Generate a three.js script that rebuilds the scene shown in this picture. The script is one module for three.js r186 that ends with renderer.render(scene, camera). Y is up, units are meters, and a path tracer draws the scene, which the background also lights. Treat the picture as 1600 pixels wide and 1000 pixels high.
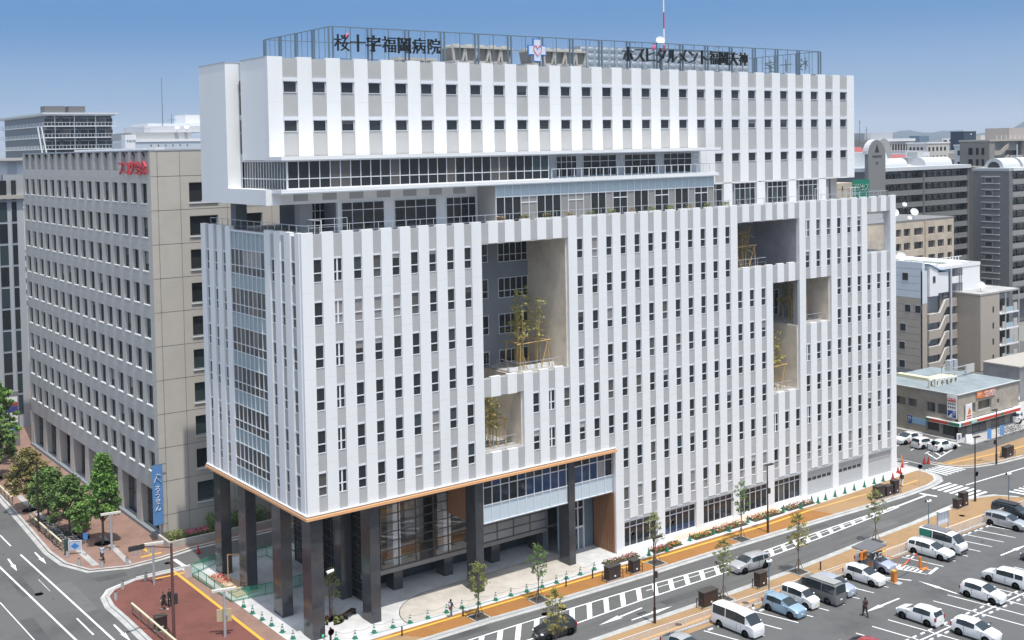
import * as THREE from 'three';
import { mergeGeometries, mergeVertices, toCreasedNormals } from 'three/addons/utils/BufferGeometryUtils.js';
import { MarchingCubes } from 'three/addons/objects/MarchingCubes.js';

// ---------------------------------------------------------------- renderer, camera, sky, sun
const renderer = new THREE.WebGLRenderer({ antialias: true });
renderer.toneMapping = THREE.LinearToneMapping;
renderer.toneMappingExposure = 1.0;
renderer.shadowMap.enabled = true;
const scene = new THREE.Scene();

const CAM = { x: -45.256, y: 42.817, z: 88.094, yaw: 0.6129, pitch: -0.04, roll: -0.0194, f: 1791.88, px: 717.9, py: 303.99 };
const camera = new THREE.PerspectiveCamera((2 * Math.atan(500 / CAM.f) * 180) / Math.PI, 1.6, 1, 20000);
{
  const f = new THREE.Vector3(Math.sin(CAM.yaw) * Math.cos(CAM.pitch), Math.sin(CAM.pitch), -Math.cos(CAM.yaw) * Math.cos(CAM.pitch));
  const r = new THREE.Vector3(Math.cos(CAM.yaw), 0, Math.sin(CAM.yaw)), u = new THREE.Vector3().crossVectors(r, f);
  const r2 = r.clone().multiplyScalar(Math.cos(CAM.roll)).addScaledVector(u, Math.sin(CAM.roll));
  const u2 = u.clone().multiplyScalar(Math.cos(CAM.roll)).addScaledVector(r, -Math.sin(CAM.roll));
  const m = new THREE.Matrix4().makeBasis(r2, u2, f.clone().negate());
  camera.quaternion.setFromRotationMatrix(m);
  camera.position.set(CAM.x, CAM.y, CAM.z);
  camera.setViewOffset(1600, 1000, 800 - CAM.px, 500 - CAM.py, 1600, 1000);
}
scene.add(camera);

const SUN = new THREE.Vector3(-0.05, 1, 0.32).normalize();
{
  const W = 512, H = 256, data = new Float32Array(W * H * 4);
  const lerp = THREE.MathUtils.lerp, sm = THREE.MathUtils.smoothstep;
  const stops = [[0, 0.33, 0.445, 0.61], [0.015, 0.3, 0.43, 0.62], [0.05, 0.2, 0.36, 0.61], [0.115, 0.055, 0.235, 0.545], [0.25, 0.12, 0.29, 0.58], [0.6, 0.24, 0.39, 0.64], [1.58, 0.32, 0.45, 0.68]];
  for (let j = 0; j < H; j++) {
    const el = ((j + 0.5) / H - 0.5) * Math.PI;
    for (let i = 0; i < W; i++) {
      const az = ((i + 0.5) / W - 0.5) * 2 * Math.PI;
      const d = [Math.cos(az) * Math.cos(el), Math.sin(el), Math.sin(az) * Math.cos(el)];
      const c = d[0] * SUN.x + d[1] * SUN.y + d[2] * SUN.z, ang = Math.acos(Math.min(1, Math.max(-1, c)));
      const e = Math.max(0, el);
      let k = 0; while (k < stops.length - 2 && e > stops[k + 1][0]) k++;
      const t = sm(e, stops[k][0], stops[k + 1][0]);
      const glow = 2.4 * Math.exp(-ang / 0.45) + 0.34 * Math.exp(-ang / 1.1) * sm(e, 0.1, 0.5);
      for (let q = 0; q < 3; q++) {
        let v = lerp(stops[k][q + 1], stops[k + 1][q + 1], t) + glow * [1, 0.97, 0.92][q];
        if (el < 0) v = [0.3, 0.31, 0.32][q];
        data[(j * W + i) * 4 + q] = v;
      }
      data[(j * W + i) * 4 + 3] = 1;
    }
  }
  const t = new THREE.DataTexture(data, W, H, THREE.RGBAFormat, THREE.FloatType);
  t.mapping = THREE.EquirectangularReflectionMapping; t.magFilter = THREE.LinearFilter; t.minFilter = THREE.LinearFilter;
  t.needsUpdate = true;
  scene.background = t; scene.environment = t;
}
const sun = new THREE.DirectionalLight(0xffffff, 4.3);
sun.color.setRGB(1, 0.955, 0.88);
sun.position.copy(SUN).multiplyScalar(300).add(new THREE.Vector3(40, 0, 0));
sun.target.position.set(40, 0, 0);
sun.castShadow = true;
Object.assign(sun.shadow.camera, { left: -220, right: 220, top: 220, bottom: -220, near: 1, far: 800 });
sun.shadow.mapSize.set(4096, 4096);
scene.add(sun, sun.target);
scene.fog = new THREE.FogExp2(0xdfe8f2, 0.00011);

// ---------------------------------------------------------------- helpers
let seed = 12345;
const rnd = () => { seed = (seed + 0x6d2b79f5) | 0; let t = Math.imul(seed ^ (seed >>> 15), 1 | seed); t = (t + Math.imul(t ^ (t >>> 7), 61 | t)) ^ t; return ((t ^ (t >>> 14)) >>> 0) / 4294967296; };
const rr = (a, b) => a + (b - a) * rnd();
const pick = (a) => a[Math.floor(rnd() * a.length)];
const V = (x, y, z) => new THREE.Vector3(x, y, z);

class MB {
  constructor() { this.p = []; this.n = []; this.u = []; }
  tri(a, b, c, n) {
    if (!n) { n = V().crossVectors(V().subVectors(b, a), V().subVectors(c, a)).normalize(); }
    const ax = Math.abs(n.x), ay = Math.abs(n.y), az = Math.abs(n.z);
    for (const q of [a, b, c]) {
      this.p.push(q.x, q.y, q.z); this.n.push(n.x, n.y, n.z);
      if (ay >= ax && ay >= az) this.u.push(q.x, q.z); else if (ax >= az) this.u.push(q.z, q.y); else this.u.push(q.x, q.y);
    }
    return this;
  }
  quad(a, b, c, d) { this.tri(a, b, c); this.tri(a, c, d); return this; }
  box(x0, x1, y0, y1, z0, z1) {
    if (x0 > x1) [x0, x1] = [x1, x0]; if (y0 > y1) [y0, y1] = [y1, y0]; if (z0 > z1) [z0, z1] = [z1, z0];
    const v = [V(x0, y0, z0), V(x1, y0, z0), V(x1, y1, z0), V(x0, y1, z0), V(x0, y0, z1), V(x1, y0, z1), V(x1, y1, z1), V(x0, y1, z1)];
    this.quad(v[4], v[5], v[6], v[7]); this.quad(v[1], v[0], v[3], v[2]); this.quad(v[0], v[4], v[7], v[3]);
    this.quad(v[5], v[1], v[2], v[6]); this.quad(v[7], v[6], v[2], v[3]); this.quad(v[0], v[1], v[5], v[4]);
    return this;
  }
  // square bar from a to b
  bar(a, b, w, h = w) {
    const d = V().subVectors(b, a).normalize(), up = Math.abs(d.y) > 0.95 ? V(1, 0, 0) : V(0, 1, 0);
    const s = V().crossVectors(d, up).normalize().multiplyScalar(w / 2), t = V().crossVectors(s, d).normalize().multiplyScalar(h / 2);
    const c = (o, i, j) => o.clone().addScaledVector(s, i).addScaledVector(t, j);
    const A = [c(a, -1, -1), c(a, 1, -1), c(a, 1, 1), c(a, -1, 1)], B = [c(b, -1, -1), c(b, 1, -1), c(b, 1, 1), c(b, -1, 1)];
    for (let i = 0; i < 4; i++) this.quad(A[i], A[(i + 1) % 4], B[(i + 1) % 4], B[i]);
    this.quad(A[3], A[2], A[1], A[0]); this.quad(B[0], B[1], B[2], B[3]);
    return this;
  }
  // tapered round bar
  cyl(a, b, r0, r1 = r0, n = 8, cap = true) {
    const d = V().subVectors(b, a).normalize(), up = Math.abs(d.y) > 0.95 ? V(1, 0, 0) : V(0, 1, 0);
    const s = V().crossVectors(d, up).normalize(), t = V().crossVectors(s, d).normalize();
    const at = (o, r, i) => { const w = (i / n) * Math.PI * 2; return o.clone().addScaledVector(s, Math.cos(w) * r).addScaledVector(t, Math.sin(w) * r); };
    for (let i = 0; i < n; i++) {
      const p = at(a, r0, i), q = at(a, r0, i + 1), e = at(b, r1, i + 1), f = at(b, r1, i);
      const np = V().subVectors(p, a).normalize(), nq = V().subVectors(q, a).normalize();
      const put = (v, nn) => { this.p.push(v.x, v.y, v.z); this.n.push(nn.x, nn.y, nn.z); this.u.push(i / n * 6.28 * r0, v.y); };
      put(p, np); put(e, nq); put(q, nq); put(p, np); put(f, np); put(e, nq);
      if (cap && r1 > 0) this.tri(b, f, e, d.clone().negate().negate());
      if (cap && r0 > 0) this.tri(a, q, p, d.clone().negate());
    }
    return this;
  }
  // polygon (list of [x, z], any order) as a flat sheet at height y
  sheet(pts, y) {
    const f = THREE.ShapeUtils.triangulateShape(pts.map((q) => new THREE.Vector2(q[0], q[1])), []);
    for (const t of f) {
      const [a, b, c] = t.map((i) => V(pts[i][0], y, pts[i][1]));
      const up = V().crossVectors(V().subVectors(b, a), V().subVectors(c, a)).y > 0;
      up ? this.tri(a, b, c) : this.tri(a, c, b);
    }
    return this;
  }
  // polygon slab with side walls
  slab(pts, y0, y1) {
    this.sheet(pts, y1);
    let area = 0; pts.forEach((q, i) => { const r = pts[(i + 1) % pts.length]; area += q[0] * r[1] - r[0] * q[1]; });
    for (let i = 0; i < pts.length; i++) {
      let a = pts[i], b = pts[(i + 1) % pts.length]; if (area < 0) [a, b] = [b, a];
      this.quad(V(b[0], y0, b[1]), V(a[0], y0, a[1]), V(a[0], y1, a[1]), V(b[0], y1, b[1]));
    }
    return this;
  }
  // ribbon along a polyline of [x, z], given width, flat at y1 (solid down to y0 when given)
  ribbon(pts, w, y1, y0) {
    const L = [], R = [];
    pts.forEach((q, i) => {
      const a = pts[Math.max(0, i - 1)], b = pts[Math.min(pts.length - 1, i + 1)];
      let dx = b[0] - a[0], dz = b[1] - a[1]; const l = Math.hypot(dx, dz); dx /= l; dz /= l;
      L.push([q[0] - dz * w / 2, q[1] + dx * w / 2]); R.push([q[0] + dz * w / 2, q[1] - dx * w / 2]);
    });
    const poly = [...L, ...R.reverse()];
    return y0 === undefined ? this.sheet(poly, y1) : this.slab(poly, y0, y1);
  }
  // prism: polygon in (u, v), extruded along w; axis 'z' -> (x, y, z), 'x' -> (z, y, x)
  prism(pts, w0, w1, axis = 'z') {
    const M = axis === 'z' ? (u, v, w) => V(u, v, w) : axis === 'x' ? (u, v, w) => V(w, v, u) : (u, v, w) => V(u, w, v);
    const f = THREE.ShapeUtils.triangulateShape(pts.map((q) => new THREE.Vector2(q[0], q[1])), []);
    for (const t of f) for (const [w, s] of [[w0, -1], [w1, 1]]) {
      const [a, b, c] = t.map((i) => M(pts[i][0], pts[i][1], w));
      const n = V().crossVectors(V().subVectors(b, a), V().subVectors(c, a)), dir = V().subVectors(M(0, 0, w1), M(0, 0, w0)).multiplyScalar(s);
      n.dot(dir) > 0 ? this.tri(a, b, c) : this.tri(a, c, b);
    }
    const cx = pts.reduce((s, q) => s + q[0], 0) / pts.length, cy = pts.reduce((s, q) => s + q[1], 0) / pts.length;
    let area = 0; pts.forEach((q, i) => { const r = pts[(i + 1) % pts.length]; area += q[0] * r[1] - r[0] * q[1]; });
    for (let i = 0; i < pts.length; i++) {
      const a = pts[i], b = pts[(i + 1) % pts.length];
      const A = M(a[0], a[1], w0), B = M(b[0], b[1], w0), C = M(b[0], b[1], w1), D = M(a[0], a[1], w1);
      const n = V().crossVectors(V().subVectors(B, A), V().subVectors(D, A));
      const out = M((b[1] - a[1]) * Math.sign(area), -(b[0] - a[0]) * Math.sign(area), 0).sub(M(0, 0, 0));
      n.dot(out) > 0 ? this.quad(A, B, C, D) : this.quad(D, C, B, A);
    }
    return this;
  }
  get geo() {
    const g = new THREE.BufferGeometry();
    g.setAttribute('position', new THREE.Float32BufferAttribute(this.p, 3));
    g.setAttribute('normal', new THREE.Float32BufferAttribute(this.n, 3));
    g.setAttribute('uv', new THREE.Float32BufferAttribute(this.u, 2));
    return g;
  }
}
const B = () => new MB();
const box = (...a) => new MB().box(...a);
const taken = new Map();
function numbered(n) { const k = taken.get(n) || 0; taken.set(n, k + 1); return k ? n + '_' + String(k).padStart(3, '0') : n; }
function tag(o, label, category, group) { o.userData.label = label; o.userData.category = category; if (group) o.userData.group = group; return o; }
function thing(name, label, category, [x, y, z] = [0, 0, 0], turn = 0, group) {
  const o = new THREE.Group(); o.name = numbered(name); o.position.set(x, y, z); o.rotation.y = turn; scene.add(o);
  return tag(o, label, category, group);
}
function part(parent, name, mb, mat, pos, turn) {
  const m = new THREE.Mesh(mb instanceof MB ? mb.geo : mb, mat); m.name = name; m.castShadow = m.receiveShadow = true;
  if (pos) m.position.set(...pos); if (turn) m.rotation.y = turn;
  parent.add(m); return m;
}
function struct(name, mb, mat) { const m = part(scene, numbered(name), mb, mat); m.userData.kind = 'structure'; return m; }
function dup(o, pos, turn, label) {
  const c = o.clone(); c.name = numbered(o.name.replace(/_\d{3}$/, '')); c.userData = { ...o.userData };
  if (pos) c.position.set(...pos); if (turn !== undefined) c.rotation.y = turn; if (label) c.userData.label = label;
  scene.add(c); return c;
}
// ---------------------------------------------------------------- textures and materials
function noiseTex(size, cells, oct, lo, hi, gain = 0.5, sx = 1, sy = 1) {
  const data = new Uint8Array(size * size * 4), grids = [];
  for (let o = 0; o < oct; o++) { const nx = Math.max(1, Math.round(cells * sx * 2 ** o)), ny = Math.max(1, Math.round(cells * sy * 2 ** o)); grids.push([nx, ny, Float32Array.from({ length: nx * ny }, rnd)]); }
  for (let y = 0; y < size; y++) for (let x = 0; x < size; x++) {
    let s = 0, a = 1, t = 0;
    for (const [nx, ny, g] of grids) {
      const u = (x / size) * nx, v = (y / size) * ny, i = Math.floor(u), j = Math.floor(v); let fu = u - i, fv = v - j;
      fu = fu * fu * (3 - 2 * fu); fv = fv * fv * (3 - 2 * fv);
      const at = (p, q) => g[(q % ny) * nx + (p % nx)];
      s += a * ((at(i, j) * (1 - fu) + at(i + 1, j) * fu) * (1 - fv) + (at(i, j + 1) * (1 - fu) + at(i + 1, j + 1) * fu) * fv); t += a; a *= gain;
    }
    const c = Math.round(255 * Math.min(1, lo + (hi - lo) * (s / t))), k = (y * size + x) * 4;
    data[k] = data[k + 1] = data[k + 2] = c; data[k + 3] = 255;
  }
  const tx = new THREE.DataTexture(data, size, size); tx.magFilter = THREE.LinearFilter; tx.minFilter = THREE.LinearMipmapLinearFilter;
  tx.wrapS = tx.wrapT = THREE.RepeatWrapping; tx.needsUpdate = true; return tx;
}
const T = {
  fine: noiseTex(512, 64, 3, 0.72, 1.12), blotch: noiseTex(512, 6, 6, 0.62, 1.2, 0.6), soft: noiseTex(256, 4, 4, 0.86, 1.06, 0.55),
  wall: noiseTex(1024, 3, 7, 0.91, 1.05, 0.62, 2.4, 0.7), streak: noiseTex(512, 8, 4, 0.8, 1.1, 0.6, 5, 0.6), asphalt: noiseTex(1024, 4, 8, 0.5, 1.42, 0.74),
};
const at = (t, metres, my = metres) => { const c = t.clone(); c.repeat.set(1 / metres, 1 / my); c.needsUpdate = true; return c; };
function mat(r, g, b, o = {}) {
  const { phys, ...rest } = o;
  const m = phys ? new THREE.MeshPhysicalMaterial({ roughness: 0.7, ...rest }) : new THREE.MeshStandardMaterial({ roughness: 0.75, ...rest });
  m.color.setRGB(r, g, b); return m;
}
const M = {
  white: mat(0.79, 0.79, 0.785, { roughness: 0.55, map: at(T.wall, 21, 27) }),
  grey: mat(0.43, 0.43, 0.425, { roughness: 0.8, map: at(T.soft, 11) }),
  core: mat(0.3, 0.31, 0.32, { roughness: 0.9 }),
  frame: mat(0.72, 0.74, 0.77, { roughness: 0.45, metalness: 0.1 }),
  alu: mat(0.5, 0.53, 0.56, { roughness: 0.4, metalness: 0.4 }),
  steel: mat(0.16, 0.22, 0.27, { roughness: 0.5, metalness: 0.3 }),
  dark: mat(0.03, 0.03, 0.032, { roughness: 0.6 }),
  black: mat(0.012, 0.012, 0.014, { roughness: 0.55 }),
  pane: mat(0.022, 0.026, 0.03, { roughness: 0.06, phys: true, ior: 1.5 }),
  pane2: mat(0.035, 0.038, 0.04, { roughness: 0.08, phys: true }),
  paneTeal: mat(0.04, 0.06, 0.065, { roughness: 0.08, phys: true }),
  paneBlue: mat(0.03, 0.055, 0.115, { roughness: 0.08, phys: true }),
  curtain: mat(0.28, 0.27, 0.26, { roughness: 0.25, phys: true, map: at(T.streak, 0.8, 9) }),
  blind: mat(0.1, 0.095, 0.09, { roughness: 0.15, phys: true, map: at(T.streak, 0.8, 9) }),
  spandrel: mat(0.42, 0.51, 0.56, { roughness: 0.12, phys: true }),
  spandrelGrey: mat(0.26, 0.34, 0.37, { roughness: 0.12, phys: true }), blindPale: mat(0.42, 0.42, 0.4, { roughness: 0.3, phys: true }),
  spandrelPale: mat(0.52, 0.6, 0.65, { roughness: 0.15, phys: true }),
  glass: new THREE.MeshPhysicalMaterial({ color: 0xffffff, roughness: 0.02, transmission: 1, thickness: 0, ior: 1.5 }),
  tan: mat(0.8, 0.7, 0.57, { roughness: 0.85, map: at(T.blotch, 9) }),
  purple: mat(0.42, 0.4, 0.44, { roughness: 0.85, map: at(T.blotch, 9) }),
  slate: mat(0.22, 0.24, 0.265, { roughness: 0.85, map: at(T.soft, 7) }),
  orangeTrim: mat(0.74, 0.4, 0.19, { roughness: 0.45 }),
  wood: mat(0.3, 0.15, 0.075, { roughness: 0.6, map: at(T.streak, 1.5, 8) }),
  stone: mat(0.058, 0.06, 0.067, { roughness: 0.13, phys: true, map: at(T.blotch, 5) }),
  bronze: mat(0.14, 0.12, 0.1, { roughness: 0.45, metalness: 0.4 }),
  beam: mat(0.25, 0.235, 0.215, { roughness: 0.6 }),
  concrete: mat(0.42, 0.41, 0.4, { roughness: 0.9, map: at(T.blotch, 6) }),
  paveWhite: mat(0.56, 0.56, 0.56, { roughness: 0.85, map: at(T.blotch, 8) }),
  paveBeige: mat(0.5, 0.46, 0.41, { roughness: 0.85, map: at(T.blotch, 9) }),
  asphalt: mat(0.104, 0.103, 0.101, { roughness: 0.92, map: at(T.asphalt, 17) }),
  asphaltLot: mat(0.1, 0.1, 0.1, { roughness: 0.92, map: at(T.asphalt, 13) }),
  kerb: mat(0.43, 0.43, 0.42, { roughness: 0.9, map: at(T.blotch, 3) }),
  orange: mat(0.3, 0.135, 0.035, { roughness: 0.9, map: at(T.asphalt, 11) }),
  ochre: mat(0.315, 0.2, 0.1, { roughness: 0.9, map: at(T.asphalt, 11) }),
  yellow: mat(0.72, 0.4, 0.05, { roughness: 0.8, map: at(T.fine, 2) }),
  red: mat(0.17, 0.062, 0.048, { roughness: 0.9, map: at(T.blotch, 7) }),
  redPave: mat(0.27, 0.165, 0.13, { roughness: 0.9, map: at(T.blotch, 6) }),
  paint: mat(0.72, 0.73, 0.73, { roughness: 0.7, map: at(T.asphalt, 2.5) }),
  ground: mat(0.2, 0.2, 0.19, { roughness: 1, map: at(T.blotch, 60) }),
  bark: mat(0.13, 0.105, 0.08, { roughness: 0.95 }),
  orangePaint: mat(0.65, 0.2, 0.02, { roughness: 0.5 }),
  whitePaint: mat(0.78, 0.78, 0.78, { roughness: 0.5 }),
  redPaint: mat(0.5, 0.04, 0.03, { roughness: 0.5 }),
  greenPaint: mat(0.03, 0.22, 0.14, { roughness: 0.5 }),
  brownPaint: mat(0.05, 0.03, 0.025, { roughness: 0.5, metalness: 0.2 }),
};

const ord = (i) => ['first', 'second', 'third', 'fourth', 'fifth', 'sixth', 'seventh', 'eighth', 'ninth', 'tenth', 'eleventh', 'twelfth', 'thirteenth', 'fourteenth', 'fifteenth', 'sixteenth', 'seventeenth', 'eighteenth', 'nineteenth', 'twentieth'][i] || (i + 1 < 30 ? 'twenty-' : 'thirty-') + ord((i + 1) % 10 - 1);
// ---------------------------------------------------------------- ground, roads, pavements
const kerbN = [[-11, 5.2], [8, 5.2], [15, 5.25], [22, 5.6], [34, 5.85], [44, 5.85], [53, 5.95], [63, 6.15], [70, 6.4], [77, 6.5], [83, 6.2], [85.7, 5.6], [87.2, 4.4], [87.85, 2.8], [88.2, 0.5], [88.4, -6]];
const kerbS = [[-30, 15], [10, 14.6], [20, 14.35], [37, 14.45], [45, 14.35], [52, 14.05], [60, 13.6], [69, 13.3], [77, 12.6], [82, 12.2], [85.2, 13.3], [86.7, 15.4], [87, 60]];
const kerbW = [[-11, 5.2], [-11.1, -9.7], [-11.08, -15.8], [-11.2, -19.4], [-10.8, -22], [-9.7, -23.55], [-7, -24.65], [-1, -24.5], [92, -24.5]];
const kerbO = [[-10.6, -130], [-10.83, -63.3], [-11.26, -49.5], [-11.7, -38.5], [-11.35, -33.8], [-9.86, -30.1], [-6.3, -28.7], [-2.75, -28.95], [1.25, -29.9], [60, -30]];
const kerbE = [[104.5, 6.3], [98.9, 5.85], [95, 4.9], [93.1, 3.9], [92.3, 2.4], [92, 0.2]];
struct('ground', B().sheet([[-9000, -9000], [9000, -9000], [9000, 600], [-9000, 600]], -0.2), M.ground);
struct('road', B().sheet([[-60, -160], [190, -160], [190, 60], [-60, 60]], -0.1), M.asphalt);
const plotA = [...kerbN, [88.4, -24.5], ...kerbW.slice(1, -1).reverse()];
struct('pavement', B().slab(plotA, -0.12, 0), M.paveWhite);
struct('pavement', B().slab([...kerbO, [60, -130]], -0.12, 0), M.redPave);
struct('pavement', B().slab([...kerbS.slice(0, -1), [87, 18.6], [-30, 18.2]], -0.12, 0), M.ochre);
struct('pavement', B().slab([...kerbE, [93.2, 1.4], [104.6, 1.6], [113, 1.2], [123, 0.6], [190, 0], [190, 14]], -0.12, 0), M.ochre);
struct('forecourt', B().slab([[104.8, -18.4], [150, -18.4], [150, -1.5], [104.4, -1.2]], -0.12, -0.01), M.concrete);
struct('parking_lot_ground', B().slab([[-30, 18.2], [87, 18.6], [87, 60], [-30, 60]], -0.12, -0.02), M.asphaltLot);
const off = (pts, d) => pts.map((q, i) => { const a = pts[Math.max(0, i - 1)], b = pts[Math.min(pts.length - 1, i + 1)]; const l = Math.hypot(b[0] - a[0], b[1] - a[1]); return [q[0] - (b[1] - a[1]) / l * d, q[1] + (b[0] - a[0]) / l * d]; });
for (const [k, s] of [[kerbN, -1], [kerbS.slice(0, -1), 1], [kerbW, 1], [kerbO, -1], [kerbE, 1]]) {
  struct('kerb', B().ribbon(off(k, s * 0.16), 0.3, 0.012, -0.11), M.kerb);
  struct('gutter', B().ribbon(off(k, -s * 0.28), 0.5, -0.094), M.kerb);
}
// pavement surfaces, each a few millimetres above the one below
struct('red_plaza', B().sheet([[-10.7, 4.8], [-10.75, -15.8], [-10.85, -19.3], [-10.5, -21.8], [-9.5, -23.2], [-7, -24.3], [-2.2, -24.15], [-1.55, -21.5], [-1.4, -13], [-1.2, 4.8]], 0.004), M.red);
struct('brick_strip', B().sheet([[-2.9, -24.1], [-2.2, -24.15], [-1.55, -21.5], [-1.4, -13], [-1.2, 4.8], [-2.8, 4.8]], 0.008), M.redPave);
struct('tactile_strip', B().ribbon([[-3.02, -24.2], [-3.0, -3.4], [-2.95, 3.3]], 0.32, 0.012), M.yellow);
struct('tactile_strip', B().ribbon([[-5.6, -23.45], [-3.2, -23.3], [-2.2, -23.2]], 0.3, 0.016), M.yellow);
struct('orange_pavement', B().sheet([[6.5, 2.35], [20, 2.5], [36, 2.75], [55, 2.9], [63.2, 2.4], [64.4, 5.85], [54.2, 5.6], [44, 5.5], [34, 5.5], [22, 5.25], [15, 4.9], [8.6, 4.85]], 0.004), M.orange);
struct('ochre_pavement', B().sheet([[63.2, 2.4], [72, 2.25], [84, 1.6], [87.4, 1.5], [87.3, 2.8], [86.7, 4.1], [85.3, 5.2], [82.9, 5.8], [77, 6.12], [70, 6.05], [64.4, 5.85]], 0.004), M.ochre);
struct('ochre_pavement', B().sheet([[-1.2, 2.4], [6.5, 2.35], [8.6, 4.85], [-1.2, 4.85]], 0.004), M.ochre);
struct('tactile_strip', B().ribbon([[0, 2.85], [7, 2.86], [20, 3.02], [36, 3.4], [55, 3.62], [63.2, 3.3]], 0.3, 0.01), M.yellow);
struct('tactile_strip', B().ribbon([[63.2, 3.3], [72, 3.5], [80, 4.2], [83.5, 4.1]], 0.26, 0.01), mat(0.55, 0.33, 0.1, { roughness: 0.9 }));
struct('apron_edge', B().ribbon([[5, 1.5], [12, 1.75], [20, 2.0], [31, 2.15]], 0.14, 0.006), mat(0.2, 0.27, 0.26, { roughness: 0.8 }));
{
  const arc = []; for (let i = 0; i <= 12; i++) { const a = (i / 12) * Math.PI / 2; arc.push([9 + 6 * (1 - Math.cos(a)), 1.4 - 5.2 * Math.sin(a)]); }
  struct('entrance_paving', B().sheet([...arc, [31, -4.0], [31, 1.6], [20, 1.6]], 0.004), M.paveBeige);
  struct('drain_line', B().ribbon([...arc, [31, -4.0]], 0.07, 0.009), M.dark);
}
struct('salmon_paving', B().sheet([[44, 0.02], [60.9, 0.02], [60.9, 1.2], [44, 1.2]], 0.004), mat(0.62, 0.45, 0.37, { roughness: 0.9 }));
struct('tactile_strip', B().ribbon([[-30, 17.1], [21, 16.9], [37, 16.9], [60, 16.6], [78, 16.4], [83, 16.6]], 0.26, 0.006), mat(0.62, 0.34, 0.09, { roughness: 0.9 }));
struct('tactile_strip', B().ribbon([[93.2, 2.2], [104, 3.6], [120, 3.9]], 0.26, 0.006), mat(0.62, 0.34, 0.09, { roughness: 0.9 }));
struct('grey_band', B().ribbon([[-8.9, -62], [-8.9, -31]], 0.7, 0.004), M.concrete);
struct('grey_band', B().ribbon([[-5.4, -40], [-5.9, -29.4]], 0.6, 0.004), M.concrete);
struct('tactile_strip', B().ribbon([[-4.3, -30.4], [-2.0, -30.5]], 0.35, 0.006), M.yellow);
struct('tactile_strip', B().ribbon([[-3.1, -34.6], [-3.1, -30.6]], 0.3, 0.01), M.yellow);
struct('brick_strip', B().ribbon([[-1.6, -24.35], [40, -24.35]], 0.3, 0.004), M.concrete);
// road markings
const mk = (name, mb) => struct(name, mb, M.paint);
const line = (pts, w = 0.16, y = -0.093) => mk('road_marking', B().ribbon(pts, w, y));
line([[-14.5, -64], [-14.5, -58]]); line([[-14.5, -47.8], [-14.45, -43.2]]); line([[-14.3, -39.7], [-13.4, -11.5], [-13.2, -2]], 0.2);
line([[-17.6, -60], [-17.04, -37.1], [-16.1, -13.6], [-15.7, -4]], 0.2); line([[-19.4, -27.1], [-19.08, -15.9], [-18.9, -8]], 0.1);
line([[-14.6, -18.6], [-14.5, -14]], 0.16); line([[-14.75, -31], [-14.7, -27]], 0.05); line([[-11.85, -9.7], [-11.8, 2]], 0.15);
line([[-10.3, -21.4], [-9.4, -23], [-7.2, -24.0]].map((q) => [q[0] - 0.75, q[1] - 0.75]), 0.16); line([[-6.6, -25.35], [-0.5, -25.3]], 0.16);
line([[-1.6, -27.9], [-1.5, -25.3]], 0.45);
function arrow(x, z, len, turn, w = 0.5, y = -0.09) {
  const c = Math.cos(turn), s = Math.sin(turn), L = len / 2, P = [[-0.09, L], [0.09, L], [0.12, -L * 0.12], [w, 0], [w * 0.9, -L * 0.1], [0, -L], [-w * 0.9, -L * 0.1], [-w, 0], [-0.12, -L * 0.12]];
  mk('lane_arrow', B().sheet(P.map(([a, b]) => [x + a * c + b * s, z - a * s + b * c]), y));
}
arrow(-15.8, -37, 4.4, Math.PI - 0.04, 0.27); arrow(-12.87, -37.2, 4.4, Math.PI, 0.27); arrow(-12.3, -12.8, 4.6, Math.PI, 0.27);
// centre hatching of the street
{
  const zt = [[-12, 7.2], [19, 7.62], [31.5, 8.0], [45, 8.85], [58, 8.45], [72.5, 8.3]], zb = [[-12, 10.9], [18.6, 10.65], [29.3, 10.35], [43.5, 10.4], [57.4, 9.75], [72.5, 8.75]];
  const zi = (t, x) => { for (let i = 0; i < t.length - 1; i++) if (x <= t[i + 1][0]) return t[i][1] + (t[i + 1][1] - t[i][1]) * (x - t[i][0]) / (t[i + 1][0] - t[i][0]); return t[t.length - 1][1]; };
  line(zt, 0.18); line(zb, 0.18); line(zt.filter((q) => q[0] > 30).map(([x, z]) => [x, (z * 0.6 + zi(zb, x) * 0.4)]), 0.1, -0.0925);
  line([[72.5, 8.5], [79.3, 8.1]], 0.3); line([[79.1, 7.2], [79.6, 9.2]], 0.45, -0.0925);
  line([[86.5, 8.75], [99, 9.2], [130, 9.9], [185, 10.5]], 0.2);
  for (let x = -8; x < 72; x += 2.05) { const a = zi(zt, x) + 0.1, b = zi(zb, x) - 0.1, w = 0.62, k = (b - a) * 0.85; if (b - a > 0.2) mk('road_marking', B().sheet([[x, a], [x + w, a], [x + w - k, b], [x - k, b]], -0.089)); }
  line(off(kerbN.slice(0, 10), -0.42), 0.16, -0.0885); line(off(kerbS.slice(0, 10), 0.45), 0.16, -0.0885);
}
arrow(25.4, 11.9, 5.8, Math.PI / 2 + 0.08, 0.34); arrow(28.2, 13.1, 5.2, -Math.PI / 2, 0.3);
for (let i = 0; i < 7; i++) { const z = 7.15 + i * 0.78; line([[81.9, z], [85.85, z - 0.05]], 0.42); }
for (let i = 0; i < 6; i++) line([[88.75 + i * 0.72, 1.8], [88.6 + i * 0.8, 5.0]], 0.36);
for (let i = 0; i < 4; i++) line([[88.1 + i * 1.1, 13.4], [88.6 + i * 1.1, 16.4]], 0.5);
for (let i = 0; i < 9; i++) line([[89.2 + (i % 2) * 0.1, -14 + i * 1.5], [90.0, -13.6 + i * 1.5]], 0.35);
line([[90.6, -26], [90.6, 0]], 0.15); line([[88.95, -26], [88.95, -1]], 0.12);
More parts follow.
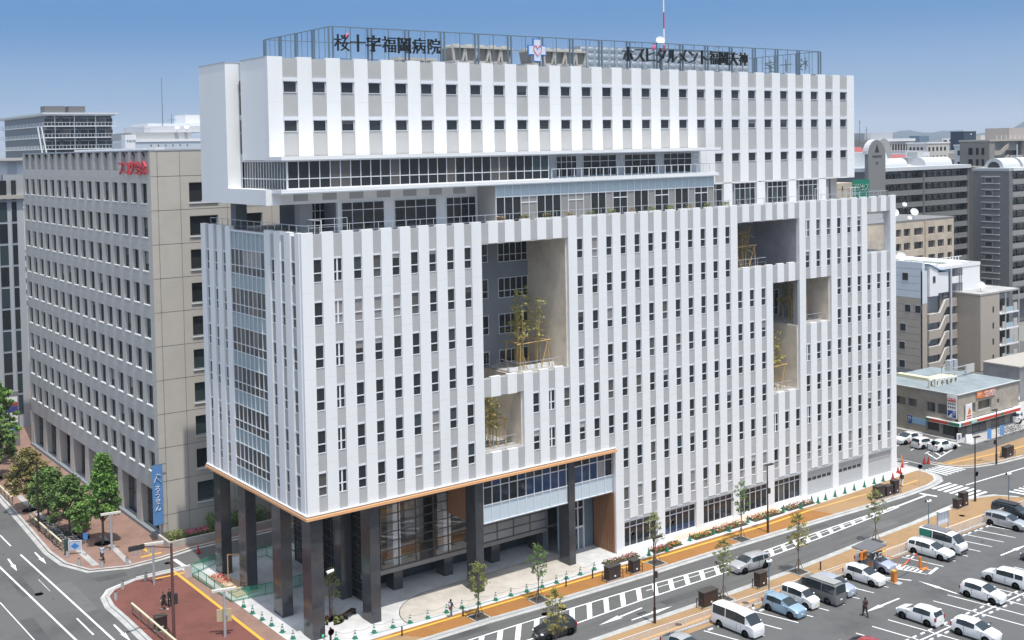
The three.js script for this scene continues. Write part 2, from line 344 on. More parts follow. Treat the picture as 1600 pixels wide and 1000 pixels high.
// store forecourt hatching and bays
for (let i = 0; i < 6; i++) line([[94.4 + i * 1.7, -0.2 - i * 0.35], [95.9 + i * 1.7, -2.5 - i * 0.35]], 0.22);
line([[94.2, -0.15], [103.2, -2.2]], 0.16);
for (const z of [-7.3, -4.9, -2.7]) line([[95.6, z], [98.5, z - 0.6]], 0.15);
// parking bays
const LY = -0.013, pl = (pts, w = 0.15, y = LY) => mk('parking_bay_line', B().ribbon(pts, w, y));
for (let i = 0; i < 24; i++) {
  const x = 28.9 + i * 2.26, x2 = x + (i < 4 ? 1.1 : 0.9);
  if (i > 9 && i < 14) { if (i === 13) pl([[x, 18.7], [x2, 22.8]]); continue; }
  pl([[x, 18.75], [x2, 22.7]]);
}
pl([[34, 31.4], [70, 31.2]], 0.16);
for (let i = 0; i < 16; i++) { const x = 36.6 + i * 2.32; if (i === 5) continue; pl([[x, 27.15], [x + 0.7, 31.2]]); pl([[x + 0.7, 31.4], [x + 1.3, 35.3]]); }
arrow(45.9, 24.9, 5.4, Math.PI / 2, 0.28, LY); arrow(53.8, 25.8, 4.8, 0, 0.28, LY); arrow(69, 24.6, 5.0, -Math.PI / 2, 0.28, LY);
pl([[51.7, 20.2], [53.4, 23.0]], 0.2);
for (let i = 0; i < 9; i++) pl([[54.6 + i * 0.14, 18.9 + i * 0.42], [55.7 + i * 0.14, 18.7 + i * 0.42]], 0.25);
pl([[54.4, 18.8], [56.0, 23]], 0.12); pl([[55.8, 18.6], [57.4, 22.8]], 0.12, -0.009);
pl([[56.2, 23.1], [58.4, 22.6]], 0.3);
for (const [x, z] of [[20.35, 7.31], [22.27, 7.32], [-15.8, -26.9]]) struct('manhole_cover', B().cyl(V(x, -0.11, z), V(x, -0.088, z), 0.42, 0.42, 20), M.dark);
for (const [x, z] of [[28.05, 16.51], [36.5, 16.9], [75, 15.2], [-2.6, -27.2]]) struct('manhole_cover', B().cyl(V(x, -0.11, z), V(x, z < 0 ? -0.088 : 0.012, z), 0.33, 0.33, 16), M.alu);

// wear: repair patches, oil spots, wheel tracks
{
  const patchM = mat(0.075, 0.075, 0.076, { roughness: 0.95, map: at(T.asphalt, 6) }), paleM = mat(0.125, 0.124, 0.12, { roughness: 0.92, map: at(T.asphalt, 8) }), oilM = mat(0.045, 0.044, 0.043, { roughness: 0.7 });
  for (const [x, z, w, d, p] of [[12, 6.3, 5, 1.0, 0], [34, 12.2, 7, 1.1, 0], [58, 7.4, 6, 0.7, 0], [66, 11.4, 4, 1.6, 1], [-16.6, -30, 1.4, 6, 0], [-13.0, -24, 1.6, 9, 1], [-18.4, -18, 1.2, 7, 0], [-8.6, -27, 3.2, 1.4, 0], [90.5, -6, 1.5, 5, 0], [104, 9.5, 6, 1.4, 0], [20, -27, 5, 1.5, 0], [8, 12.9, 6, 1.2, 1]]) struct('asphalt_patch', B().sheet([[x - w / 2, z - d / 2], [x + w / 2, z - d / 2 + 0.1], [x + w / 2 - 0.1, z + d / 2], [x - w / 2 + 0.05, z + d / 2 - 0.08]], -0.0965), p ? paleM : patchM);
  const blob = (x, z, r, y) => { const n = 9, a0 = rnd() * 6; return B().sheet([...Array(n)].map((_, i) => { const a = a0 + (i / n) * 6.283, q = r * rr(0.6, 1.15); return [x + Math.cos(a) * q, z + Math.sin(a) * q * 0.8]; }), y); };
  for (let i = 0; i < 34; i++) struct('oil_stain', blob(30 + rnd() * 50, rnd() < 0.5 ? rr(19.6, 22) : rr(27.5, 34), rr(0.08, 0.34), -0.0165), oilM);
  for (let i = 0; i < 14; i++) struct('oil_stain', blob(rr(-18, -12.5), rr(-50, -10), rr(0.06, 0.2), -0.0955), oilM);
  for (const dz of [6.4, 7.3, 11.4, 12.7]) struct('wheel_track', B().ribbon([[-10, dz], [30, dz + 0.3], [56, dz + (dz > 9 ? -0.4 : 0.3)], [78, dz + (dz > 9 ? -1 : 0.6)]], 0.5, -0.0975), mat(0.094, 0.093, 0.092, { roughness: 0.85, map: at(T.asphalt, 9) }));
}
// ---------------------------------------------------------------- the hospital
const H = thing('hospital_building', 'large white striped hospital with a terraced upper block beside the street', 'hospital');
const hp = (name, mb, m, pos, turn) => part(H, name, mb, m, pos, turn);
const rowTop = (r) => (r <= 6 ? 33.59 - 3.743 * r : 33.59 - 3.743 * 6 - 4.21), rowH = (r) => (r < 6 ? 2.15 : r === 6 ? 2.32 : 2.5);
// solid core, cut away where the terraces are
const Z0 = -0.36, ZB = -21.8, core = B();
const cb = (x0, x1, y0, y1, z1 = Z0, z0 = ZB) => core.box(x0, x1, y0, y1, z0, z1);
cb(0.36, 19.15, 11.3, 35.2); cb(19.15, 24, 11.3, 13.38); cb(24, 30, 11.3, 20.3); cb(19.15, 30, 33.68, 35.2); cb(19.15, 30, 13.38, 33.68, -6.6);
cb(19.15, 24, 18.9, 20.6, Z0, -0.8);
cb(30, 36, 11.3, 35.2); cb(36, 55.15, 0, 35.2); cb(55.15, 61.15, 0, 28.3); cb(61.15, 66, 0, 13.3); cb(55.15, 66, 33.82, 35.2);
cb(55.15, 66, 28.3, 33.82, -6.6); cb(61.15, 66, 13.3, 28.3, -6.6); cb(61.15, 66, 26.42, 28.3, Z0, -0.8);
cb(66, 72, 0, 20.9); cb(66, 72, 26.42, 35.2); cb(66, 72, 20.9, 26.42, -6.6); cb(66, 67.15, 20.9, 26.42, Z0, -1.0);
cb(72, 79.15, 0, 35.2); cb(79.15, 85.15, 0, 28.6); cb(79.15, 85.15, 33.86, 35.2); cb(79.15, 85.15, 28.6, 33.86, -9);
hp('core_wall', core, M.core);
// white stripes
const jointG = box(0.004, 1.146, 0, 0.022, -0.02, 0.002).geo, jointM = mat(0.6, 0.61, 0.62, { roughness: 0.8 });
const stripe = (k, y0, y1, z0 = Z0) => { const s = hp('white_panel', box(2 * k, 2 * k + 1.15, y0, y1, z0, 0), M.white); for (let r = 0; r < 9; r++) { const y = 33.59 - 3.743 * r - 3.0; if (y > y0 + 0.4 && y < y1 - 0.4) part(s, 'joint', jointG, jointM, [2 * k, y, 0]); } return s; };
const BT = 11.28, PT = 35.8;
for (let k = 0; k <= 42; k++) {
  let seg;
  const low = k < 18 ? BT : (k % 3 === 0 ? -0.05 : 3.38);
  if (k >= 10 && k <= 14) seg = [[33.68, PT], ...(k < 12 ? [[18.85, 20.8], [BT, 13.42]] : [[BT, 20.72]])];
  else if (k >= 28 && k <= 32) seg = [[33.82, PT], ...(k <= 30 ? [[low, 28.62]] : [[26.42, 28.62], [low, 13.42]])];
  else if (k === 34 || k === 35) seg = [[26.42, PT], [low, 21.02]];
  else if (k === 40 || k === 41) seg = [[33.86, PT], [low, 28.75]];
  else seg = [[low, PT]];
  for (const [a, b] of seg) stripe(k, a, b, k === 0 ? 0.36 - 0.72 : Z0);
}
hp('pillar', box(66.02, 67.13, 20.9, 26.42, -0.98, Z0), M.white);
hp('pillar', box(84.02, 85.13, 28.6, 33.86, -0.98, Z0), M.white);
// window unit: frame with an upper and a lower pane
const winGeo = new Map();
function winParts(w, h, tr = 0.38) {
  const key = [w, h, tr].join(); if (winGeo.has(key)) return winGeo.get(key);
  const f = B(), a = w / 2, t = 0.035;
  f.box(-a, -a + t, 0, h, 0, 0.11).box(a - t, a, 0, h, 0, 0.11).box(-a + t, a - t, 0, 0.06, 0, 0.16).box(-a + t, a - t, h - 0.16, h, 0, 0.17).box(-a + t, a - t, h * tr - 0.045, h * tr + 0.045, 0, 0.13);
  const r = { frame: f.geo, lo: box(-a + t, a - t, 0.06, h * tr - 0.045, 0.02, 0.06).geo, hi: box(-a + t, a - t, h * tr + 0.045, h - 0.16, 0.02, 0.06).geo, bar: box(-0.07, 0.07, 0.06, h - 0.16, 0.06, 0.12).geo };
  winGeo.set(key, r); return r;
}
function addWindow(x, y, z, w, h, up, lowm, bar, turn) {
  const g = winParts(w, h), f = hp('window', g.frame, M.frame, [x, y, z], turn);
  part(f, 'pane', g.hi, up); part(f, 'pane', g.lo, lowm);
  if (!bar && up !== M.curtain && rnd() < 0.15) { const q = rr(0.12, 0.8), y0 = h * 0.38 + 0.05, y1 = h - 0.17; part(f, 'blind', box(-w / 2 + 0.06, w / 2 - 0.06, y1 - (y1 - y0) * q, y1, 0.058, 0.064), pick([M.curtain, M.blind, M.blindPale])); }
  if (bar) part(f, 'sash', g.bar, M.whitePaint, [-0.06, 0, 0]);
  return f;
}
const recessed = (k, y) => (k >= 9 && k <= 11 && y > 13.3) || (k >= 12 && k <= 14 && y > 20.4) || (k >= 27 && k <= 29 && y > 28.3) || (k >= 30 && k <= 32 && y > 13.2) || (k >= 33 && k <= 35 && y > 20.9 && y < 26.4) || (k >= 39 && y > 28.6);
const barred = new Set([1, 13, 22, 31, 16 + 100]);
for (let k = 0; k < 42; k++) {
  const x0 = 2 * k + 1.15, xc = x0 + 0.425, n = k < 18 ? 6 : 8, end = k < 18 ? BT : 3.3;
  const pieces = []; let y1 = 35.62;
  const G = (a, b) => { if (b - a > 0.05) pieces.push([a, b]); };
  for (let r = 0; r < n; r++) {
    const t = rowTop(r), b = t - rowH(r);
    if (recessed(k, (t + b) / 2)) continue;
    let up = M.pane, lw = rnd() < 0.3 ? M.pane2 : M.pane;
    const q = rnd();
    if (k < 24 && r === 1 && k >= 1 && k <= 4) { up = lw = M.curtain; } else if (q < 0.06) up = M.curtain; else if (q < 0.16) up = lw = M.blind; else if (q < 0.24) up = M.paneTeal;
    if (q < 0.04) lw = M.curtain;
    if (k > 17 && r === 7 && rnd() < 0.7) lw = M.curtain;
    addWindow(xc, b, -0.23, 0.84, t - b, up, lw, k === 1 || k === 13 || ((k === 33 || k === 30) && r % 2 === 0));
  }
  // grey panels between the windows, cut at the terraces
  const gaps = []; let top = 35.62;
  for (let r = 0; r < n; r++) { gaps.push([rowTop(r), top]); top = rowTop(r) - rowH(r); }
  gaps.push([end, top]);
  const cutBelow = (lo, hi) => { for (let i = 0; i < gaps.length; i++) { } return [lo, hi]; };
  const solid = k >= 9 && k <= 11 ? [[33.68, 35.62], [18.88, 20.62], [BT, 13.4]] : k >= 12 && k <= 14 ? [[33.68, 35.62], [BT, 20.5]] : k >= 27 && k <= 29 ? [[33.82, 35.62], [3.3, 28.45]] : k >= 30 && k <= 32 ? [[33.82, 35.62], [26.42, 28.45], [3.3, 13.3]]
    : k >= 33 && k <= 35 ? [[26.42, 35.62], [3.3, 20.9]] : k >= 39 ? [[33.86, 35.62], [3.3, 28.6]] : [[end, 35.62]];
  const wins = []; for (let r = 0; r < n; r++) { const t = rowTop(r), b = t - rowH(r); if (!recessed(k, (t + b) / 2)) wins.push([b, t]); }
  for (const [lo, hi] of solid) {
    let y = hi;
    for (const [b, t] of wins) if (b >= lo && t <= hi) { G(t, y); y = b; }
    G(lo, y);
  }
  for (const [a, b] of pieces) hp(b > 35 ? 'parapet_panel' : 'grey_panel', box(x0 - 0.01, x0 + 0.86, a, b, Z0 - 0.01, -0.1), M.grey);
}
// terraces: side walls, back walls, floors, rails
const skin = (x0, x1, y0, y1, z0, z1, m, name = 'terrace_wall') => hp(name, box(x0, x1, y0, y1, z0, z1), m);
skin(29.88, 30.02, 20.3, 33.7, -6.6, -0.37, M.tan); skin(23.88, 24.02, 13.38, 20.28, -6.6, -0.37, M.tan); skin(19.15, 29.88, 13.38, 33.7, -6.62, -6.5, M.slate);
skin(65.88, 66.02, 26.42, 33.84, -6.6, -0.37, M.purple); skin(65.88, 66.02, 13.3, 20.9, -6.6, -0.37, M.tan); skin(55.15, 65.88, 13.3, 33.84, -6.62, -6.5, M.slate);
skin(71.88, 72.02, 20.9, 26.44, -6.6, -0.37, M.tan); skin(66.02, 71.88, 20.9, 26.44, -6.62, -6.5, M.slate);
skin(19.15, 29.9, 33.6, 33.7, -6.6, -0.1, M.grey, 'terrace_ceiling'); skin(55.15, 65.9, 33.74, 33.84, -6.6, -0.1, M.grey, 'terrace_ceiling'); skin(61.15, 71.9, 26.36, 26.44, -6.6, -0.4, M.grey, 'terrace_ceiling');
skin(24.02, 29.9, 20.28, 20.42, -6.5, -0.37, M.concrete, 'terrace_floor'); skin(19.17, 23.9, 13.36, 13.5, -6.5, -0.37, M.concrete, 'terrace_floor');
skin(55.17, 61.1, 28.28, 28.4, -6.5, -0.37, M.concrete, 'terrace_floor'); skin(61.17, 65.9, 13.28, 13.4, -6.5, -0.37, M.concrete, 'terrace_floor'); skin(66.02, 71.9, 20.88, 21, -6.5, -0.37, M.concrete, 'terrace_floor');
skin(24.02, 29.9, 20.42, 20.75, -2.6, -2.45, M.whitePaint, 'planter_kerb');
skin(82.2, 83.0, 28.6, 33.86, -4.2, -3.6, M.grey, 'terrace_column'); skin(79.15, 84.0, 31.2, 31.7, -4.3, -3.8, M.grey, 'terrace_beam'); skin(79.15, 84.5, 28.6, 33.86, -9.0, -8.9, M.white);
skin(79.06, 79.2, 28.6, 33.86, -9, -0.37, M.white);
function gridWindow(x0, x1, y0, y1, z, n, tr, m = M.pane, name = 'window', turn = 0, parent = H, fm = M.frame) {
  // n panes across, a transom at tr (share of the height) when tr > 0
  const w = x1 - x0, h = y1 - y0, f = B(), t = 0.06;
  f.box(0, w, 0, t, 0, 0.12).box(0, w, h - t, h, 0, 0.12);
  for (let i = 0; i <= n; i++) { const x = Math.min(w - t, Math.max(0, (i * w) / n - t / 2)); f.box(x, x + t, t, h - t, 0, 0.1); }
  if (tr) for (let i = 0; i < n; i++) f.box((i * w) / n + t / 2 + (i ? 0 : t / 2), ((i + 1) * w) / n - t / 2 - (i === n - 1 ? t / 2 : 0), h * tr - t / 2, h * tr + t / 2, 0, 0.09);
  const fr = part(parent, name, f, fm, [x0, y0, z], turn);
  for (let i = 0; i < n; i++) for (const [a, b] of tr ? [[t, h * tr - t / 2], [h * tr + t / 2, h - t]] : [[t, h - t]]) {
    const mm = Array.isArray(m) ? pick(m) : m;
    part(fr, 'pane', box((i * w) / n + t / 2, ((i + 1) * w) / n - t / 2, a, b, 0.01, 0.05), mm);
  }
  return fr;
}
for (let r = 0; r < 4; r++) { gridWindow(25.9, 29.8, rowTop(r) - 2.6, rowTop(r) - 0.5, -6.52, 5, 0.36, M.pane); gridWindow(22.6, 24.6, rowTop(r) - 2.5, rowTop(r) - 0.5, -6.52, 2, 0.36, M.pane); }
for (let r = 4; r < 6; r++) gridWindow(20, 23.7, rowTop(r) - 2.6, rowTop(r) - 0.4, -6.52, 4, 0.36, M.pane);
for (let r = 0; r < 2; r++) gridWindow(56, 61, rowTop(r) - 2.6, rowTop(r) - 0.5, -6.52, 5, 0.36, M.pane);
gridWindow(62, 65.6, 21.2, 24.6, -6.52, 4, 0.3, M.pane); gridWindow(66.5, 70, 21.2, 24.4, -6.52, 4, 0.3, M.pane); gridWindow(62, 65.6, 15, 17.4, -6.52, 4, 0.36, M.pane);
function rail(pts, h, posts, name = 'railing', m = M.alu) {
  const f = B(); let left = 0;
  for (let i = 0; i < pts.length - 1; i++) {
    const a = V(...pts[i]), b = V(...pts[i + 1]), L = a.distanceTo(b), n = Math.max(1, Math.round(L / posts));
    f.bar(a.clone().add(V(0, h, 0)), b.clone().add(V(0, h, 0)), 0.05);
    for (let j = 0; j <= n; j++) { const p = a.clone().lerp(b, j / n); f.box(p.x - 0.02, p.x + 0.02, p.y, p.y + h - 0.025, p.z - 0.02, p.z + 0.02); }
    f.bar(a.clone().add(V(0, h * 0.5, 0)), b.clone().add(V(0, h * 0.5, 0)), 0.018);
  }
  return hp(name, f, m);
}
rail([[24.1, 20.42, -6.3], [24.1, 20.42, -0.9], [29.8, 20.42, -0.9]], 1.05, 1.6); rail([[19.3, 13.5, -0.9], [23.8, 13.5, -0.9]], 1.0, 1.6);
rail([[55.3, 28.4, -0.9], [61.0, 28.4, -0.9], [61.0, 28.4, -6]], 1.0, 1.5); rail([[62.2, 13.4, -0.9], [65.7, 13.4, -0.9]], 0.9, 1.6); rail([[66.2, 21, -0.9], [71.8, 21, -0.9]], 0.9, 1.6); rail([[79.4, 28.7, -0.8], [83.9, 28.7, -0.8]], 1, 1.6);
// ground floor bays of the right half
for (let b = 0; b < 8; b++) {
  const x0 = 36 + 6 * b + 1.15, x1 = 36 + 6 * (b + 1);
  hp('canopy', box(x0, x1, 3.06, 3.3, Z0, 0.06), M.alu);
  if (b < 5) {
    hp('window_base', box(x0, x1, -0.02, 0.3, Z0, -0.05), M.white);
    const f = hp('shop_window', B().box(x0, x1, 0.3, 0.38, Z0, -0.2).box(x0, x1, 2.98, 3.06, Z0, -0.2).box(x0, x1, 2.36, 2.44, Z0, -0.2), M.frame);
    const w = (x1 - x0) / 5;
    for (let i = 0; i <= 5; i++) f.geometry = mergeGeometries([f.geometry, box(Math.max(x0, x0 + i * w - 0.04), Math.min(x1, x0 + i * w + 0.04), 0.38, 2.98, Z0, -0.21).geo]);
    for (let i = 0; i < 5; i++) {
      part(f, 'pane', box(x0 + i * w + 0.04, x0 + (i + 1) * w - 0.04, 2.44, 2.98, Z0, -0.27), M.pane);
      part(f, 'pane', box(x0 + i * w + 0.04, x0 + (i + 1) * w - 0.04, b === 1 ? 1.1 : 0.38, 2.36, Z0, -0.27), b === 4 && i === 1 ? M.blind : b === 4 && i === 3 ? M.pane2 : M.pane);
      if (b === 1) part(f, 'pane', box(x0 + i * w + 0.04, x0 + (i + 1) * w - 0.04, 0.38, 1.1, Z0, -0.265), M.paneBlue);
    }
    if (b === 0 || b === 1) part(f, 'notice', B().cyl(V(x0 + w * 1.45, 1.55, -0.27), V(x0 + w * 1.45, 1.55, -0.25), 0.22, 0.22, 14), M.whitePaint);
  } else {
    hp('shutter_lintel', box(x0, x1, b === 7 ? 2.2 : 2.45, 3.06, Z0, -0.16), M.grey);
    const s = hp('shutter', box(x0, x1, -0.02, b === 7 ? 2.2 : 2.45, Z0, -0.22), mat(0.46, 0.465, 0.47, { roughness: 0.7, map: at(T.streak, 3, 0.6) }));
    if (b < 7) for (let i = 0; i < 5; i++) part(s, 'vent', box(x0 + 0.25 + i * 0.93, x0 + 1.0 + i * 0.93, 1.85, 2.2, -0.23, -0.2), M.dark);
  }
}
hp('plinth', box(36, 85.2, -0.05, 0.1, -0.3, 0.03), M.white);
// trim and soffit over the lobby
hp('soffit_trim', B().box(-0.28, 36.0, 10.86, 11.1, -0.3, 0.28).box(-0.28, 0.3, 10.86, 11.1, -21.9, -0.3), M.orangeTrim);
hp('trim_gap', B().box(-0.1, 36.0, 11.1, 11.2, -0.3, 0.06).box(-0.1, 0.3, 11.1, 11.2, -21.8, -0.3), M.steel);
hp('trim_lip', B().box(-0.2, 36.0, 11.2, 11.29, -0.3, 0.12).box(-0.2, 0.3, 11.2, 11.29, -21.85, -0.3), M.white);
hp('soffit', box(0.2, 35.9, 11.0, 11.3, -21.8, -0.2), M.core);
// short facade
const fin = (z0, z1) => hp('white_fin', box(-0.09, 0.36, BT, PT, z0, z1), M.white);
hp('white_fin', box(-0.06, 0.36, BT, PT, -1.15, -0.361), M.white);
for (const z of [-2, -4, -6, -14.65, -16.65, -18.65, -20.65]) fin(z - 1.15, z);
for (const z of [-1.15, -3.15, -5.15, -15.8, -17.8, -19.8]) {
  let y = 35.5;
  for (let r = 0; r < 6; r++) {
    const t = rowTop(r) - 0.25, b = t - 2.15;
    hp(r ? 'grey_panel' : 'parapet_panel', box(0.06, 0.37, t, y, z - 0.86, z + 0.01), M.grey);
    addWindow(0.18, b, z - 0.425, 0.83, 2.15, rnd() < 0.2 ? M.blind : M.pane, M.pane, false, -Math.PI / 2);
    y = b;
  }
  hp('grey_panel', box(0.06, 0.37, BT, y, z - 0.86, z + 0.01), M.grey);
}
{
  const n = 8, w = 7.5 / n, f = B(), zs = -14.65, x = 0.0;
  for (let i = 0; i <= n; i++) f.box(-0.05, 0.12, BT, 35.4, zs + i * w - 0.03, zs + i * w + 0.03);
  for (let r = -1; r < 6; r++) {
    const yb = r < 0 ? 35.4 : rowTop(r) + 0.1 - 2.35 - 0.06;
    if (r >= 0) for (const y of [rowTop(r) + 0.1, rowTop(r) - 1.45, rowTop(r) - 2.25]) f.box(-0.04, 0.11, y - 0.03, y + 0.03, zs, zs + 7.5);
  }
  f.box(-0.1, 0.3, 35.35, 35.5, zs, zs + 7.5);
  const fr = hp('curtain_wall', f, M.frame);
  const wp = [M.pane2, M.paneTeal, M.pane2, M.paneTeal, M.blind, M.pane];
  for (let i = 0; i < n; i++) {
    const z0 = zs + i * w + 0.03, z1 = zs + (i + 1) * w - 0.03;
    for (let r = 0; r < 6; r++) {
      const t = rowTop(r) + 0.07;
      part(fr, 'spandrel', box(0.02, 0.06, t + 0.06, r ? rowTop(r - 1) - 2.28 : 35.35, z0, z1), M.spandrelGrey);
      part(fr, 'pane', box(0.03, 0.07, t - 1.49, t, z0, z1), r === 0 && i > 2 && i < 7 ? M.curtain : pick(wp)); part(fr, 'pane', box(0.03, 0.07, t - 2.29, t - 1.55, z0, z1), pick(wp));
    }
    part(fr, 'spandrel', box(0.02, 0.06, BT, rowTop(5) - 2.28, z0, z1), M.spandrelGrey);
  }
}
// lobby
for (const [x0, x1, z0, z1] of [[0.42, 1.65, -2.1, -0.45], [6.38, 7.4, -2.0, -0.42], [18.12, 19.05, -2.0, -0.4], [29.85, 30.7, -2.0, -0.38], [0.55, 1.65, -8.4, -6.6], [0.55, 1.65, -15.9, -14.2], [0.5, 1.6, -21.7, -20.1]]) {
  const c = hp('column', box(x0, x1, 0.0, 10.9, z0, z1), M.stone);
  for (const y of [2.4, 4.8, 7.2, 9.6]) part(c, 'joint', box(x0 - 0.003, x1 + 0.003, y, y + 0.018, z0 - 0.003, z1 + 0.003), M.black);
}
for (const x of [12.15, 18.1, 24, 30]) { hp('lower_column', box(x, x + 1.05, 0, 2.35, -7.3, -5.9), M.stone); hp('interior_column', box(x + 0.1, x + 0.95, 2.5, 11, -7.1, -6.0), M.white); }
for (const [x, z] of [[7.0, -7], [7.0, -13.6]]) hp('column', box(x, x + 1.1, 0, 10.95, z - 1.3, z), M.stone);
hp('lobby_floor', box(8.4, 36, 2.3, 2.5, -20, -5.6), M.beam);
hp('floor_edge', box(8.3, 31, 2.12, 2.52, -5.6, -5.2), M.beam);
hp('lobby_back_wall', box(8.4, 36, 2.5, 11, -13.1, -13), mat(0.06, 0.05, 0.045, { roughness: 0.7 }));
hp('lobby_partition', box(13.8, 14.6, 2.5, 11, -12.8, -9), M.wood);
hp('lobby_partition', box(9, 11.8, 2.5, 11, -9.9, -9.7), M.concrete);
hp('lobby_counter', box(10.5, 17, 2.5, 3.5, -9, -8.4), M.wood);
hp('lobby_partition', box(16.0, 18.2, 2.5, 7.2, -9.9, -9.7), M.concrete);
{
  const f = B(), x0 = 8.4, xe = 30.9, ys = [2.52, 3.4, 4.28, 5.16, 6.04, 6.92, 7.8, 8.68, 9.56, 10.44, 11];
  const xs = [8.4, 10.45, 12.5, 14.5, 16.55, 18.3, 20.6, 22.4, 24.4, 26.5, 28.7, 30.9];
  xs.forEach((x, i) => f.box(x - 0.045, x + 0.045, 2.52, i < 6 ? 11 : 6.4, -5.46, -5.3));
  for (const y of ys.slice(0, -1)) f.box(8.4, y < 6.2 ? xe : 18.3, y - 0.035, y + 0.035, -5.45, -5.31);
  const w = hp('curtain_wall', f, M.bronze);
  for (let i = 0; i < xs.length - 1; i++) for (let j = 0; j < ys.length - 1; j++) {
    if (i >= 5 && j >= 4) continue;
    const frost = i >= 6 && (j === 1 || j === 2 || j === 0 || j === 3);
    part(w, 'pane', box(xs[i] + 0.045, xs[i + 1] - 0.045, ys[j] + 0.035, Math.min(ys[j + 1] - 0.035, 10.98), -5.4, -5.385), frost ? mat(0.3, 0.31, 0.31, { roughness: 0.2, phys: true }) : M.glass);
  }
  // side of the lobby towards the big road
  const s = B(); const zs = []; for (let z = -5.4; z > -21; z -= 2) zs.push(z);
  for (const z of zs) s.box(8.32, 8.46, 0, 11, z - 0.05, z + 0.05);
  for (let y = 0.9; y < 11; y += 0.88) s.box(8.33, 8.45, y - 0.035, y + 0.035, -21, -5.4);
  const sw = hp('curtain_wall', s, M.bronze);
  for (let i = 0; i < zs.length - 1; i++) part(sw, 'pane', box(8.38, 8.4, 0, 11, zs[i + 1] + 0.05, zs[i] - 0.05), M.pane);
}
hp('entrance_glass', box(8.4, 31, 0, 2.3, -8.3, -8.2), mat(0.045, 0.06, 0.065, { roughness: 0.08, phys: true }));
{ const f = B(); for (let x = 9; x < 31; x += 2.2) f.box(x, x + 0.06, 0, 2.3, -8.19, -8.1); hp('entrance_mullion', f, M.bronze); }
hp('entrance_side', box(30.8, 31.0, 0, 6.45, -8, -5.2), M.slate);
hp('notice_panel', box(9.6, 9.9, 0.2, 2.1, -8.05, -7.95), M.whitePaint); hp('blue_panel', box(9.95, 10.8, 0.1, 2.2, -8.05, -7.98), mat(0.03, 0.1, 0.32));
// third floor glass band over the entrance
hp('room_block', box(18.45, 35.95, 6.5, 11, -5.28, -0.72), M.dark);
hp('wood_panel', box(18.3, 18.44, 6.6, 10.9, -5.5, -0.9), M.wood);
hp('room_underside', box(18.45, 35.95, 6.42, 6.5, -5.28, -0.5), M.core);
{
  const f = B(), n = 16, x0 = 19.2, w = (36 - x0) / n;
  for (let i = 0; i <= n; i++) f.box(x0 + i * w - 0.03, x0 + i * w + 0.03, 6.45, 10.9, -0.7, -0.5);
  for (const y of [6.45, 8.22, 9.95, 10.8]) f.box(x0, 36, y, y + 0.07, -0.69, -0.51);
  const fr = hp('glass_band', f, M.frame);
  for (let i = 0; i < n; i++) {
    const a = x0 + i * w + 0.03, b = x0 + (i + 1) * w - 0.03, m = i > 4 && i < 14 ? M.paneBlue : i > 13 ? M.curtain : M.pane;
    part(fr, 'spandrel', box(a, b, 6.52, 8.22, -0.66, -0.6), M.spandrelPale);
    part(fr, 'pane', box(a, b, 8.29, 9.95, -0.66, -0.6), i === 15 ? M.pane : m); part(fr, 'pane', box(a, b, 10.02, 10.8, -0.66, -0.6), i % 3 === 1 && i < 14 ? M.paneBlue : M.pane);
  }
}
for (let i = 0; i < 12; i++) hp('wood_slat', box(35.86, 36.0 + 0.0, 0.02, 6.42, -3.4 + i * 0.27, -3.4 + i * 0.27 + 0.21), M.wood);
hp('wood_backing', box(35.92, 36.05, 0, 6.45, -3.6, -0.37), M.brownPaint);
hp('entrance_wall', box(31.0, 35.9, 0, 6.45, -3.7, -3.6), M.steel);
{ const f = B(); for (const x of [31.4, 32.5, 33.6, 34.4]) f.box(x, x + 0.14, 0, 6.4, -3.6, -3.42); f.box(31.4, 34.5, 2.3, 2.5, -3.6, -3.44).box(31.4, 34.5, 4.4, 4.52, -3.6, -3.44); const d = hp('glass_door', f, M.frame); part(d, 'pane', box(31.5, 33.6, 0.1, 2.3, -3.58, -3.5), M.paneTeal); part(d, 'pane', box(31.5, 34.4, 2.5, 6.3, -3.58, -3.5), M.pane); }

// ---- terrace level and the upper block
hp('roof_terrace', box(0.36, 85.1, 35.18, 35.22, -21.8, -0.36), M.concrete);
rail([[0.7, 35.22, -21], [0.7, 35.22, -0.7], [84.5, 35.22, -0.7], [84.5, 35.22, -9]], 1.15, 1.5);
rail([[2.6, 35.22, -1.2], [2.6, 35.22, -3.6], [6.6, 35.22, -3.6]], 1.5, 1.3, 'gate', M.whitePaint);
rail([[78.6, 35.22, -2], [80.4, 35.22, -2], [80.4, 35.22, -4]], 1.7, 1.0, 'gate', M.whitePaint); rail([[74.8, 35.22, -4.5], [77, 35.22, -4.5]], 1.7, 1.1, 'gate', M.whitePaint);
const ZU = -6, PU = 2.975, UX = 0.15, WU = 1.48, UT = 51.45;
const ucore = B().box(UX + 0.3, 84.9, 38.1, 51.0, -22, ZU - 0.36).box(7.0, 80, 35.2, 38.1, -18, ZU - 0.36).box(4.1, 5.3, 35.2, 38.1, -9, -8).box(81.5, 82.7, 35.2, 38.1, -9, -8);
hp('upper_core', ucore, M.core);
hp('upper_column', box(4.05, 5.35, 35.2, 38.1, -9.05, -7.95), M.grey); hp('upper_column', box(81.5, 82.8, 35.2, 38.1, -8.5, -7.2), M.grey); hp('upper_column', box(2, 3.2, 35.2, 38.1, -19, -17.8), M.slate);
hp('upper_side_wall', box(6.9, 7.0, 35.2, 38.1, -18, ZU - 0.36), M.slate); gridWindow(5.4, 7.0, 35.3, 38, -8.6, 3, 0.7, M.pane);
hp('upper_soffit', box(UX, 84.9, 38.02, 38.12, -22, -6.0), M.white);
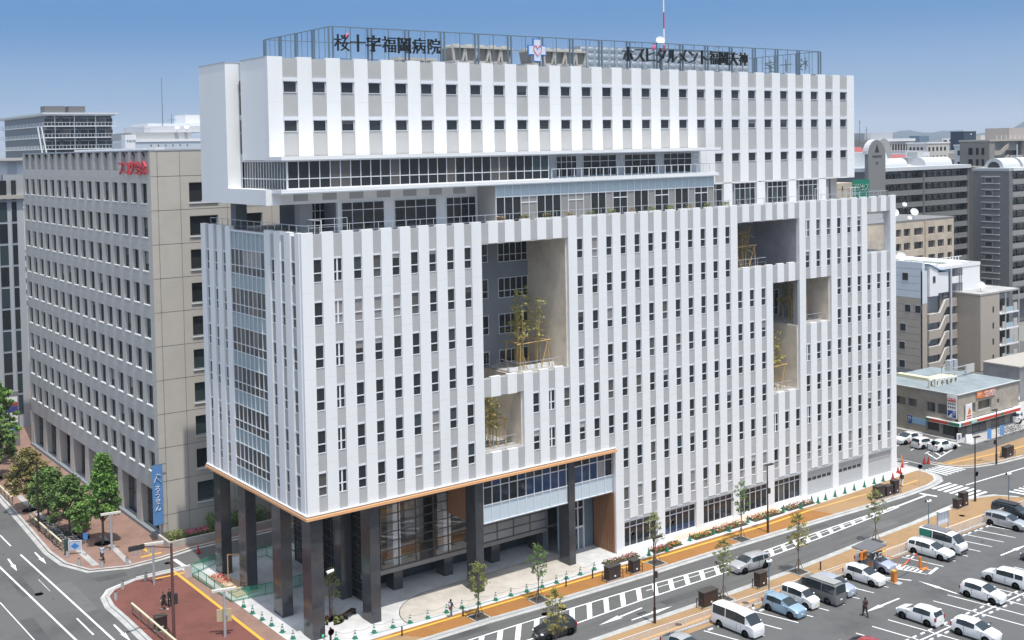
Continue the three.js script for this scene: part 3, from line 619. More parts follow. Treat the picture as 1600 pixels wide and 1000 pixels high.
for (let k = 0; k <= 28; k++) {
  const x = UX + PU * k, low = x > 56 ? (k % 2 === 0 && x < 79 ? 35.2 : 38.1) : (x < 56 && x > 0 ? 42.42 : 38);
  { const s = hp('white_panel', box(x, x + WU, low, UT, ZU - 0.36, ZU), M.white); for (const y of [43.9, 47.35]) part(s, 'joint', box(x + 0.004, x + WU - 0.004, y, y + 0.022, ZU - 0.02, ZU + 0.002), jointM); }
}
const sqF = B().box(-0.68, -0.63, 0, 1.05, 0, 0.16).box(0.63, 0.68, 0, 1.05, 0, 0.16).box(-0.63, 0.63, 0, 0.05, 0, 0.2).box(-0.63, 0.63, 1.0, 1.05, 0, 0.16).box(-0.74, 0.74, 1.05, 1.36, 0, 0.26).geo, sqP = box(-0.63, 0.63, 0.05, 1.0, 0.02, 0.07).geo;
for (let k = 0; k < 28; k++) {
  const x0 = UX + PU * k + WU, xc = x0 + (PU - WU) / 2, tops = [49.2, 45.66]; if (x0 > 56) tops.push(41.62);
  let y = UT - 0.14; const end = x0 > 56 ? 38.1 : 42.42;
  for (const t of tops) {
    const w = hp('square_window', sqF, M.frame, [xc, t - 1.0, ZU - 0.24]); part(w, 'pane', sqP, rnd() < 0.6 ? M.pane2 : M.pane); if (rnd() < 0.12) { const q = rr(0.1, 0.6); part(w, 'blind', box(-0.62, 0.62, 0.99 - q, 0.99, 0.068, 0.075), pick([M.blind, M.curtain])); }
    hp('grey_panel', box(x0 - 0.01, x0 + PU - WU + 0.01, t + 0.36, y, ZU - 0.37, ZU - 0.1), M.grey);
    y = t - 1.0;
    hp('grey_panel', box(x0 - 0.01, xc - 0.68, t - 1.0, t + 0.02, ZU - 0.37, ZU - 0.1), M.grey); hp('grey_panel', box(xc + 0.68, x0 + PU - WU + 0.01, t - 1.0, t + 0.02, ZU - 0.37, ZU - 0.1), M.grey);
  }
  hp('grey_panel', box(x0 - 0.01, x0 + PU - WU + 0.01, end, y, ZU - 0.37, ZU - 0.1), M.grey);
}
// side of the upper block towards the big road
hp('upper_wall', box(UX + 0.05, UX + 0.32, 42.1, 51.4, -11.9, ZU - 0.37), M.white);
hp('upper_wall', B().box(-0.98, 0.6, 38.1, 51.3, -19, -12.7).box(-0.98, 0.45, 38.1, 39.5, -12.7, -4.6), M.white);
hp('coping', B().box(-1.02, 0.6, 51.3, 51.38, -19.05, -12.66).box(UX, UX + 0.36, 51.4, 51.47, -12, ZU - 0.4), M.alu);
hp('upper_recess', box(0.4, 0.6, 39.5, 51.3, -12.7, -11.9), M.spandrel);
for (const t of [49.6, 45.9]) { part(H, 'slit_window', box(0.36, 0.41, t - 1.2, t, -12.62, -11.98), M.pane); part(H, 'slit_window', box(0.36, 0.41, t - 3.2, t - 1.3, -12.62, -11.98), M.pane); }
// tenth floor glass band with slabs and balcony
hp('roof_slab', B().box(-0.3, 55.6, 42.12, 42.4, ZU + 0.001, -2.75), M.white); hp('slab_edge', box(-0.32, 55.62, 42.02, 42.12, ZU + 0.001, -2.72), M.alu);
hp('floor_slab', B().box(-0.4, 55.2, 39.22, 39.5, ZU + 0.001, -2.7).box(0.46, 7, 38.12, 39.22, ZU - 0.3, ZU), M.white); hp('slab_edge', box(-0.42, 55.22, 39.1, 39.22, ZU + 0.001, -2.66), M.alu);
{
  const f = B(), n = 28, x0 = 0.45, x1 = 30.15, w = (x1 - x0) / n, z = -3.15;
  for (let i = 0; i <= n; i++) f.box(x0 + i * w - 0.035, x0 + i * w + 0.035, 39.5, 42.05, z - 0.06, z + 0.06);
  f.box(x0, x1, 39.5, 39.6, z - 0.07, z + 0.07).box(x0, x1, 40.38, 40.46, z - 0.05, z + 0.05).box(x0, x1, 41.95, 42.04, z - 0.05, z + 0.05);
  const fr = hp('glass_band', f, M.frame), wp = [M.pane, M.pane, M.pane, M.pane, M.pane2, M.blind];
  for (let i = 0; i < n; i++) { const m = i > 25 ? M.paneTeal : pick(wp); part(fr, 'pane', box(x0 + i * w + 0.035, x0 + (i + 1) * w - 0.035, 39.6, 40.38, z - 0.02, z + 0.02), m === M.blind ? m : M.pane); part(fr, 'pane', box(x0 + i * w + 0.035, x0 + (i + 1) * w - 0.035, 40.46, 41.95, z - 0.02, z + 0.02), m); }
  const s = B(), m = 16, w2 = 9.2 / m;
  for (let i = 0; i <= m; i++) s.box(0.36, 0.48, 39.5, 42.05, z - 0.06 - i * w2 - 0.03, z - 0.06 - i * w2 + 0.03);
  s.box(0.37, 0.47, 40.36, 40.44, z - 9.2, z); s.box(0.37, 0.47, 41.95, 42.05, z - 9.2, z);
  const sf = hp('glass_band', s, M.frame);
  for (let i = 0; i < m; i++) for (const [a, b] of [[39.5, 40.36], [40.44, 41.95]]) part(sf, 'pane', box(0.4, 0.43, a, b, z - 0.03 - (i + 1) * w2, z - 0.09 - i * w2), i > 6 && i % 3 ? M.pane : M.paneTeal);
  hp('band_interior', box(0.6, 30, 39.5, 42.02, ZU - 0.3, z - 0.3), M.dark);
}
hp('balcony_wall', box(30.2, 55.2, 39.5, 42.02, ZU - 0.36, ZU + 0.02), mat(0.55, 0.58, 0.6, { roughness: 0.7 }));
for (const [a, b] of [[33.5, 36.4], [37.3, 42.2], [43.4, 48.3], [49.5, 54.1]]) gridWindow(a, b, 39.6, 41.85, ZU + 0.02, 4, 0.7, [M.pane, M.pane, M.pane2]);
hp('balcony_end_wall', B().box(55.3, 56.65, 38.1, 42.1, ZU - 0.3, ZU), M.white); addWindow(55.0, 40.6, ZU - 0.1, 1.3, 1.1, M.pane, M.pane, false);
{
  const f = B(), g = B(); for (let i = 0; i <= 24; i++) { const x = 30.4 + i * 1.02; f.box(x - 0.035, x + 0.035, 39.5, 40.55, -2.95, -2.88); }
  f.box(30.4, 54.9, 40.5, 40.56, -2.96, -2.87).box(30.4, 54.9, 39.55, 39.6, -2.95, -2.88); f.bar(V(54.9, 40.53, -2.9), V(54.9, 40.53, -6), 0.06);
  hp('balcony_rail', f, M.frame);
}
// ninth floor
hp('ninth_floor_wall', B().box(7.0, 23.2, 35.2, 39.1, ZU - 0.36, ZU - 0.05), M.white);
for (const x of [2.4, 5.4, 8.3, 11.3, 14.3, 17.3, 20.2]) hp('grey_panel', box(x, x + 1.49, 38.3, 39.1, ZU - 0.06, x < 6 ? ZU + 0.02 : ZU - 0.01), M.grey);
for (const [a, b] of [[7.35, 12.05], [13.2, 18.1], [19.25, 22.9]]) gridWindow(a, b, 35.3, 38.0, ZU - 0.05, 4, 0.72, [M.pane, M.pane, M.pane2]);
{
  const f = B(), n = 30, x0 = 23.3, x1 = 54.7, w = (x1 - x0) / n, z = -3.1;
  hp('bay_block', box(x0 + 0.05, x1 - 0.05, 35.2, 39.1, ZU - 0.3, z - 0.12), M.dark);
  for (let i = 0; i <= n; i++) f.box(x0 + i * w - 0.03, x0 + i * w + 0.03, 35.25, 39.1, z - 0.1, z + 0.05);
  f.box(x0, x1, 37.86, 37.96, z - 0.1, z + 0.06); f.box(x0, x1, 35.2, 35.3, z - 0.1, z + 0.04);
  const fr = hp('glass_bay', f, M.frame);
  const tr = B();
  for (let i = 0; i < n; i++) {
    const a = x0 + i * w + 0.03, b = x0 + (i + 1) * w - 0.03, c = i % 6, m = c === 3 || c === 4 ? (i < 5 || (i > 8 && i < 12) ? M.curtain : M.pane) : c === 2 && i > 5 ? M.curtain : c === 5 && i > 6 ? M.curtain : M.pane;
    part(fr, 'spandrel', box(a, b, 37.96, 39.08, z - 0.08, z), M.spandrel);
    if (c === 3 || c === 4) { part(fr, 'pane', box(a, b, 35.3, 37.2, z - 0.08, z - 0.02), m); part(fr, 'pane', box(a, b, 37.3, 37.86, z - 0.08, z - 0.02), m); tr.box(a, b, 37.2, 37.3, z - 0.09, z + 0.03); }
    else part(fr, 'pane', box(a, b, 35.3, 37.86, z - 0.08, z - 0.02), m);
  }
  hp('transom', tr, M.frame);
}
hp('bay_side', box(23.2, 23.3, 35.2, 39.1, ZU, -3.1), M.grey);
for (const [a, b] of [[57.4, 59.6], [61.8, 65.5], [67.8, 71.5], [73.8, 77.5]]) gridWindow(a, b, 35.3, 38.0, ZU - 0.3, a < 60 ? 2 : 4, 0.75, [M.pane, M.pane, M.paneTeal]);
hp('upper_roof', box(UX + 0.3, 84.8, 50.98, 51.05, -22, ZU - 0.3), M.concrete);
// ---------------------------------------------------------------- lettering: strokes on a 10 x 10 grid (y up)
const GL = {
  '桜': '0,7 4,7;2,10 2,0;2,6.5 0,3;2,6 4,4.5;5,9.5 5.6,8;7,9.8 7,8.2;9.4,9.8 8.4,8;4.6,4.8 10,4.8;7.4,7 5.4,3 9.8,0;8.8,4.8 7.2,1.6 4.6,0',
  '十': '0.3,5.6 9.7,5.6;5,10 5,0', '字': '5,10 5,8.7;0.7,6.8 0.7,8.5 9.3,8.5 9.3,6.8;2.5,6.6 7.4,6.6 5,4.9 5,0.4 3.4,0.4;0.3,3.9 9.7,3.9',
  '福': '2,10 2,8.6;0.2,8 3.9,8 0.3,3.4;2.1,6 2.1,0;2.6,5 3.9,3.8;4.6,9.4 10,9.4;5.3,7.8 9.3,7.8 9.3,5.9 5.3,5.9 5.3,7.8;4.8,4.3 9.8,4.3 9.8,0.3 4.8,0.3 4.8,4.3;7.3,4.3 7.3,0.3;4.8,2.3 9.8,2.3',
  '岡': '0.6,0 0.6,9.4 9.4,9.4 9.4,0.2 8,0.2;3,8.4 3.6,7;7,8.4 6.4,7;2.2,6.4 7.8,6.4;5,6.4 5,1.8;2.6,4.6 2.6,1.8 7.4,1.8 7.4,4.6',
  '病': '5.6,10 5.6,8.8;1.8,8.8 9.8,8.8;1.9,8.8 1.8,3.4 0.4,0;0.2,7.2 1.2,5.8;0,3.2 1.8,4.2;3.4,6.9 9.6,6.9;3.4,0 3.4,4.9 9.5,4.9 9.5,0.2 8.4,0.2;6.4,6.9 6.3,4.2 4.6,1.8;6.4,4 8.2,2',
  '院': '0.6,0 0.6,9.4 3.3,9.4 2,6.6 3.4,4.6 2.6,3.2 1.6,3.4;6.9,10 6.9,8.8;4.3,6.9 4.3,8.6 9.6,8.6 9.6,6.9;5.2,6.6 8.8,6.6;4,4.5 10,4.5;6,4.5 5.6,1.8 3.8,0;8,4.5 8,0.6 9.9,0.6 9.9,1.8',
  'ホ': '0.4,7.4 9.6,7.4;5,10 5,0.3 3.4,0.5;2.4,5.4 0.8,1.6;7.6,5.4 9.3,1.6', 'ス': '1,8.8 8.6,8.8 6,4.4 0.6,0.4;5.8,4.6 9.6,0.4', 'ピ': '1.4,9.4 1.4,0.8 9,0.8;8,6.6 1.4,4.9',
  'タ': '3.8,10 0.8,5.4;3.4,8.6 9,8.6 6.4,3.4 2,0;3,5.8 6.8,3.4', 'ル': '2.8,9 2.6,3.6 0.4,0.4;5.6,9.4 5.6,0.8 9.6,4.2', 'メ': '8,9.6 5,3.6 0.6,0.2;2.4,7 8.8,1.6', 'ン': '1,8.8 4,6.8;1,0.6 6,2.4 9.4,7.6', 'ト': '3.2,10 3.2,0;3.4,6 8,3.4',
  '天': '1,9 9,9;0.3,5.4 9.7,5.4;5,9 4.6,4.6 0.6,0.2;5.2,5 9.5,0.2', '神': '2,10 2,8.6;0.2,8 3.9,8 0.3,3.4;2.1,6 2.1,0;2.6,5 3.9,3.8;5,8 9.6,8 9.6,2.6 5,2.6 5,8;5,5.3 9.6,5.3;7.3,10 7.3,0',
  'フ': '0.8,8.8 9,8.8 7,3.4 2.4,0', 'コ': '1,8.4 9,8.4 9,0;1,1.2 9,1.2', 'ク': '3.8,10 0.8,5.6;3.4,8.4 9,8.4 6.6,3.4 2,0', '生': '2.6,9.4 0.8,5.6;2,7.4 9,7.4;5.2,10 5.2,0.4;1.6,4 8.8,4;0.4,0.4 9.6,0.4', '命': '5,10 0.4,6;5,10 9.6,6;3,6.6 7,6.6;1,4.6 1,1 4,1 4,4.6 1,4.6;5.6,0 5.6,4.8 9.2,4.8 9.2,1.2 8,1.2',
  'ア': '0.8,9 9.2,9 6.4,5.6;5,7 4.6,3.2 2,0', 'セ': '3,9.8 3,1 9,1;0.4,5.8 9,7.4 6.6,4', 'ろ': '2,9 8,9 1.4,3.6 5,5.6 8.8,4.2 8.4,1.4 3.4,0.2', 'う': '3.4,9.6 6.6,9;1.6,6 5.6,6.8 8,5.4 7.6,2.8 4,0', 'き': '1.6,8.2 8.4,8.8;1.4,6 8.8,6.6;3.8,10 7.4,4;7.2,4 3.4,3.8;2.4,3.2 2.6,0.8 8,0.6', 'ん': '5.4,9.8 0.6,0.4 3.8,4.6 5.6,0.8 7.4,0.4 9.6,3.6',
  'サ': '0.4,7 9.6,7;3,9.6 3,3.8;7,9.6 7,4 3.4,0', '入': '3.4,9.6 5,8.6 4.6,5.6 0.6,0.2;4.8,7 9.6,0.2', '口': '1.2,9 8.8,9 8.8,0.8 1.2,0.8 1.2,9', 'P': '1.6,0 1.6,10 7,10 8.6,8.6 8.6,6.2 7,4.6 1.6,4.6', 'K': '1.4,0 1.4,10;8.4,10 1.6,4.6;3.4,6 8.8,0', 'r': '2,0 2,7;2,5 4,6.8 7,6.8', 'e': '1.4,3.8 8.4,3.8 8,6 5,7 2,6 1.4,3.4 2.4,0.8 5.2,0 8,1', 'w': '0.6,7 2.8,0 5,6 7.2,0 9.4,7',
  'S': '8.6,8.6 6,10 2.4,9.4 1.6,7 4.6,5.4 8,3.8 8.2,1.2 5,0 1.4,1.2', 'E': '8.4,10 1.8,10 1.8,0 8.4,0;1.8,5 7.6,5', 'I': '5,10 5,0', 'N': '1.4,0 1.4,10 8.6,0 8.6,10', 't': '4,9 4,1 6,0 7.6,0.4;1.6,6.8 7,6.8', 'o': '5,7 1.8,6 1.2,3.4 2.2,0.8 5,0 7.8,0.8 8.8,3.4 8.2,6 5,7', 'y': '1.2,7 5,0.6;8.8,7 3,-3',
};
// one glyph as raised bars, in the x-y plane, w metres wide and h high, lower left corner at the origin
function glyph(ch, w, h, d, th) {
  const m = B();
  for (const s of GL[ch].split(';')) {
    const pts = s.trim().split(' ').map((q) => q.split(',').map(Number)).map(([x, y]) => V((x / 10) * w, (y / 10) * h, d / 2));
    for (let i = 0; i < pts.length - 1; i++) {
      const a = pts[i], b = pts[i + 1], e = V().subVectors(b, a).normalize().multiplyScalar(th * 0.42);
      m.bar(a.clone().sub(e), b.clone().add(e), th, d * (1 - 0.02 * i));
    }
  }
  return m;
}
function letters(parent, text, mat_, x, y, z, w, h, gap, d = 0.08, th = 0.18, vertical) {
  [...text].forEach((c, i) => { if (c !== ' ') part(parent, 'letter', glyph(c, w, h, d, th * (GL[c].split(';').length > 6 ? 0.66 : 1)), mat_, vertical ? [x, y - i * (h + gap), z] : [x + i * (w + gap), y, z]); });
}
const inkDark = mat(0.01, 0.016, 0.02, { roughness: 0.6 }), pink = mat(0.75, 0.12, 0.28, { roughness: 0.5 });
// ---- roof of the hospital: screen, signs, plant
{
  const t = thing('rooftop_screen', 'tall open steel post screen around the hospital roof', 'screen', [0, 51.05, 0]);
  const x0 = 7.5, x1 = 79.8, z = -7.5, zb = -21.7, h = 3.5, top = B();
  const posts = (x, zz, n) => { const m = B(); for (const s of [-0.22, 0.22]) n ? m.box(x - 0.07, x + 0.07, 0, h, zz + s - 0.07, zz + s + 0.07) : m.box(x + s - 0.07, x + s + 0.07, 0, h, zz - 0.07, zz + 0.07); part(t, 'post', m, M.steel); };
  for (let i = 0; i <= 17; i++) posts(x0 + ((x1 - x0) * i) / 17, z, 0);
  for (let i = 1; i <= 4; i++) { posts(x0, z + ((zb - z) * i) / 4, 1); posts(x1, z + ((zb - z) * i) / 4, 1); }
  for (let i = 0; i < 17; i++) { const x = x0 + ((x1 - x0) * (i + 0.5)) / 17; part(t, 'upright', box(x - 0.035, x + 0.035, 0, h, z - 0.03, z + 0.03), M.steel); }
  for (let i = 0; i < 68; i++) { if (i % 2 === 0) continue; const x = x0 + ((x1 - x0) * (i + 0.5)) / 68; part(t, 'wire', box(x - 0.012, x + 0.012, 0.5, h, z + 0.05, z + 0.07), M.steel); }
  for (let i = 0; i < 4; i++) for (const xx of [x0, x1]) for (const q of [0.33, 0.66]) { const zz = z + ((zb - z) * (i + q)) / 4; part(t, 'upright', box(xx - 0.025, xx + 0.025, 0, h, zz - 0.025, zz + 0.025), M.steel); }
  for (const y of [h, 0.5]) part(t, 'rail', B().bar(V(x0, y, z), V(x1, y, z), y === h ? 0.1 : 0.06).bar(V(x0, y, zb), V(x1, y, zb), 0.08).bar(V(x0, y, z), V(x0, y, zb), 0.08).bar(V(x1, y, z), V(x1, y, zb), 0.08), M.steel);
}
{
  const s = thing('rooftop_sign', 'dark raised sign letters at the left end of the hospital roof screen', 'sign', [7.8, 52.35, -7.25]);
  letters(s, '桜十字福岡病院', inkDark, 0, 0, 0, 1.45, 1.4, 0.29, 0.12, 0.29);
  part(s, 'petal', new THREE.SphereGeometry(0.3, 10, 8).scale(0.55, 1, 0.3).rotateZ(-0.35), pink, [1.3, 1.35, 0.05]);
  const s2 = thing('rooftop_sign', 'dark katakana sign letters at the right of the hospital roof screen', 'sign', [44.7, 52.4, -7.25]);
  letters(s2, 'ホスピタルメント福岡天神', inkDark, 0, 0, 0, 1.45, 1.42, 0.3, 0.12, 0.3);
  part(s2, 'petal', new THREE.SphereGeometry(0.32, 10, 8).scale(0.7, 1, 0.3), pink, [4.75, 1.6, 0.05]);
  const s3 = thing('rooftop_sign', 'sign letters seen from behind on the far end of the roof screen', 'sign', [79.9, 52.4, -9.5], -Math.PI / 2 + Math.PI);
  letters(s3, '桜十字', mat(0.22, 0.26, 0.27), 0, 0, 0, 1.9, 1.5, 0.7, 0.12, 0.24);
  const c = thing('cross_emblem', 'white cross emblem edged in blue with a pink heart on the roof', 'emblem', [32.2, 53.1, -7.3]);
  const cr = (a, b) => [[-b, -a], [b, -a], [b, -b], [a, -b], [a, b], [b, b], [b, a], [-b, a], [-b, b], [-a, b], [-a, -b], [-b, -b]];
  part(c, 'border', B().prism(cr(1.25, 0.56), 0, 0.12), mat(0.05, 0.2, 0.5)); part(c, 'cross_face', B().prism(cr(1.12, 0.43), 0.12, 0.18), mat(0.6, 0.66, 0.76));
  const hm = B(), hpts = [[0, -0.6], [-0.55, 0.05], [-0.5, 0.45], [-0.2, 0.5], [0, 0.15], [0.2, 0.5], [0.5, 0.45], [0.55, 0.05], [0, -0.6]];
  for (let i = 0; i < hpts.length - 1; i++) hm.bar(V(hpts[i][0], hpts[i][1], 0.2), V(hpts[i + 1][0], hpts[i + 1][1], 0.2), 0.09, 0.04);
  part(c, 'heart', hm, pink);
}
const beigeUnit = mat(0.5, 0.48, 0.44, { roughness: 0.6 }), coilMat = mat(0.24, 0.23, 0.21, { roughness: 0.8, map: at(T.streak, 0.4, 3) });
function chiller(x, w, label) {
  const t = thing('rooftop_chiller', label, 'chiller', [x, 51.05, -10.5], 0, 'beige chillers on the hospital roof');
  part(t, 'casing', B().box(-w / 2, w / 2, 0.3, 0.9, -1.3, 1.1).box(-w / 2, w / 2, 2.2, 2.4, -1.4, 1.4), beigeUnit);
  part(t, 'coil', B().prism([[-w * 0.3, 0.9], [w * 0.3, 0.9], [w * 0.46, 2.2], [-w * 0.46, 2.2]], -1.2, 1.0), coilMat);
  for (const s of [-1, 1]) part(t, 'rib', B().bar(V(s * w * 0.36, 0.9, 1.08), V(s * w * 0.5, 2.2, 1.2), 0.22), beigeUnit);
  for (const dz of [-0.7, 0.7]) part(t, 'fan', B().cyl(V(0, 2.4, dz), V(0, 2.62, dz), w * 0.32, w * 0.32, 14), beigeUnit);
  return t;
}
for (let i = 0; i < 5; i++) chiller(23.5 + i * 1.55, 1.5, ['first beige chiller right of the long roof lettering', 'second beige chiller behind the roof screen', 'middle beige chiller of the left chiller row', 'fourth beige chiller of the left row', 'last beige chiller before the white cross emblem'][i]);
for (let i = 0; i < 5; i++) chiller(34.0 + i * 1.55, 1.5, ['beige chiller just right of the white cross emblem', 'second beige chiller right of the cross emblem', 'middle beige chiller of the right chiller row', 'fourth beige chiller of the right chiller row', 'last beige chiller beside the silver water tank'][i]);
{
  const a = thing('rooftop_duct', 'low beige duct box on the hospital roof behind the lettering', 'duct', [18.2, 51.05, -10]);
  part(a, 'casing', B().box(-2.3, 2.3, 0.2, 1.0, -1, 1), beigeUnit); for (const x of [-1.4, 0.2, 1.6]) part(a, 'louvre', box(x - 0.5, x + 0.5, 0.3, 0.75, 1.0, 1.04), coilMat);
}
const tankM = mat(0.36, 0.41, 0.46, { roughness: 0.5, metalness: 0.35 });
function waterTank(x, w, h, n, rows, label) {
  const t = thing('water_tank', label, 'water tank', [x, 51.3, -11.5], 0);
  part(t, 'tank_body', box(-w / 2, w / 2, 0, h, -2, 0), tankM);
  const bulge = new THREE.SphereGeometry(0.5, 10, 5, 0, Math.PI * 2, 0, Math.PI / 2).rotateX(Math.PI / 2).scale(1, 1, 0.2);
  const c = w / n, r = h / rows;
  for (let i = 0; i < n; i++) for (let j = 0; j < rows; j++) { const m = part(t, 'tank_panel', bulge, tankM, [-w / 2 + (i + 0.5) * c, (j + 0.5) * r, 0]); m.scale.set(c * 0.85, r * 0.85, 1); }
  const g = B(); for (const dx of [-w * 0.25, w * 0.2]) { g.box(dx - 0.8, dx - 0.76, h, h + 0.8, -1, -0.96).box(dx + 0.8, dx + 0.84, h, h + 0.8, -1, -0.96).box(dx - 0.76, dx + 0.8, h + 0.76, h + 0.8, -1, -0.97); } part(t, 'hatch_rail', g, M.steel);
}
waterTank(48.3, 12.6, 3.0, 11, 4, 'silver panelled water tank between the chillers and the red pole'); waterTank(63.0, 15.6, 2.9, 13, 4, 'silver panelled water tank behind the right roof lettering');
{ const w = thing('roof_plant_wall', 'pale blue steel enclosure on the roof around the tanks', 'enclosure', [0, 51.05, 0]); part(w, 'wall', box(52, 71, 0, 3.6, -14.2, -14), mat(0.3, 0.36, 0.42)); part(w, 'cap_rail', box(52, 71, 3.6, 3.7, -14.3, -13.9), M.steel);
  const m = thing('lightning_mast', 'thin red and white mast rising from the hospital roof', 'mast', [57, 51.05, -13]);
  for (let i = 0; i < 6; i++) part(m, 'mast_section', B().cyl(V(0, 2 + i * 2, 0), V(0, 4 + i * 2, 0), 0.11 - i * 0.008, 0.1 - i * 0.008, 8), i % 2 ? M.whitePaint : M.redPaint);
  part(m, 'base', B().cyl(V(0, 0, 0), V(0, 2, 0), 0.14, 0.14, 8), M.alu); }
function dish(name, label, x, y, z, r, group) {
  const t = thing(name, label, 'dish', [x, y, z], 0, group);
  part(t, 'mount', B().cyl(V(0, 0, 0), V(0, r * 1.5, 0), 0.06, 0.05, 6), M.alu);
  const g = new THREE.SphereGeometry(r * 1.6, 16, 6, 0, Math.PI * 2, 0, 0.65).translate(0, -r * 1.6, 0).rotateX(Math.PI / 2 - 0.5 + Math.PI).rotateY(-0.6);
  part(t, 'reflector', g, M.whitePaint, [0, r * 1.7, 0.15]); part(t, 'feed', B().cyl(V(0, r * 1.7, 0), V(-r * 0.4, r * 2.0, r * 0.9), 0.03, 0.03, 5), M.alu);
  return t;
}
dish('satellite_dish', 'white satellite dish beside the red mast on the hospital roof', 56.2, 54.6, -13, 0.55);
dish('satellite_dish', 'white dish among potted plants on the terrace corner', 20, 35.2, -19, 0.4);

// ---- generic office block face helper: panes set in a wall with reveals
function wallWithWindows(parent, { x0, x1, y0, y1, z, wins, m, depth = 0.35, pane = M.pane, sill, axis = 'z', name = 'window', frame }) {
  // a wall in the x-y plane facing +z (or, with axis x, in the z-y plane facing -x); wins: [x0, x1, y0, y1]
  const xs = [...new Set([x0, x1, ...wins.flatMap((w) => [w[0], w[1]])])].sort((a, b) => a - b), ys = [...new Set([y0, y1, ...wins.flatMap((w) => [w[2], w[3]])])].sort((a, b) => a - b);
  const P = (mb, a, b, c, d, e, f) => axis === 'z' ? mb.box(a, b, c, d, z - e, z - f) : mb.box(z + f, z + e, c, d, a, b);
  const mb = B(), hole = (x, y) => wins.some((w) => x > w[0] && x < w[1] && y > w[2] && y < w[3]);
  for (let j = 0; j < ys.length - 1; j++) {
    let run = null;
    for (let i = 0; i <= xs.length - 1; i++) {
      const open = i === xs.length - 1 || hole((xs[i] + xs[i + 1]) / 2, (ys[j] + ys[j + 1]) / 2);
      if (!open && run === null) run = xs[i];
      if (open && run !== null) { P(mb, run, xs[i], ys[j], ys[j + 1], depth, 0); run = null; }
    }
  }
  part(parent, 'wall', mb, m);
  for (const w of wins) {
    const f = B(), t = 0.07;
    P(f, w[0], w[0] + t, w[2], w[3], depth, depth - 0.1); P(f, w[1] - t, w[1], w[2], w[3], depth, depth - 0.1); P(f, w[0] + t, w[1] - t, w[3] - t, w[3], depth, depth - 0.1); P(f, w[0] + t, w[1] - t, w[2], w[2] + t, depth, depth - 0.1);
    const fr = part(parent, name, f, frame || M.alu);
    const cut = w[4] ? w[4] : 1, pw = (w[1] - w[0] - 2 * t) / cut;
    for (let i = 0; i < cut; i++) { const q = B(); P(q, w[0] + t + i * pw + (i ? 0.04 : 0), w[0] + t + (i + 1) * pw, w[2] + t, w[3] - t, depth, depth - 0.05); part(fr, 'pane', q, Array.isArray(pane) ? pick(pane) : pane); }
    if (sill) { const q = B(); P(q, w[0] - 0.06, w[1] + 0.06, w[2] - 0.14, w[2], depth - 0.02, -0.12); part(fr, 'sill', q, sill); }
  }
}
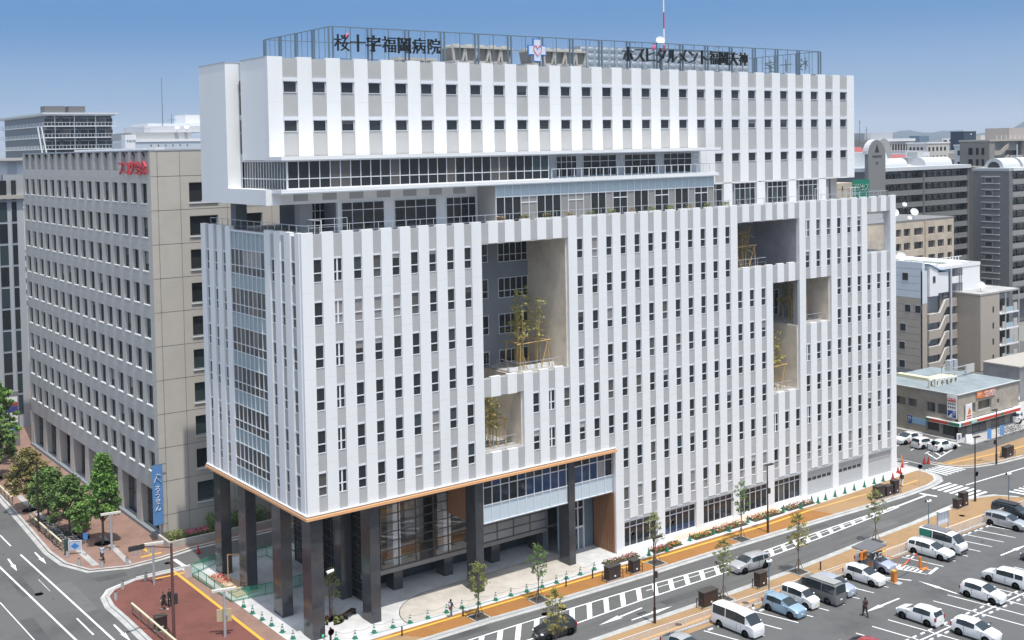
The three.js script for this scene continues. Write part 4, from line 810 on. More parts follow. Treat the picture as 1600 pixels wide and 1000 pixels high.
// ---- grey office building across the side street
{
  const t = thing('office_building', 'beige grey precast concrete office block left of the hospital', 'office building', [0, 0, 0]);
  const cm = mat(0.5, 0.48, 0.45, { roughness: 0.85, map: at(T.soft, 7) }), cm2 = mat(0.53, 0.495, 0.44, { roughness: 0.85, map: at(T.soft, 8) }), sill = mat(0.7, 0.7, 0.68), op = mat(0.02, 0.024, 0.026, { roughness: 0.08, phys: true, specularIntensity: 0.45 }), op2 = mat(0.04, 0.05, 0.05, { roughness: 0.1, phys: true, specularIntensity: 0.45 });
  part(t, 'core_wall', B().box(0.22, 40, 5.0, 43.0, -87.2, -34.9).box(1.5, 40, 0, 5, -87, -36), M.core);
  const X = -0.5, P = 3.254, zc = (i) => -36.75 - P * i, top = (r) => 39.62 - 3.775 * r;
  // one precast panel with its window opening, local: z centred, y from window bottom
  const pan = B(), hw = P / 2 - 0.009, oh = 2.25;
  pan.box(0, 0.72, -0.9, 0, -hw, hw).box(0, 0.72, oh, oh + 0.615, -hw, hw);
  const side = (s) => pan.prism([[s * hw, 0], [s * 0.98, 0], [s * 0.92, 0.26], [s * 0.92, 0.72], [s * hw, 0.72]].map(([z, x]) => [x, z]), 0, oh, 'y');
  side(1); side(-1);
  const panG = pan.geo;
  const frG = B().box(0.3, 0.42, 0, oh, 0.84, 0.92).box(0.3, 0.42, 0, oh, -0.92, -0.84).box(0.3, 0.42, oh - 0.08, oh, -0.84, 0.84).box(0.3, 0.42, 0, 0.08, -0.84, 0.84).box(0.32, 0.4, 0.42, 0.48, -0.84, 0.84).geo;
  const paG = box(0.35, 0.38, 0.08, oh - 0.08, -0.84, 0.84).geo, siG = box(-0.1, 0.3, -0.1, 0.02, -0.96, 0.96).geo;
  for (let i = 0; i < 16; i++) for (let r = 0; r < 9; r++) {
    const y = top(r) - oh;
    part(t, 'wall_panel', panG, cm, [X, y, zc(i)]);
    const w = part(t, 'window', frG, M.dark, [X, y, zc(i)]); part(w, 'pane', paG, rnd() < 0.7 ? op : op2); part(w, 'sill', siG, sill); if (rnd() < 0.35) { const q = rr(0.3, 1.5); part(w, 'blind', box(0.335, 0.345, oh - 0.1 - q, oh - 0.1, -0.83, 0.83), pick([M.blind, M.curtain, M.paneTeal])); }
  }
  for (let i = 0; i < 16; i++) {
    const z = zc(i);
    part(t, 'parapet_panel', B().box(X, 0.22, top(0) + 0.61, 41.05, z - hw, z + hw).prism([[X, 41.07], [X, 43.2], [X + 0.12, 43.2], [X + 0.62, 42.0], [X + 0.62, 41.07]], z - hw, z - hw + 0.9).box(X + 0.45, 0.22, 41.07, 43.1, z - hw + 0.9, z + hw), cm);
  }
  part(t, 'corner_pier', box(X, 0.22, 0, 43.2, -35.05, -34.5), cm2); part(t, 'corner_pier', box(X, 0.22, 0, 43.2, -87.4, zc(15) - hw - 0.05), cm);
  part(t, 'coping', box(X - 0.05, 40, 43.2, 43.36, -87.4, -34.46), mat(0.35, 0.37, 0.4)); part(t, 'roof', box(0, 40, 42.6, 42.7, -87, -35), mat(0.2, 0.2, 0.2));
  for (let i = 0; i < 9; i++) part(t, 'roof_cover', B().box(0.1, 1.2, 43.36, 43.6, -64 + i * 3.3, -64 + i * 3.3 + 3.1), M.whitePaint);
  // arcade
  for (let i = 0; i < 9; i++) { const z = -36.5 - 6.508 * i + 1.3; if (i) part(t, 'pier', B().prism([[X, 0], [X + 0.1, 5.1], [0.6, 5.1], [0.6, 0]], z + 0.15 - 0.8, z + 0.15 + 0.75), cm); }
  part(t, 'arcade_beam', box(X, 0.22, 5.1, top(8) - oh - 0.92, -87.4, -35.06), cm);
  for (let i = 0; i < 8; i++) {
    const z1 = -36.5 - 6.508 * i + 0.5, z0 = z1 - 4.9, deep = i > 2 && i < 6;
    if (deep) { part(t, 'arcade_recess', box(1.4, 1.55, 0, 5.1, z0, z1), mat(0.12, 0.115, 0.11)); continue; }
    const f = B(); for (let k = 0; k <= 3; k++) f.box(0.3, 0.42, 0, 5.1, z0 + (k * 4.9) / 3 - 0.05, z0 + (k * 4.9) / 3 + 0.05); f.box(0.3, 0.42, 2.6, 2.72, z0, z1);
    const w = part(t, 'shop_window', f, M.dark); for (let k = 0; k < 3; k++) for (const [a, b] of [[0, 2.6], [2.72, 5.1]]) part(w, 'pane', box(0.34, 0.38, a, b, z0 + (k * 4.9) / 3 + 0.05, z0 + ((k + 1) * 4.9) / 3 - 0.05), k === 1 && a === 0 ? M.paneBlue : M.pane2);
  }
  part(t, 'plinth', box(X - 0.25, 0.2, 0, 0.35, -87.4, -34.3), M.slate);
  // face towards the side street
  const wins = []; for (let r = 0; r < 10; r++) for (const [a, b] of [[3.9, 7.3], [9.6, 12.8], [15, 18.2], [20.6, 24]]) wins.push([a, b, Math.max(0.9, top(r) - 2.25), top(r)]);
  wallWithWindows(t, { x0: 0.23, x1: 40, y0: 0, y1: 43.2, z: -34.5, wins, m: cm2, pane: [M.pane, M.pane2, M.paneTeal], sill });
  for (let r = 0; r < 11; r++) part(t, 'panel_joint', box(-0.5, 40, top(r) + 0.75, top(r) + 0.79, -34.5, -34.493), M.dark);
  for (const x of [0.28, 2.85, 8.4, 14, 19.4]) part(t, 'panel_joint', box(x, x + 0.035, 0, 43.2, -34.5, -34.494), M.dark);
  const s = thing('office_sign', 'red slanted company letters high on the grey office block', 'sign', [-0.66, 40.7, -44.0], -Math.PI / 2);
  letters(s, 'フコク生命', mat(0.6, 0.05, 0.07, { roughness: 0.4 }), 0, 0, 0, 1.5, 1.3, 0.36, 0.25, 0.2);
  const b = thing('blue_banner', 'tall blue vertical banner hanging at the office corner', 'banner', [-1.5, 0, -34.1]);
  part(b, 'cloth', box(0, 1.2, 1.85, 8.5, -0.05, 0.02), mat(0.11, 0.27, 0.55, { roughness: 0.7, map: at(T.soft, 3) }));
  part(b, 'bracket', B().box(0.1, 1.7, 8.5, 8.58, -0.04, 0.01).box(0.1, 1.7, 1.78, 1.84, -0.04, 0.01), M.steel);
  part(b, 'logo', B().bar(V(0.2, 6.6, 0.04), V(0.62, 7.5, 0.04), 0.14, 0.03).bar(V(0.5, 7.1, 0.045), V(1.0, 6.6, 0.045), 0.14, 0.03).bar(V(0.45, 7.55, 0.045), V(0.95, 7.35, 0.045), 0.16, 0.03), M.whitePaint);
  letters(b, 'ろうきん', M.whitePaint, 0.28, 5.6, 0.03, 0.62, 0.6, 0.12, 0.03, 0.1, true);
}
// ---- blocks far behind the office
function balconyTower(t, x0, x1, z, y0, y1, fl, { slab = M.whitePaint, back = M.pane2, railM, nr, cols = 4, dep = 1.4, solid } = {}) {
  // balcony floors facing +z
  for (let y = y1 - fl; y > y0; y -= fl) {
    part(t, 'balcony_slab', box(x0, x1, y - 0.12, y + 0.12, z - dep, z + 0.05), slab);
    if (solid) part(t, 'balcony_front', box(x0, x1, y + 0.12, y + 1.15, z - 0.1, z), solid);
    else { const g = B(), n = nr || Math.round((x1 - x0) / 0.55); for (let i = 0; i <= n; i++) { const x = x0 + ((x1 - x0) * i) / n; g.box(x - 0.04, x + 0.04, y + 0.12, y + 1.05, z - 0.08, z - 0.02); } g.box(x0, x1, y + 1.05, y + 1.15, z - 0.1, z); part(t, 'balcony_rail', g, railM || M.frame); }
    const w = (x1 - x0) / cols;
    for (let i = 0; i < cols; i++) { const f = part(t, 'window', B().box(x0 + i * w + 0.5, x0 + (i + 1) * w - 0.5, y + 2.35, y + 2.45, z - dep + 0.03, z - dep + 0.1).box(x0 + (i + 0.5) * w - 0.04, x0 + (i + 0.5) * w + 0.04, y + 0.15, y + 2.35, z - dep + 0.03, z - dep + 0.1), M.alu); for (const s of [0, 1]) part(f, 'pane', box(x0 + i * w + 0.5 + s * (w / 2 - 0.46), x0 + (i + 0.5) * w - 0.04 + s * (w / 2 - 0.46), y + 0.15, y + 2.35, z - dep + 0.03, z - dep + 0.08), pick([M.pane, M.pane, M.pane2, M.paneTeal, M.blind])); }
  }
}
{
  const t = thing('apartment_tower', 'glassy apartment tower with white balcony slabs far behind the office', 'apartment building');
  part(t, 'wall', box(48.5, 67.5, 0, 55, -300, -252.1), mat(0.06, 0.075, 0.09, { roughness: 0.3 }));
  part(t, 'roof', B().box(47, 69, 55.0, 55.5, -302, -250.2).box(47.3, 68, 54.6, 55.0, -301, -250.6), mat(0.6, 0.62, 0.63));
  balconyTower(t, 47.4, 68.2, -250.6, 26, 54.9, 3.32, { cols: 4, nr: 20 });
  for (let y = 51.6; y > 26; y -= 3.32) { part(t, 'balcony_slab', box(47.3, 48.7, y - 0.12, y + 0.12, -300, -250.7), M.whitePaint); const g = B(); for (let z = -300; z < -251; z += 1.6) g.box(47.3, 47.4, y + 0.1, y + 1.1, z, z + 0.35); part(t, 'balcony_rail', g, M.frame); }
  for (const [a, b] of [[48, 53.8], [54.8, 59.6]]) part(t, 'roof_louvre', box(a, b, 55.5, 57.4, -256, -251.5), mat(0.16, 0.16, 0.16));
  part(t, 'brace', B().bar(V(45.5, 51.4, -250.2), V(46.6, 43.5, -250.2), 0.35).bar(V(46.5, 51.4, -250.2), V(47.8, 43.5, -250.2), 0.35), M.whitePaint);
  for (const x of [50.4, 56, 62.2]) part(t, 'column', box(x, x + 0.2, 20, 54.6, -250.8, -250.6), M.alu);
  const a = thing('broadcast_building', 'low white stepped building with masts behind the office roof', 'building');
  part(a, 'wall', box(58.4, 77, 0, 46.2, -225, -206.3), mat(0.5, 0.55, 0.6)); part(a, 'parapet', box(58.6, 77.2, 46.2, 46.9, -225, -206.1), M.whitePaint);
  part(a, 'upper_storey', box(58.4, 74.5, 46.9, 48.7, -225, -207.5), mat(0.38, 0.385, 0.39)); part(a, 'upper_storey', box(61.9, 80, 48.7, 50.4, -225, -209), mat(0.62, 0.63, 0.65)); part(a, 'upper_storey', box(64, 80, 50.4, 51.2, -225, -212), mat(0.6, 0.62, 0.65)); part(a, 'roof_box', box(74.6, 79, 51.2, 53.5, -220, -212), M.whitePaint);
  for (let i = 0; i < 6; i++) part(a, 'window', box(62.5 + i * 2, 62.8 + i * 2, 45.0, 45.4, -206.3, -206.25), M.pane);
  { const g = B(); for (let x = 58.6; x < 63; x += 0.6) g.box(x, x + 0.08, 48.7, 49.8, -207.6, -207.5); g.box(58.6, 63, 49.7, 49.8, -207.62, -207.52); part(a, 'roof_rail', g, M.alu); }
  part(a, 'mast', B().cyl(V(67.4, 50.4, -210), V(67.4, 63.5, -210), 0.12, 0.06, 6), M.steel); part(a, 'antenna', B().cyl(V(69.9, 51, -210), V(69.9, 53.8, -210), 0.1, 0.06, 6).box(68.5, 71.3, 52.0, 52.1, -210.05, -209.95), M.steel);
  dish('satellite_dish', 'larger white dish at left on the white stepped building', 70.2, 48.8, -206.9, 0.7, 'dishes on the stepped building'); dish('satellite_dish', 'white dish nearer the hospital on the white stepped building', 72.9, 48.9, -206.9, 0.7, 'dishes on the stepped building');
  const s = thing('roof_sign', 'white rooftop sign box with grey lettering behind the office', 'sign', [55.8, 44.2, -206.4]);
  part(s, 'panel', box(0, 2.9, -2, 3.9, -3, 0), mat(0.75, 0.76, 0.78)); letters(s, 'toyo', mat(0.15, 0.15, 0.17), 0.35, 2.1, 0.02, 0.5, 0.6, 0.12, 0.04, 0.12);
  const e = thing('glass_office', 'glass fronted building with white top at the left edge', 'office building');
  part(e, 'wall', box(-14, 2.6, 0, 36.6, -130, -100), mat(0.42, 0.45, 0.48)); part(e, 'upper_wall', box(-14, 6, 36.6, 42.3, -130, -101), mat(0.66, 0.68, 0.72)); part(e, 'roof_block', box(-0.3, 6, 36.6, 40.1, -101, -100.2), mat(0.36, 0.37, 0.38)); part(e, 'ledge', box(-14, 3, 36.3, 36.9, -100.3, -99.4), mat(0.4, 0.38, 0.34)); part(e, 'roof_edge', box(-14, 6, 42.3, 42.7, -101.2, -99.6), mat(0.5, 0.48, 0.44)); part(e, 'upper_window', box(0.6, 2.0, 37.2, 42, -101, -100.9), M.alu);
  for (let i = 0; i < 8; i++) { const x = -13 + i * 1.95; for (let y = 2; y < 36; y += 3.4) { const w = part(e, 'window', box(x, x + 0.12, y, y + 3.3, -100, -99.9), M.alu); part(w, 'pane', box(x + 0.14, x + (i % 2 ? 0.9 : 1.4), y + 0.15, y + 3.2, -100, -99.94), pick([M.pane, M.paneTeal, M.pane2])); } }
}
// ---------------------------------------------------------------- buildings on the right
const beigeW = mat(0.55, 0.46, 0.36, { roughness: 0.85, map: at(T.blotch, 8) }), dkTile = mat(0.16, 0.16, 0.165, { roughness: 0.6, map: at(T.fine, 6) }), paleBlueW = mat(0.6, 0.64, 0.68, { roughness: 0.7 }), dkTile2 = mat(0.2, 0.2, 0.195, { roughness: 0.7 });
// convenience store
{
  const t = thing('corner_store', 'two storey beige convenience store with red and green fascia', 'store');
  const st = mat(0.4, 0.36, 0.3, { roughness: 0.85, map: at(T.blotch, 6) }), stl = mat(0.33, 0.3, 0.255, { roughness: 0.85, map: at(T.blotch, 6) });
  part(t, 'core_wall', box(105.9, 121, 0, 6.0, -18, -4.3), M.core);
  wallWithWindows(t, { x0: 105.45, x1: 121.5, y0: 2.6, y1: 6.2, z: -3.85, wins: [[107.2, 109.9, 3.3, 4.7, 2], [110.6, 114.1, 3.35, 4.75, 3], [115.6, 116.2, 3.7, 4.4]], m: st, pane: [M.paneTeal, M.blind] });
  wallWithWindows(t, { x0: -18, x1: -3.86, y0: 2.5, y1: 6.2, z: 105.45, wins: [[-14.6, -12.2, 3.4, 4.7, 2], [-11.9, -10.4, 3.4, 4.7, 2], [-8.9, -7.4, 3.2, 4.7, 2], [-7.1, -5.4, 3.2, 4.7, 2]], m: stl, axis: 'x', pane: [M.paneTeal, M.blind, M.pane] });
  wallWithWindows(t, { x0: -18, x1: -3.86, y0: 0, y1: 2.5, z: 105.45, wins: [[-8.8, -6.8, 0.5, 2.1, 2], [-6.4, -4.3, 0.2, 2.1, 2]], m: stl, axis: 'x', pane: M.pane2 });
  part(t, 'corner_pier', box(105.45, 106.1, 0, 2.6, -4.4, -3.86), M.brownPaint);
  part(t, 'shopfront', box(106.1, 121.5, 0, 0.25, -4.2, -3.9), M.slate);
  for (let i = 0; i < 9; i++) part(t, 'shop_window', box(106.2 + i * 1.68, 107.75 + i * 1.68, 0.25, 1.8, -4.2, -4.05), i % 3 === 1 ? mat(0.12, 0.12, 0.11, { roughness: 0.1, phys: true, map: at(T.fine, 3) }) : M.pane2);
  part(t, 'roof', box(105.3, 121.6, 6.2, 6.35, -18.2, -3.7), mat(0.25, 0.29, 0.31, { roughness: 0.8, map: at(T.blotch, 6) }));
  part(t, 'roof_edge', B().box(105.25, 121.7, 6.35, 6.45, -3.9, -3.65).box(105.25, 105.45, 6.35, 6.45, -18.2, -3.9), mat(0.5, 0.5, 0.48));
  part(t, 'skylight', B().box(111, 112.2, 6.35, 6.8, -17.5, -9).box(112.2, 116.5, 6.35, 6.75, -13, -10.8), mat(0.62, 0.6, 0.42));
  const fs = part(t, 'fascia', box(105.3, 121.5, 1.95, 2.5, -3.84, -3.3), M.whitePaint), fl = part(t, 'fascia', box(104.9, 105.44, 1.95, 2.5, -8.6, -3.3), M.whitePaint);
  const redS = mat(0.55, 0.06, 0.03), grn = mat(0.02, 0.2, 0.1);
  part(fs, 'stripe', box(105.3, 106.0, 2.02, 2.42, -3.3, -3.28), grn); part(fs, 'stripe', box(106.0, 107.6, 2.02, 2.42, -3.3, -3.28), redS); part(fs, 'stripe', box(107.6, 109.6, 2.02, 2.42, -3.3, -3.28), grn); part(fs, 'stripe', box(109.6, 115.5, 2.02, 2.42, -3.3, -3.28), redS); part(fs, 'stripe', box(115.5, 116.4, 2.02, 2.42, -3.3, -3.28), grn); part(fs, 'stripe', box(116.4, 121, 2.02, 2.42, -3.3, -3.28), redS); part(fs, 'logo', box(108, 109.3, 2.08, 2.36, -3.28, -3.265), mat(0.45, 0.65, 0.62));
  part(fl, 'stripe', box(104.88, 104.9, 2.02, 2.42, -8.6, -7.9), grn); part(fl, 'stripe', box(104.88, 104.9, 2.02, 2.42, -7.9, -5), redS); part(fl, 'stripe', box(104.88, 104.9, 2.02, 2.42, -5, -3.3), grn);
  const sg = thing('wall_sign', 'orange and white company sign on the upper store front', 'sign', [110, 5.0, -3.8]);
  part(sg, 'panel', B().prism([[0, 0.25], [0, 1.25], [1.7, 1.1], [1.9, 0.2]], 0, 0.1), mat(0.65, 0.2, 0.06)); part(sg, 'panel', box(1.9, 4.9, 0.1, 1.15, 0, 0.08), mat(0.62, 0.2, 0.1)); letters(sg, 'SEIKEN', M.whitePaint, 2.1, 0.28, 0.09, 0.38, 0.68, 0.08, 0.03, 0.13); part(sg, 'small_text', B().box(0.25, 1.2, 0.85, 0.92, 0.1, 0.11).box(0.25, 0.9, 0.62, 0.69, 0.1, 0.11), M.whitePaint);
  const v = thing('corner_sign', 'tall white sign with red heading and blue parking panel on the store', 'sign', [105.2, 2.7, -3.8], -Math.PI / 2);
  part(v, 'panel', box(-1.5, 0.0, 0.3, 3.6, 0, 0.14), M.whitePaint); part(v, 'heading', box(-1.45, -0.05, 2.65, 3.15, 0.14, 0.15), redS); letters(v, 'サンクス', M.whitePaint, -1.4, 2.72, 0.15, 0.28, 0.34, 0.06, 0.02, 0.07);
  part(v, 'blue_panel', box(-1.4, -0.1, 0.4, 1.4, 0.14, 0.15), mat(0.02, 0.06, 0.3)); letters(v, 'P', M.whitePaint, -0.62, 0.5, 0.15, 0.45, 0.75, 0, 0.02, 0.13); part(v, 'arrow', B().prism([[-1.35, 0.45], [-0.75, 0.45], [-0.75, 1.05]], 0.15, 0.165), M.whitePaint);
  for (const y of [1.75, 2.25]) for (let i = 0; i < 4; i++) part(v, 'small_text', box(-1.35 + i * 0.32, -1.15 + i * 0.32, y, y + 0.22, 0.14, 0.152), M.dark);
  const ps = thing('projecting_sign', 'white projecting sign with a small orange bird picture', 'sign', [107.0, 2.5, -3.8]);
  part(ps, 'panel', box(0, 1.6, 0, 2.3, 0.1, 0.24), M.whitePaint); part(ps, 'picture', B().prism([[0.4, 0.9], [1.1, 0.85], [1.25, 1.3], [0.85, 1.9], [0.6, 1.4]], 0.24, 0.25), M.orangePaint); part(ps, 'text_band', B().box(0.2, 1.4, 0.5, 0.72, 0.24, 0.25).box(0.2, 1.4, 0.15, 0.35, 0.24, 0.25), redS);
  const kr = thing('roof_letters', 'row of pale lettered cubes standing on the store roof', 'sign', [106.6, 6.36, -9.0]);
  [...'Kroooo'].forEach((c, i) => { part(kr, 'sign_box', box(i * 1.15 + (i ? 0.35 : 0), i * 1.15 + 0.9 + (i ? 0.5 : 0), 0, 1.25 - i * 0.06, -0.3, 0), mat(0.66, 0.66, 0.6)); part(kr, 'letter', glyph(c, 0.55, 0.8 - i * 0.03, 0.04, 0.1), M.dark, [i * 1.15 + (i ? 0.6 : 0.18), 0.25, 0.02]); });
  const cage = thing('roof_cage', 'open steel frame around cooling units on the store roof', 'rooftop frame', [117.5, 6.36, -12]);
  part(cage, 'frame', B().bar(V(-1.5, 1.6, -1), V(1.6, 1.6, -1), 0.12).bar(V(-1.5, 1.6, 1.2), V(1.6, 1.6, 1.2), 0.12).bar(V(-1.5, 0, 1.2), V(-1.5, 1.6, 1.2), 0.12).bar(V(1.6, 0, 1.2), V(1.6, 1.6, 1.2), 0.12).bar(V(-1.5, 0, -1), V(-1.5, 1.6, -1), 0.12).bar(V(-1.5, 0.8, 1.2), V(1.6, 0.8, 1.2), 0.1).bar(V(-1.5, 1.6, -1), V(-1.5, 1.6, 1.2), 0.1), M.alu); for (const x of [-0.9, 0.3]) part(cage, 'unit', box(x - 0.45, x + 0.45, 0.9, 2.5, -0.5, 0.3), M.alu); part(cage, 'screen', box(1.7, 4.2, 0.3, 1.6, 0.9, 1.0), beigeUnit);
  const pb = thing('parking_sign', 'wide blue parking board on the store side wall', 'sign', [105.42, 1.0, -9.6], -Math.PI / 2); part(pb, 'panel', box(-2.2, 0.8, 0.1, 0.95, 0, 0.05), mat(0.25, 0.42, 0.6)); part(pb, 'blue_panel', box(-2.2, -1.5, 0, 1.15, 0.05, 0.09), mat(0.02, 0.08, 0.32)); letters(pb, 'P', M.whitePaint, -2.08, 0.25, 0.09, 0.42, 0.65, 0, 0.02, 0.11);
  const g = thing('store_shed', 'low grey annex wall between hospital and store', 'annex'); part(g, 'wall', box(98, 105, 0, 1.6, -22, -14.2), mat(0.3, 0.3, 0.3)); part(g, 'roof', box(97.9, 105.1, 1.6, 1.75, -22, -14.1), M.concrete);
}
// stair tower apartment block
{
  const t = thing('stair_apartments', 'white and beige apartment block with zigzag outside stairs', 'apartment building');
  const be = mat(0.44, 0.38, 0.32, { roughness: 0.8, map: at(T.fine, 5) }), X0 = 142.4, Z = -33.3;
  part(t, 'core_wall', B().box(143.2, 150.5, 0, 19.3, -60, -36.5).box(150.5, 160.8, 0, 19.2, -60, -35), M.core);
  // striped side wall facing the hospital
  const grooves = []; for (let y = 0.6; y < 19.5; y += 1.33) grooves.push(y);
  grooves.forEach((y, i) => part(t, 'wall_band', box(X0, 143.2, y + 0.06, y + 1.33, -62, Z - 0.01), y < 13 ? be : paleBlueW));
  part(t, 'wall_groove', box(X0 + 0.12, 143.3, 0, 20, -62, Z - 0.15), M.core);
  for (const [y, z] of [[17, -36.5], [11.2, -36], [7.6, -37], [4.2, -37.2], [0.8, -37.2], [11.2, -33.9]]) { const w = part(t, 'window', box(X0 - 0.04, X0 + 0.1, y, y + 1.5, z - 0.9, z + 0.4), M.alu); part(w, 'pane', box(X0 - 0.06, X0 - 0.03, y + 0.1, y + 1.4, z - 0.8, z + 0.3), M.pane); }
  part(t, 'front_band', box(X0, 143.9, 0, 19.0, Z - 0.3, Z), be); part(t, 'front_band', box(X0 + 0.01, 143.91, 13, 19.0, Z - 0.3, Z + 0.02), paleBlueW);
  // stair enclosure
  part(t, 'stair_head', B().box(144.1, 146.8, 14.2, 20.0, Z - 3, Z + 0.4).box(146.8, 150.2, 14.6, 18.4, Z - 3, Z + 0.3), M.whitePaint);
  part(t, 'stair_roof', B().prism([[143.9, 20.2], [147, 19.0], [150.4, 18.6], [150.4, 18.45], [147, 18.8], [143.9, 20.0]], Z - 4, Z + 0.6), mat(0.1, 0.2, 0.36)); { const w = part(t, 'window', box(145, 145.9, 16.6, 17.9, Z + 0.4, Z + 0.44), M.alu); part(w, 'pane', box(145.08, 145.82, 16.7, 17.8, Z + 0.44, Z + 0.46), M.pane); }
  part(t, 'stair_back', box(144, 150.4, 0, 14.2, Z - 2.2, Z - 2.0), mat(0.42, 0.44, 0.47));
  for (let k = 0; k < 5; k++) {
    const y = 10.9 - k * 3.0;
    part(t, 'stair_landing', box(144.0, 147.0, y - 1.6, y, Z - 1.2, Z + 0.35), be);
    part(t, 'stair_flight', B().prism([[147.0, y - 1.6], [147.6, y - 1.6], [149.6, y + 0.9], [150.4, y + 0.9], [150.4, y + 2.3], [149.2, y + 2.3], [147.4, y], [147.0, y]], Z - 0.1, Z + 0.35), be);
    part(t, 'handrail', B().bar(V(144.0, y + 0.06, Z + 0.3), V(147.4, y + 0.06, Z + 0.3), 0.13).bar(V(147.4, y + 0.06, Z + 0.3), V(149.2, y + 2.36, Z + 0.3), 0.13).bar(V(149.2, y + 2.36, Z + 0.3), V(150.4, y + 2.36, Z + 0.3), 0.13), M.whitePaint);
    part(t, 'corridor_front', box(151.4, 155, y + 0.9, y + 2.3, Z - 0.1, Z + 0.2), be);
    part(t, 'corridor_window', box(151.4, 155, y + 2.3, y + 3.9, Z - 1.6, Z - 1.5), M.slate); part(t, 'door', box(153.2, 154.2, y + 1.0, y + 3.5, Z - 1.5, Z - 1.44), M.dark); part(t, 'slab', box(151, 155.2, y + 0.78, y + 0.9, Z - 1.6, Z + 0.22), be);
  }
  part(t, 'corridor_front', box(151.4, 155, 16.0, 17.2, Z - 0.1, Z + 0.2), M.whitePaint); part(t, 'corridor_window', box(151.4, 155, 17.2, 18.8, Z - 1.6, Z - 1.5), M.slate); part(t, 'roof_edge', box(147, 161, 18.8, 19.4, Z - 2, Z + 0.2), M.whitePaint);
  part(t, 'drain_pipe', B().cyl(V(151.0, 0, Z + 0.3), V(151.0, 18.8, Z + 0.3), 0.22, 0.22, 8), mat(0.5, 0.53, 0.58)); for (const x of [153.7, 154.3]) part(t, 'drain_pipe', B().cyl(V(x, 0, Z + 0.4), V(x, 18.8, Z + 0.4), 0.07, 0.07, 6), M.steel);
  part(t, 'end_wall', box(155.2, 161, 13.6, 19.4, -60, Z + 0.1), M.whitePaint); part(t, 'end_wall', box(155.2, 161, 0, 13.6, -60, Z + 0.1), be);
  part(t, 'roof', box(143, 160.8, 19.2, 19.3, -60, -34), mat(0.2, 0.24, 0.18)); { const g = B(); for (let i = 0; i < 26; i++) g.box(X0 + 0.1, X0 + 0.2, 19.6, 20.6, -60 + i, -59.4 + i); for (let i = 0; i < 14; i++) g.box(147 + i, 147.08 + i, 19.4, 20.3, -37, -36.9); g.box(147, 161, 20.2, 20.28, -37, -36.9); part(t, 'roof_rail', g, M.whitePaint); }
  dish('satellite_dish', 'white dish at the edge of the white and beige apartment roof', 144.2, 19.6, -39, 0.9);
  // neighbour with balconies
  const b = thing('balcony_apartments', 'narrow beige apartment house with white balcony slabs and dish', 'apartment building');
  const Zb = -28.5; part(b, 'wall', box(153.2, 159.6, 0, 14.0, -50, Zb), be); part(b, 'core_wall', box(159.6, 166, 0, 13.4, -50, Zb - 1.6), mat(0.34, 0.35, 0.37));
  part(b, 'roof', box(153, 166.4, 14.0, 14.3, -50, Zb + 0.1), M.concrete); part(b, 'roof_box', box(160, 166, 14.3, 15.3, -46, -36), mat(0.5, 0.48, 0.44));
  for (let k = 0; k < 5; k++) { const y = 10.1 - k * 3.0; part(b, 'balcony_slab', box(159.6, 166.3, y - 0.25, y, Zb - 1.6, Zb + 0.1), M.whitePaint); part(b, 'balcony_panel', box(160.6, 161.8, y, y + 1.3, Zb - 0.05, Zb + 0.05), beigeUnit); part(b, 'balcony_panel', box(164.4, 165.7, y, y + 1.6, Zb - 0.05, Zb + 0.05), beigeUnit); part(b, 'balcony_rail', box(161.9, 164.3, y, y + 1.0, Zb - 0.03, Zb), M.spandrel); part(b, 'window', box(160, 165.6, y + 0.1, y + 2.3, Zb - 1.6, Zb - 1.55), M.pane); const w = part(b, 'window', box(157.2, 157.7, y + 0.4, y + 1.5, Zb - 0.02, Zb + 0.03), M.dark); }
  for (const x of [161.5, 166.1]) part(b, 'column', box(x, x + 0.18, 0, 13.9, Zb - 0.05, Zb + 0.13), mat(0.5, 0.5, 0.48));
  dish('satellite_dish', 'white dish on the flat roof of the narrow balcony house', 156.6, 14.3, Zb - 2, 0.7);
  const wh = thing('grey_warehouse', 'low flat roofed grey building behind the store', 'warehouse');
  part(wh, 'wall', box(134.6, 150, 0, 5.6, -17.1, -10.9), mat(0.25, 0.25, 0.255, { map: at(T.blotch, 7) })); part(wh, 'wall', box(150, 190, 0, 5.6, -17.1, -10.9), mat(0.55, 0.56, 0.58)); part(wh, 'roof', box(134.4, 190, 5.6, 5.8, -17.2, -10.7), mat(0.38, 0.35, 0.31)); part(wh, 'window', box(136.5, 137.3, 2, 4, -10.9, -10.85), M.pane);
}
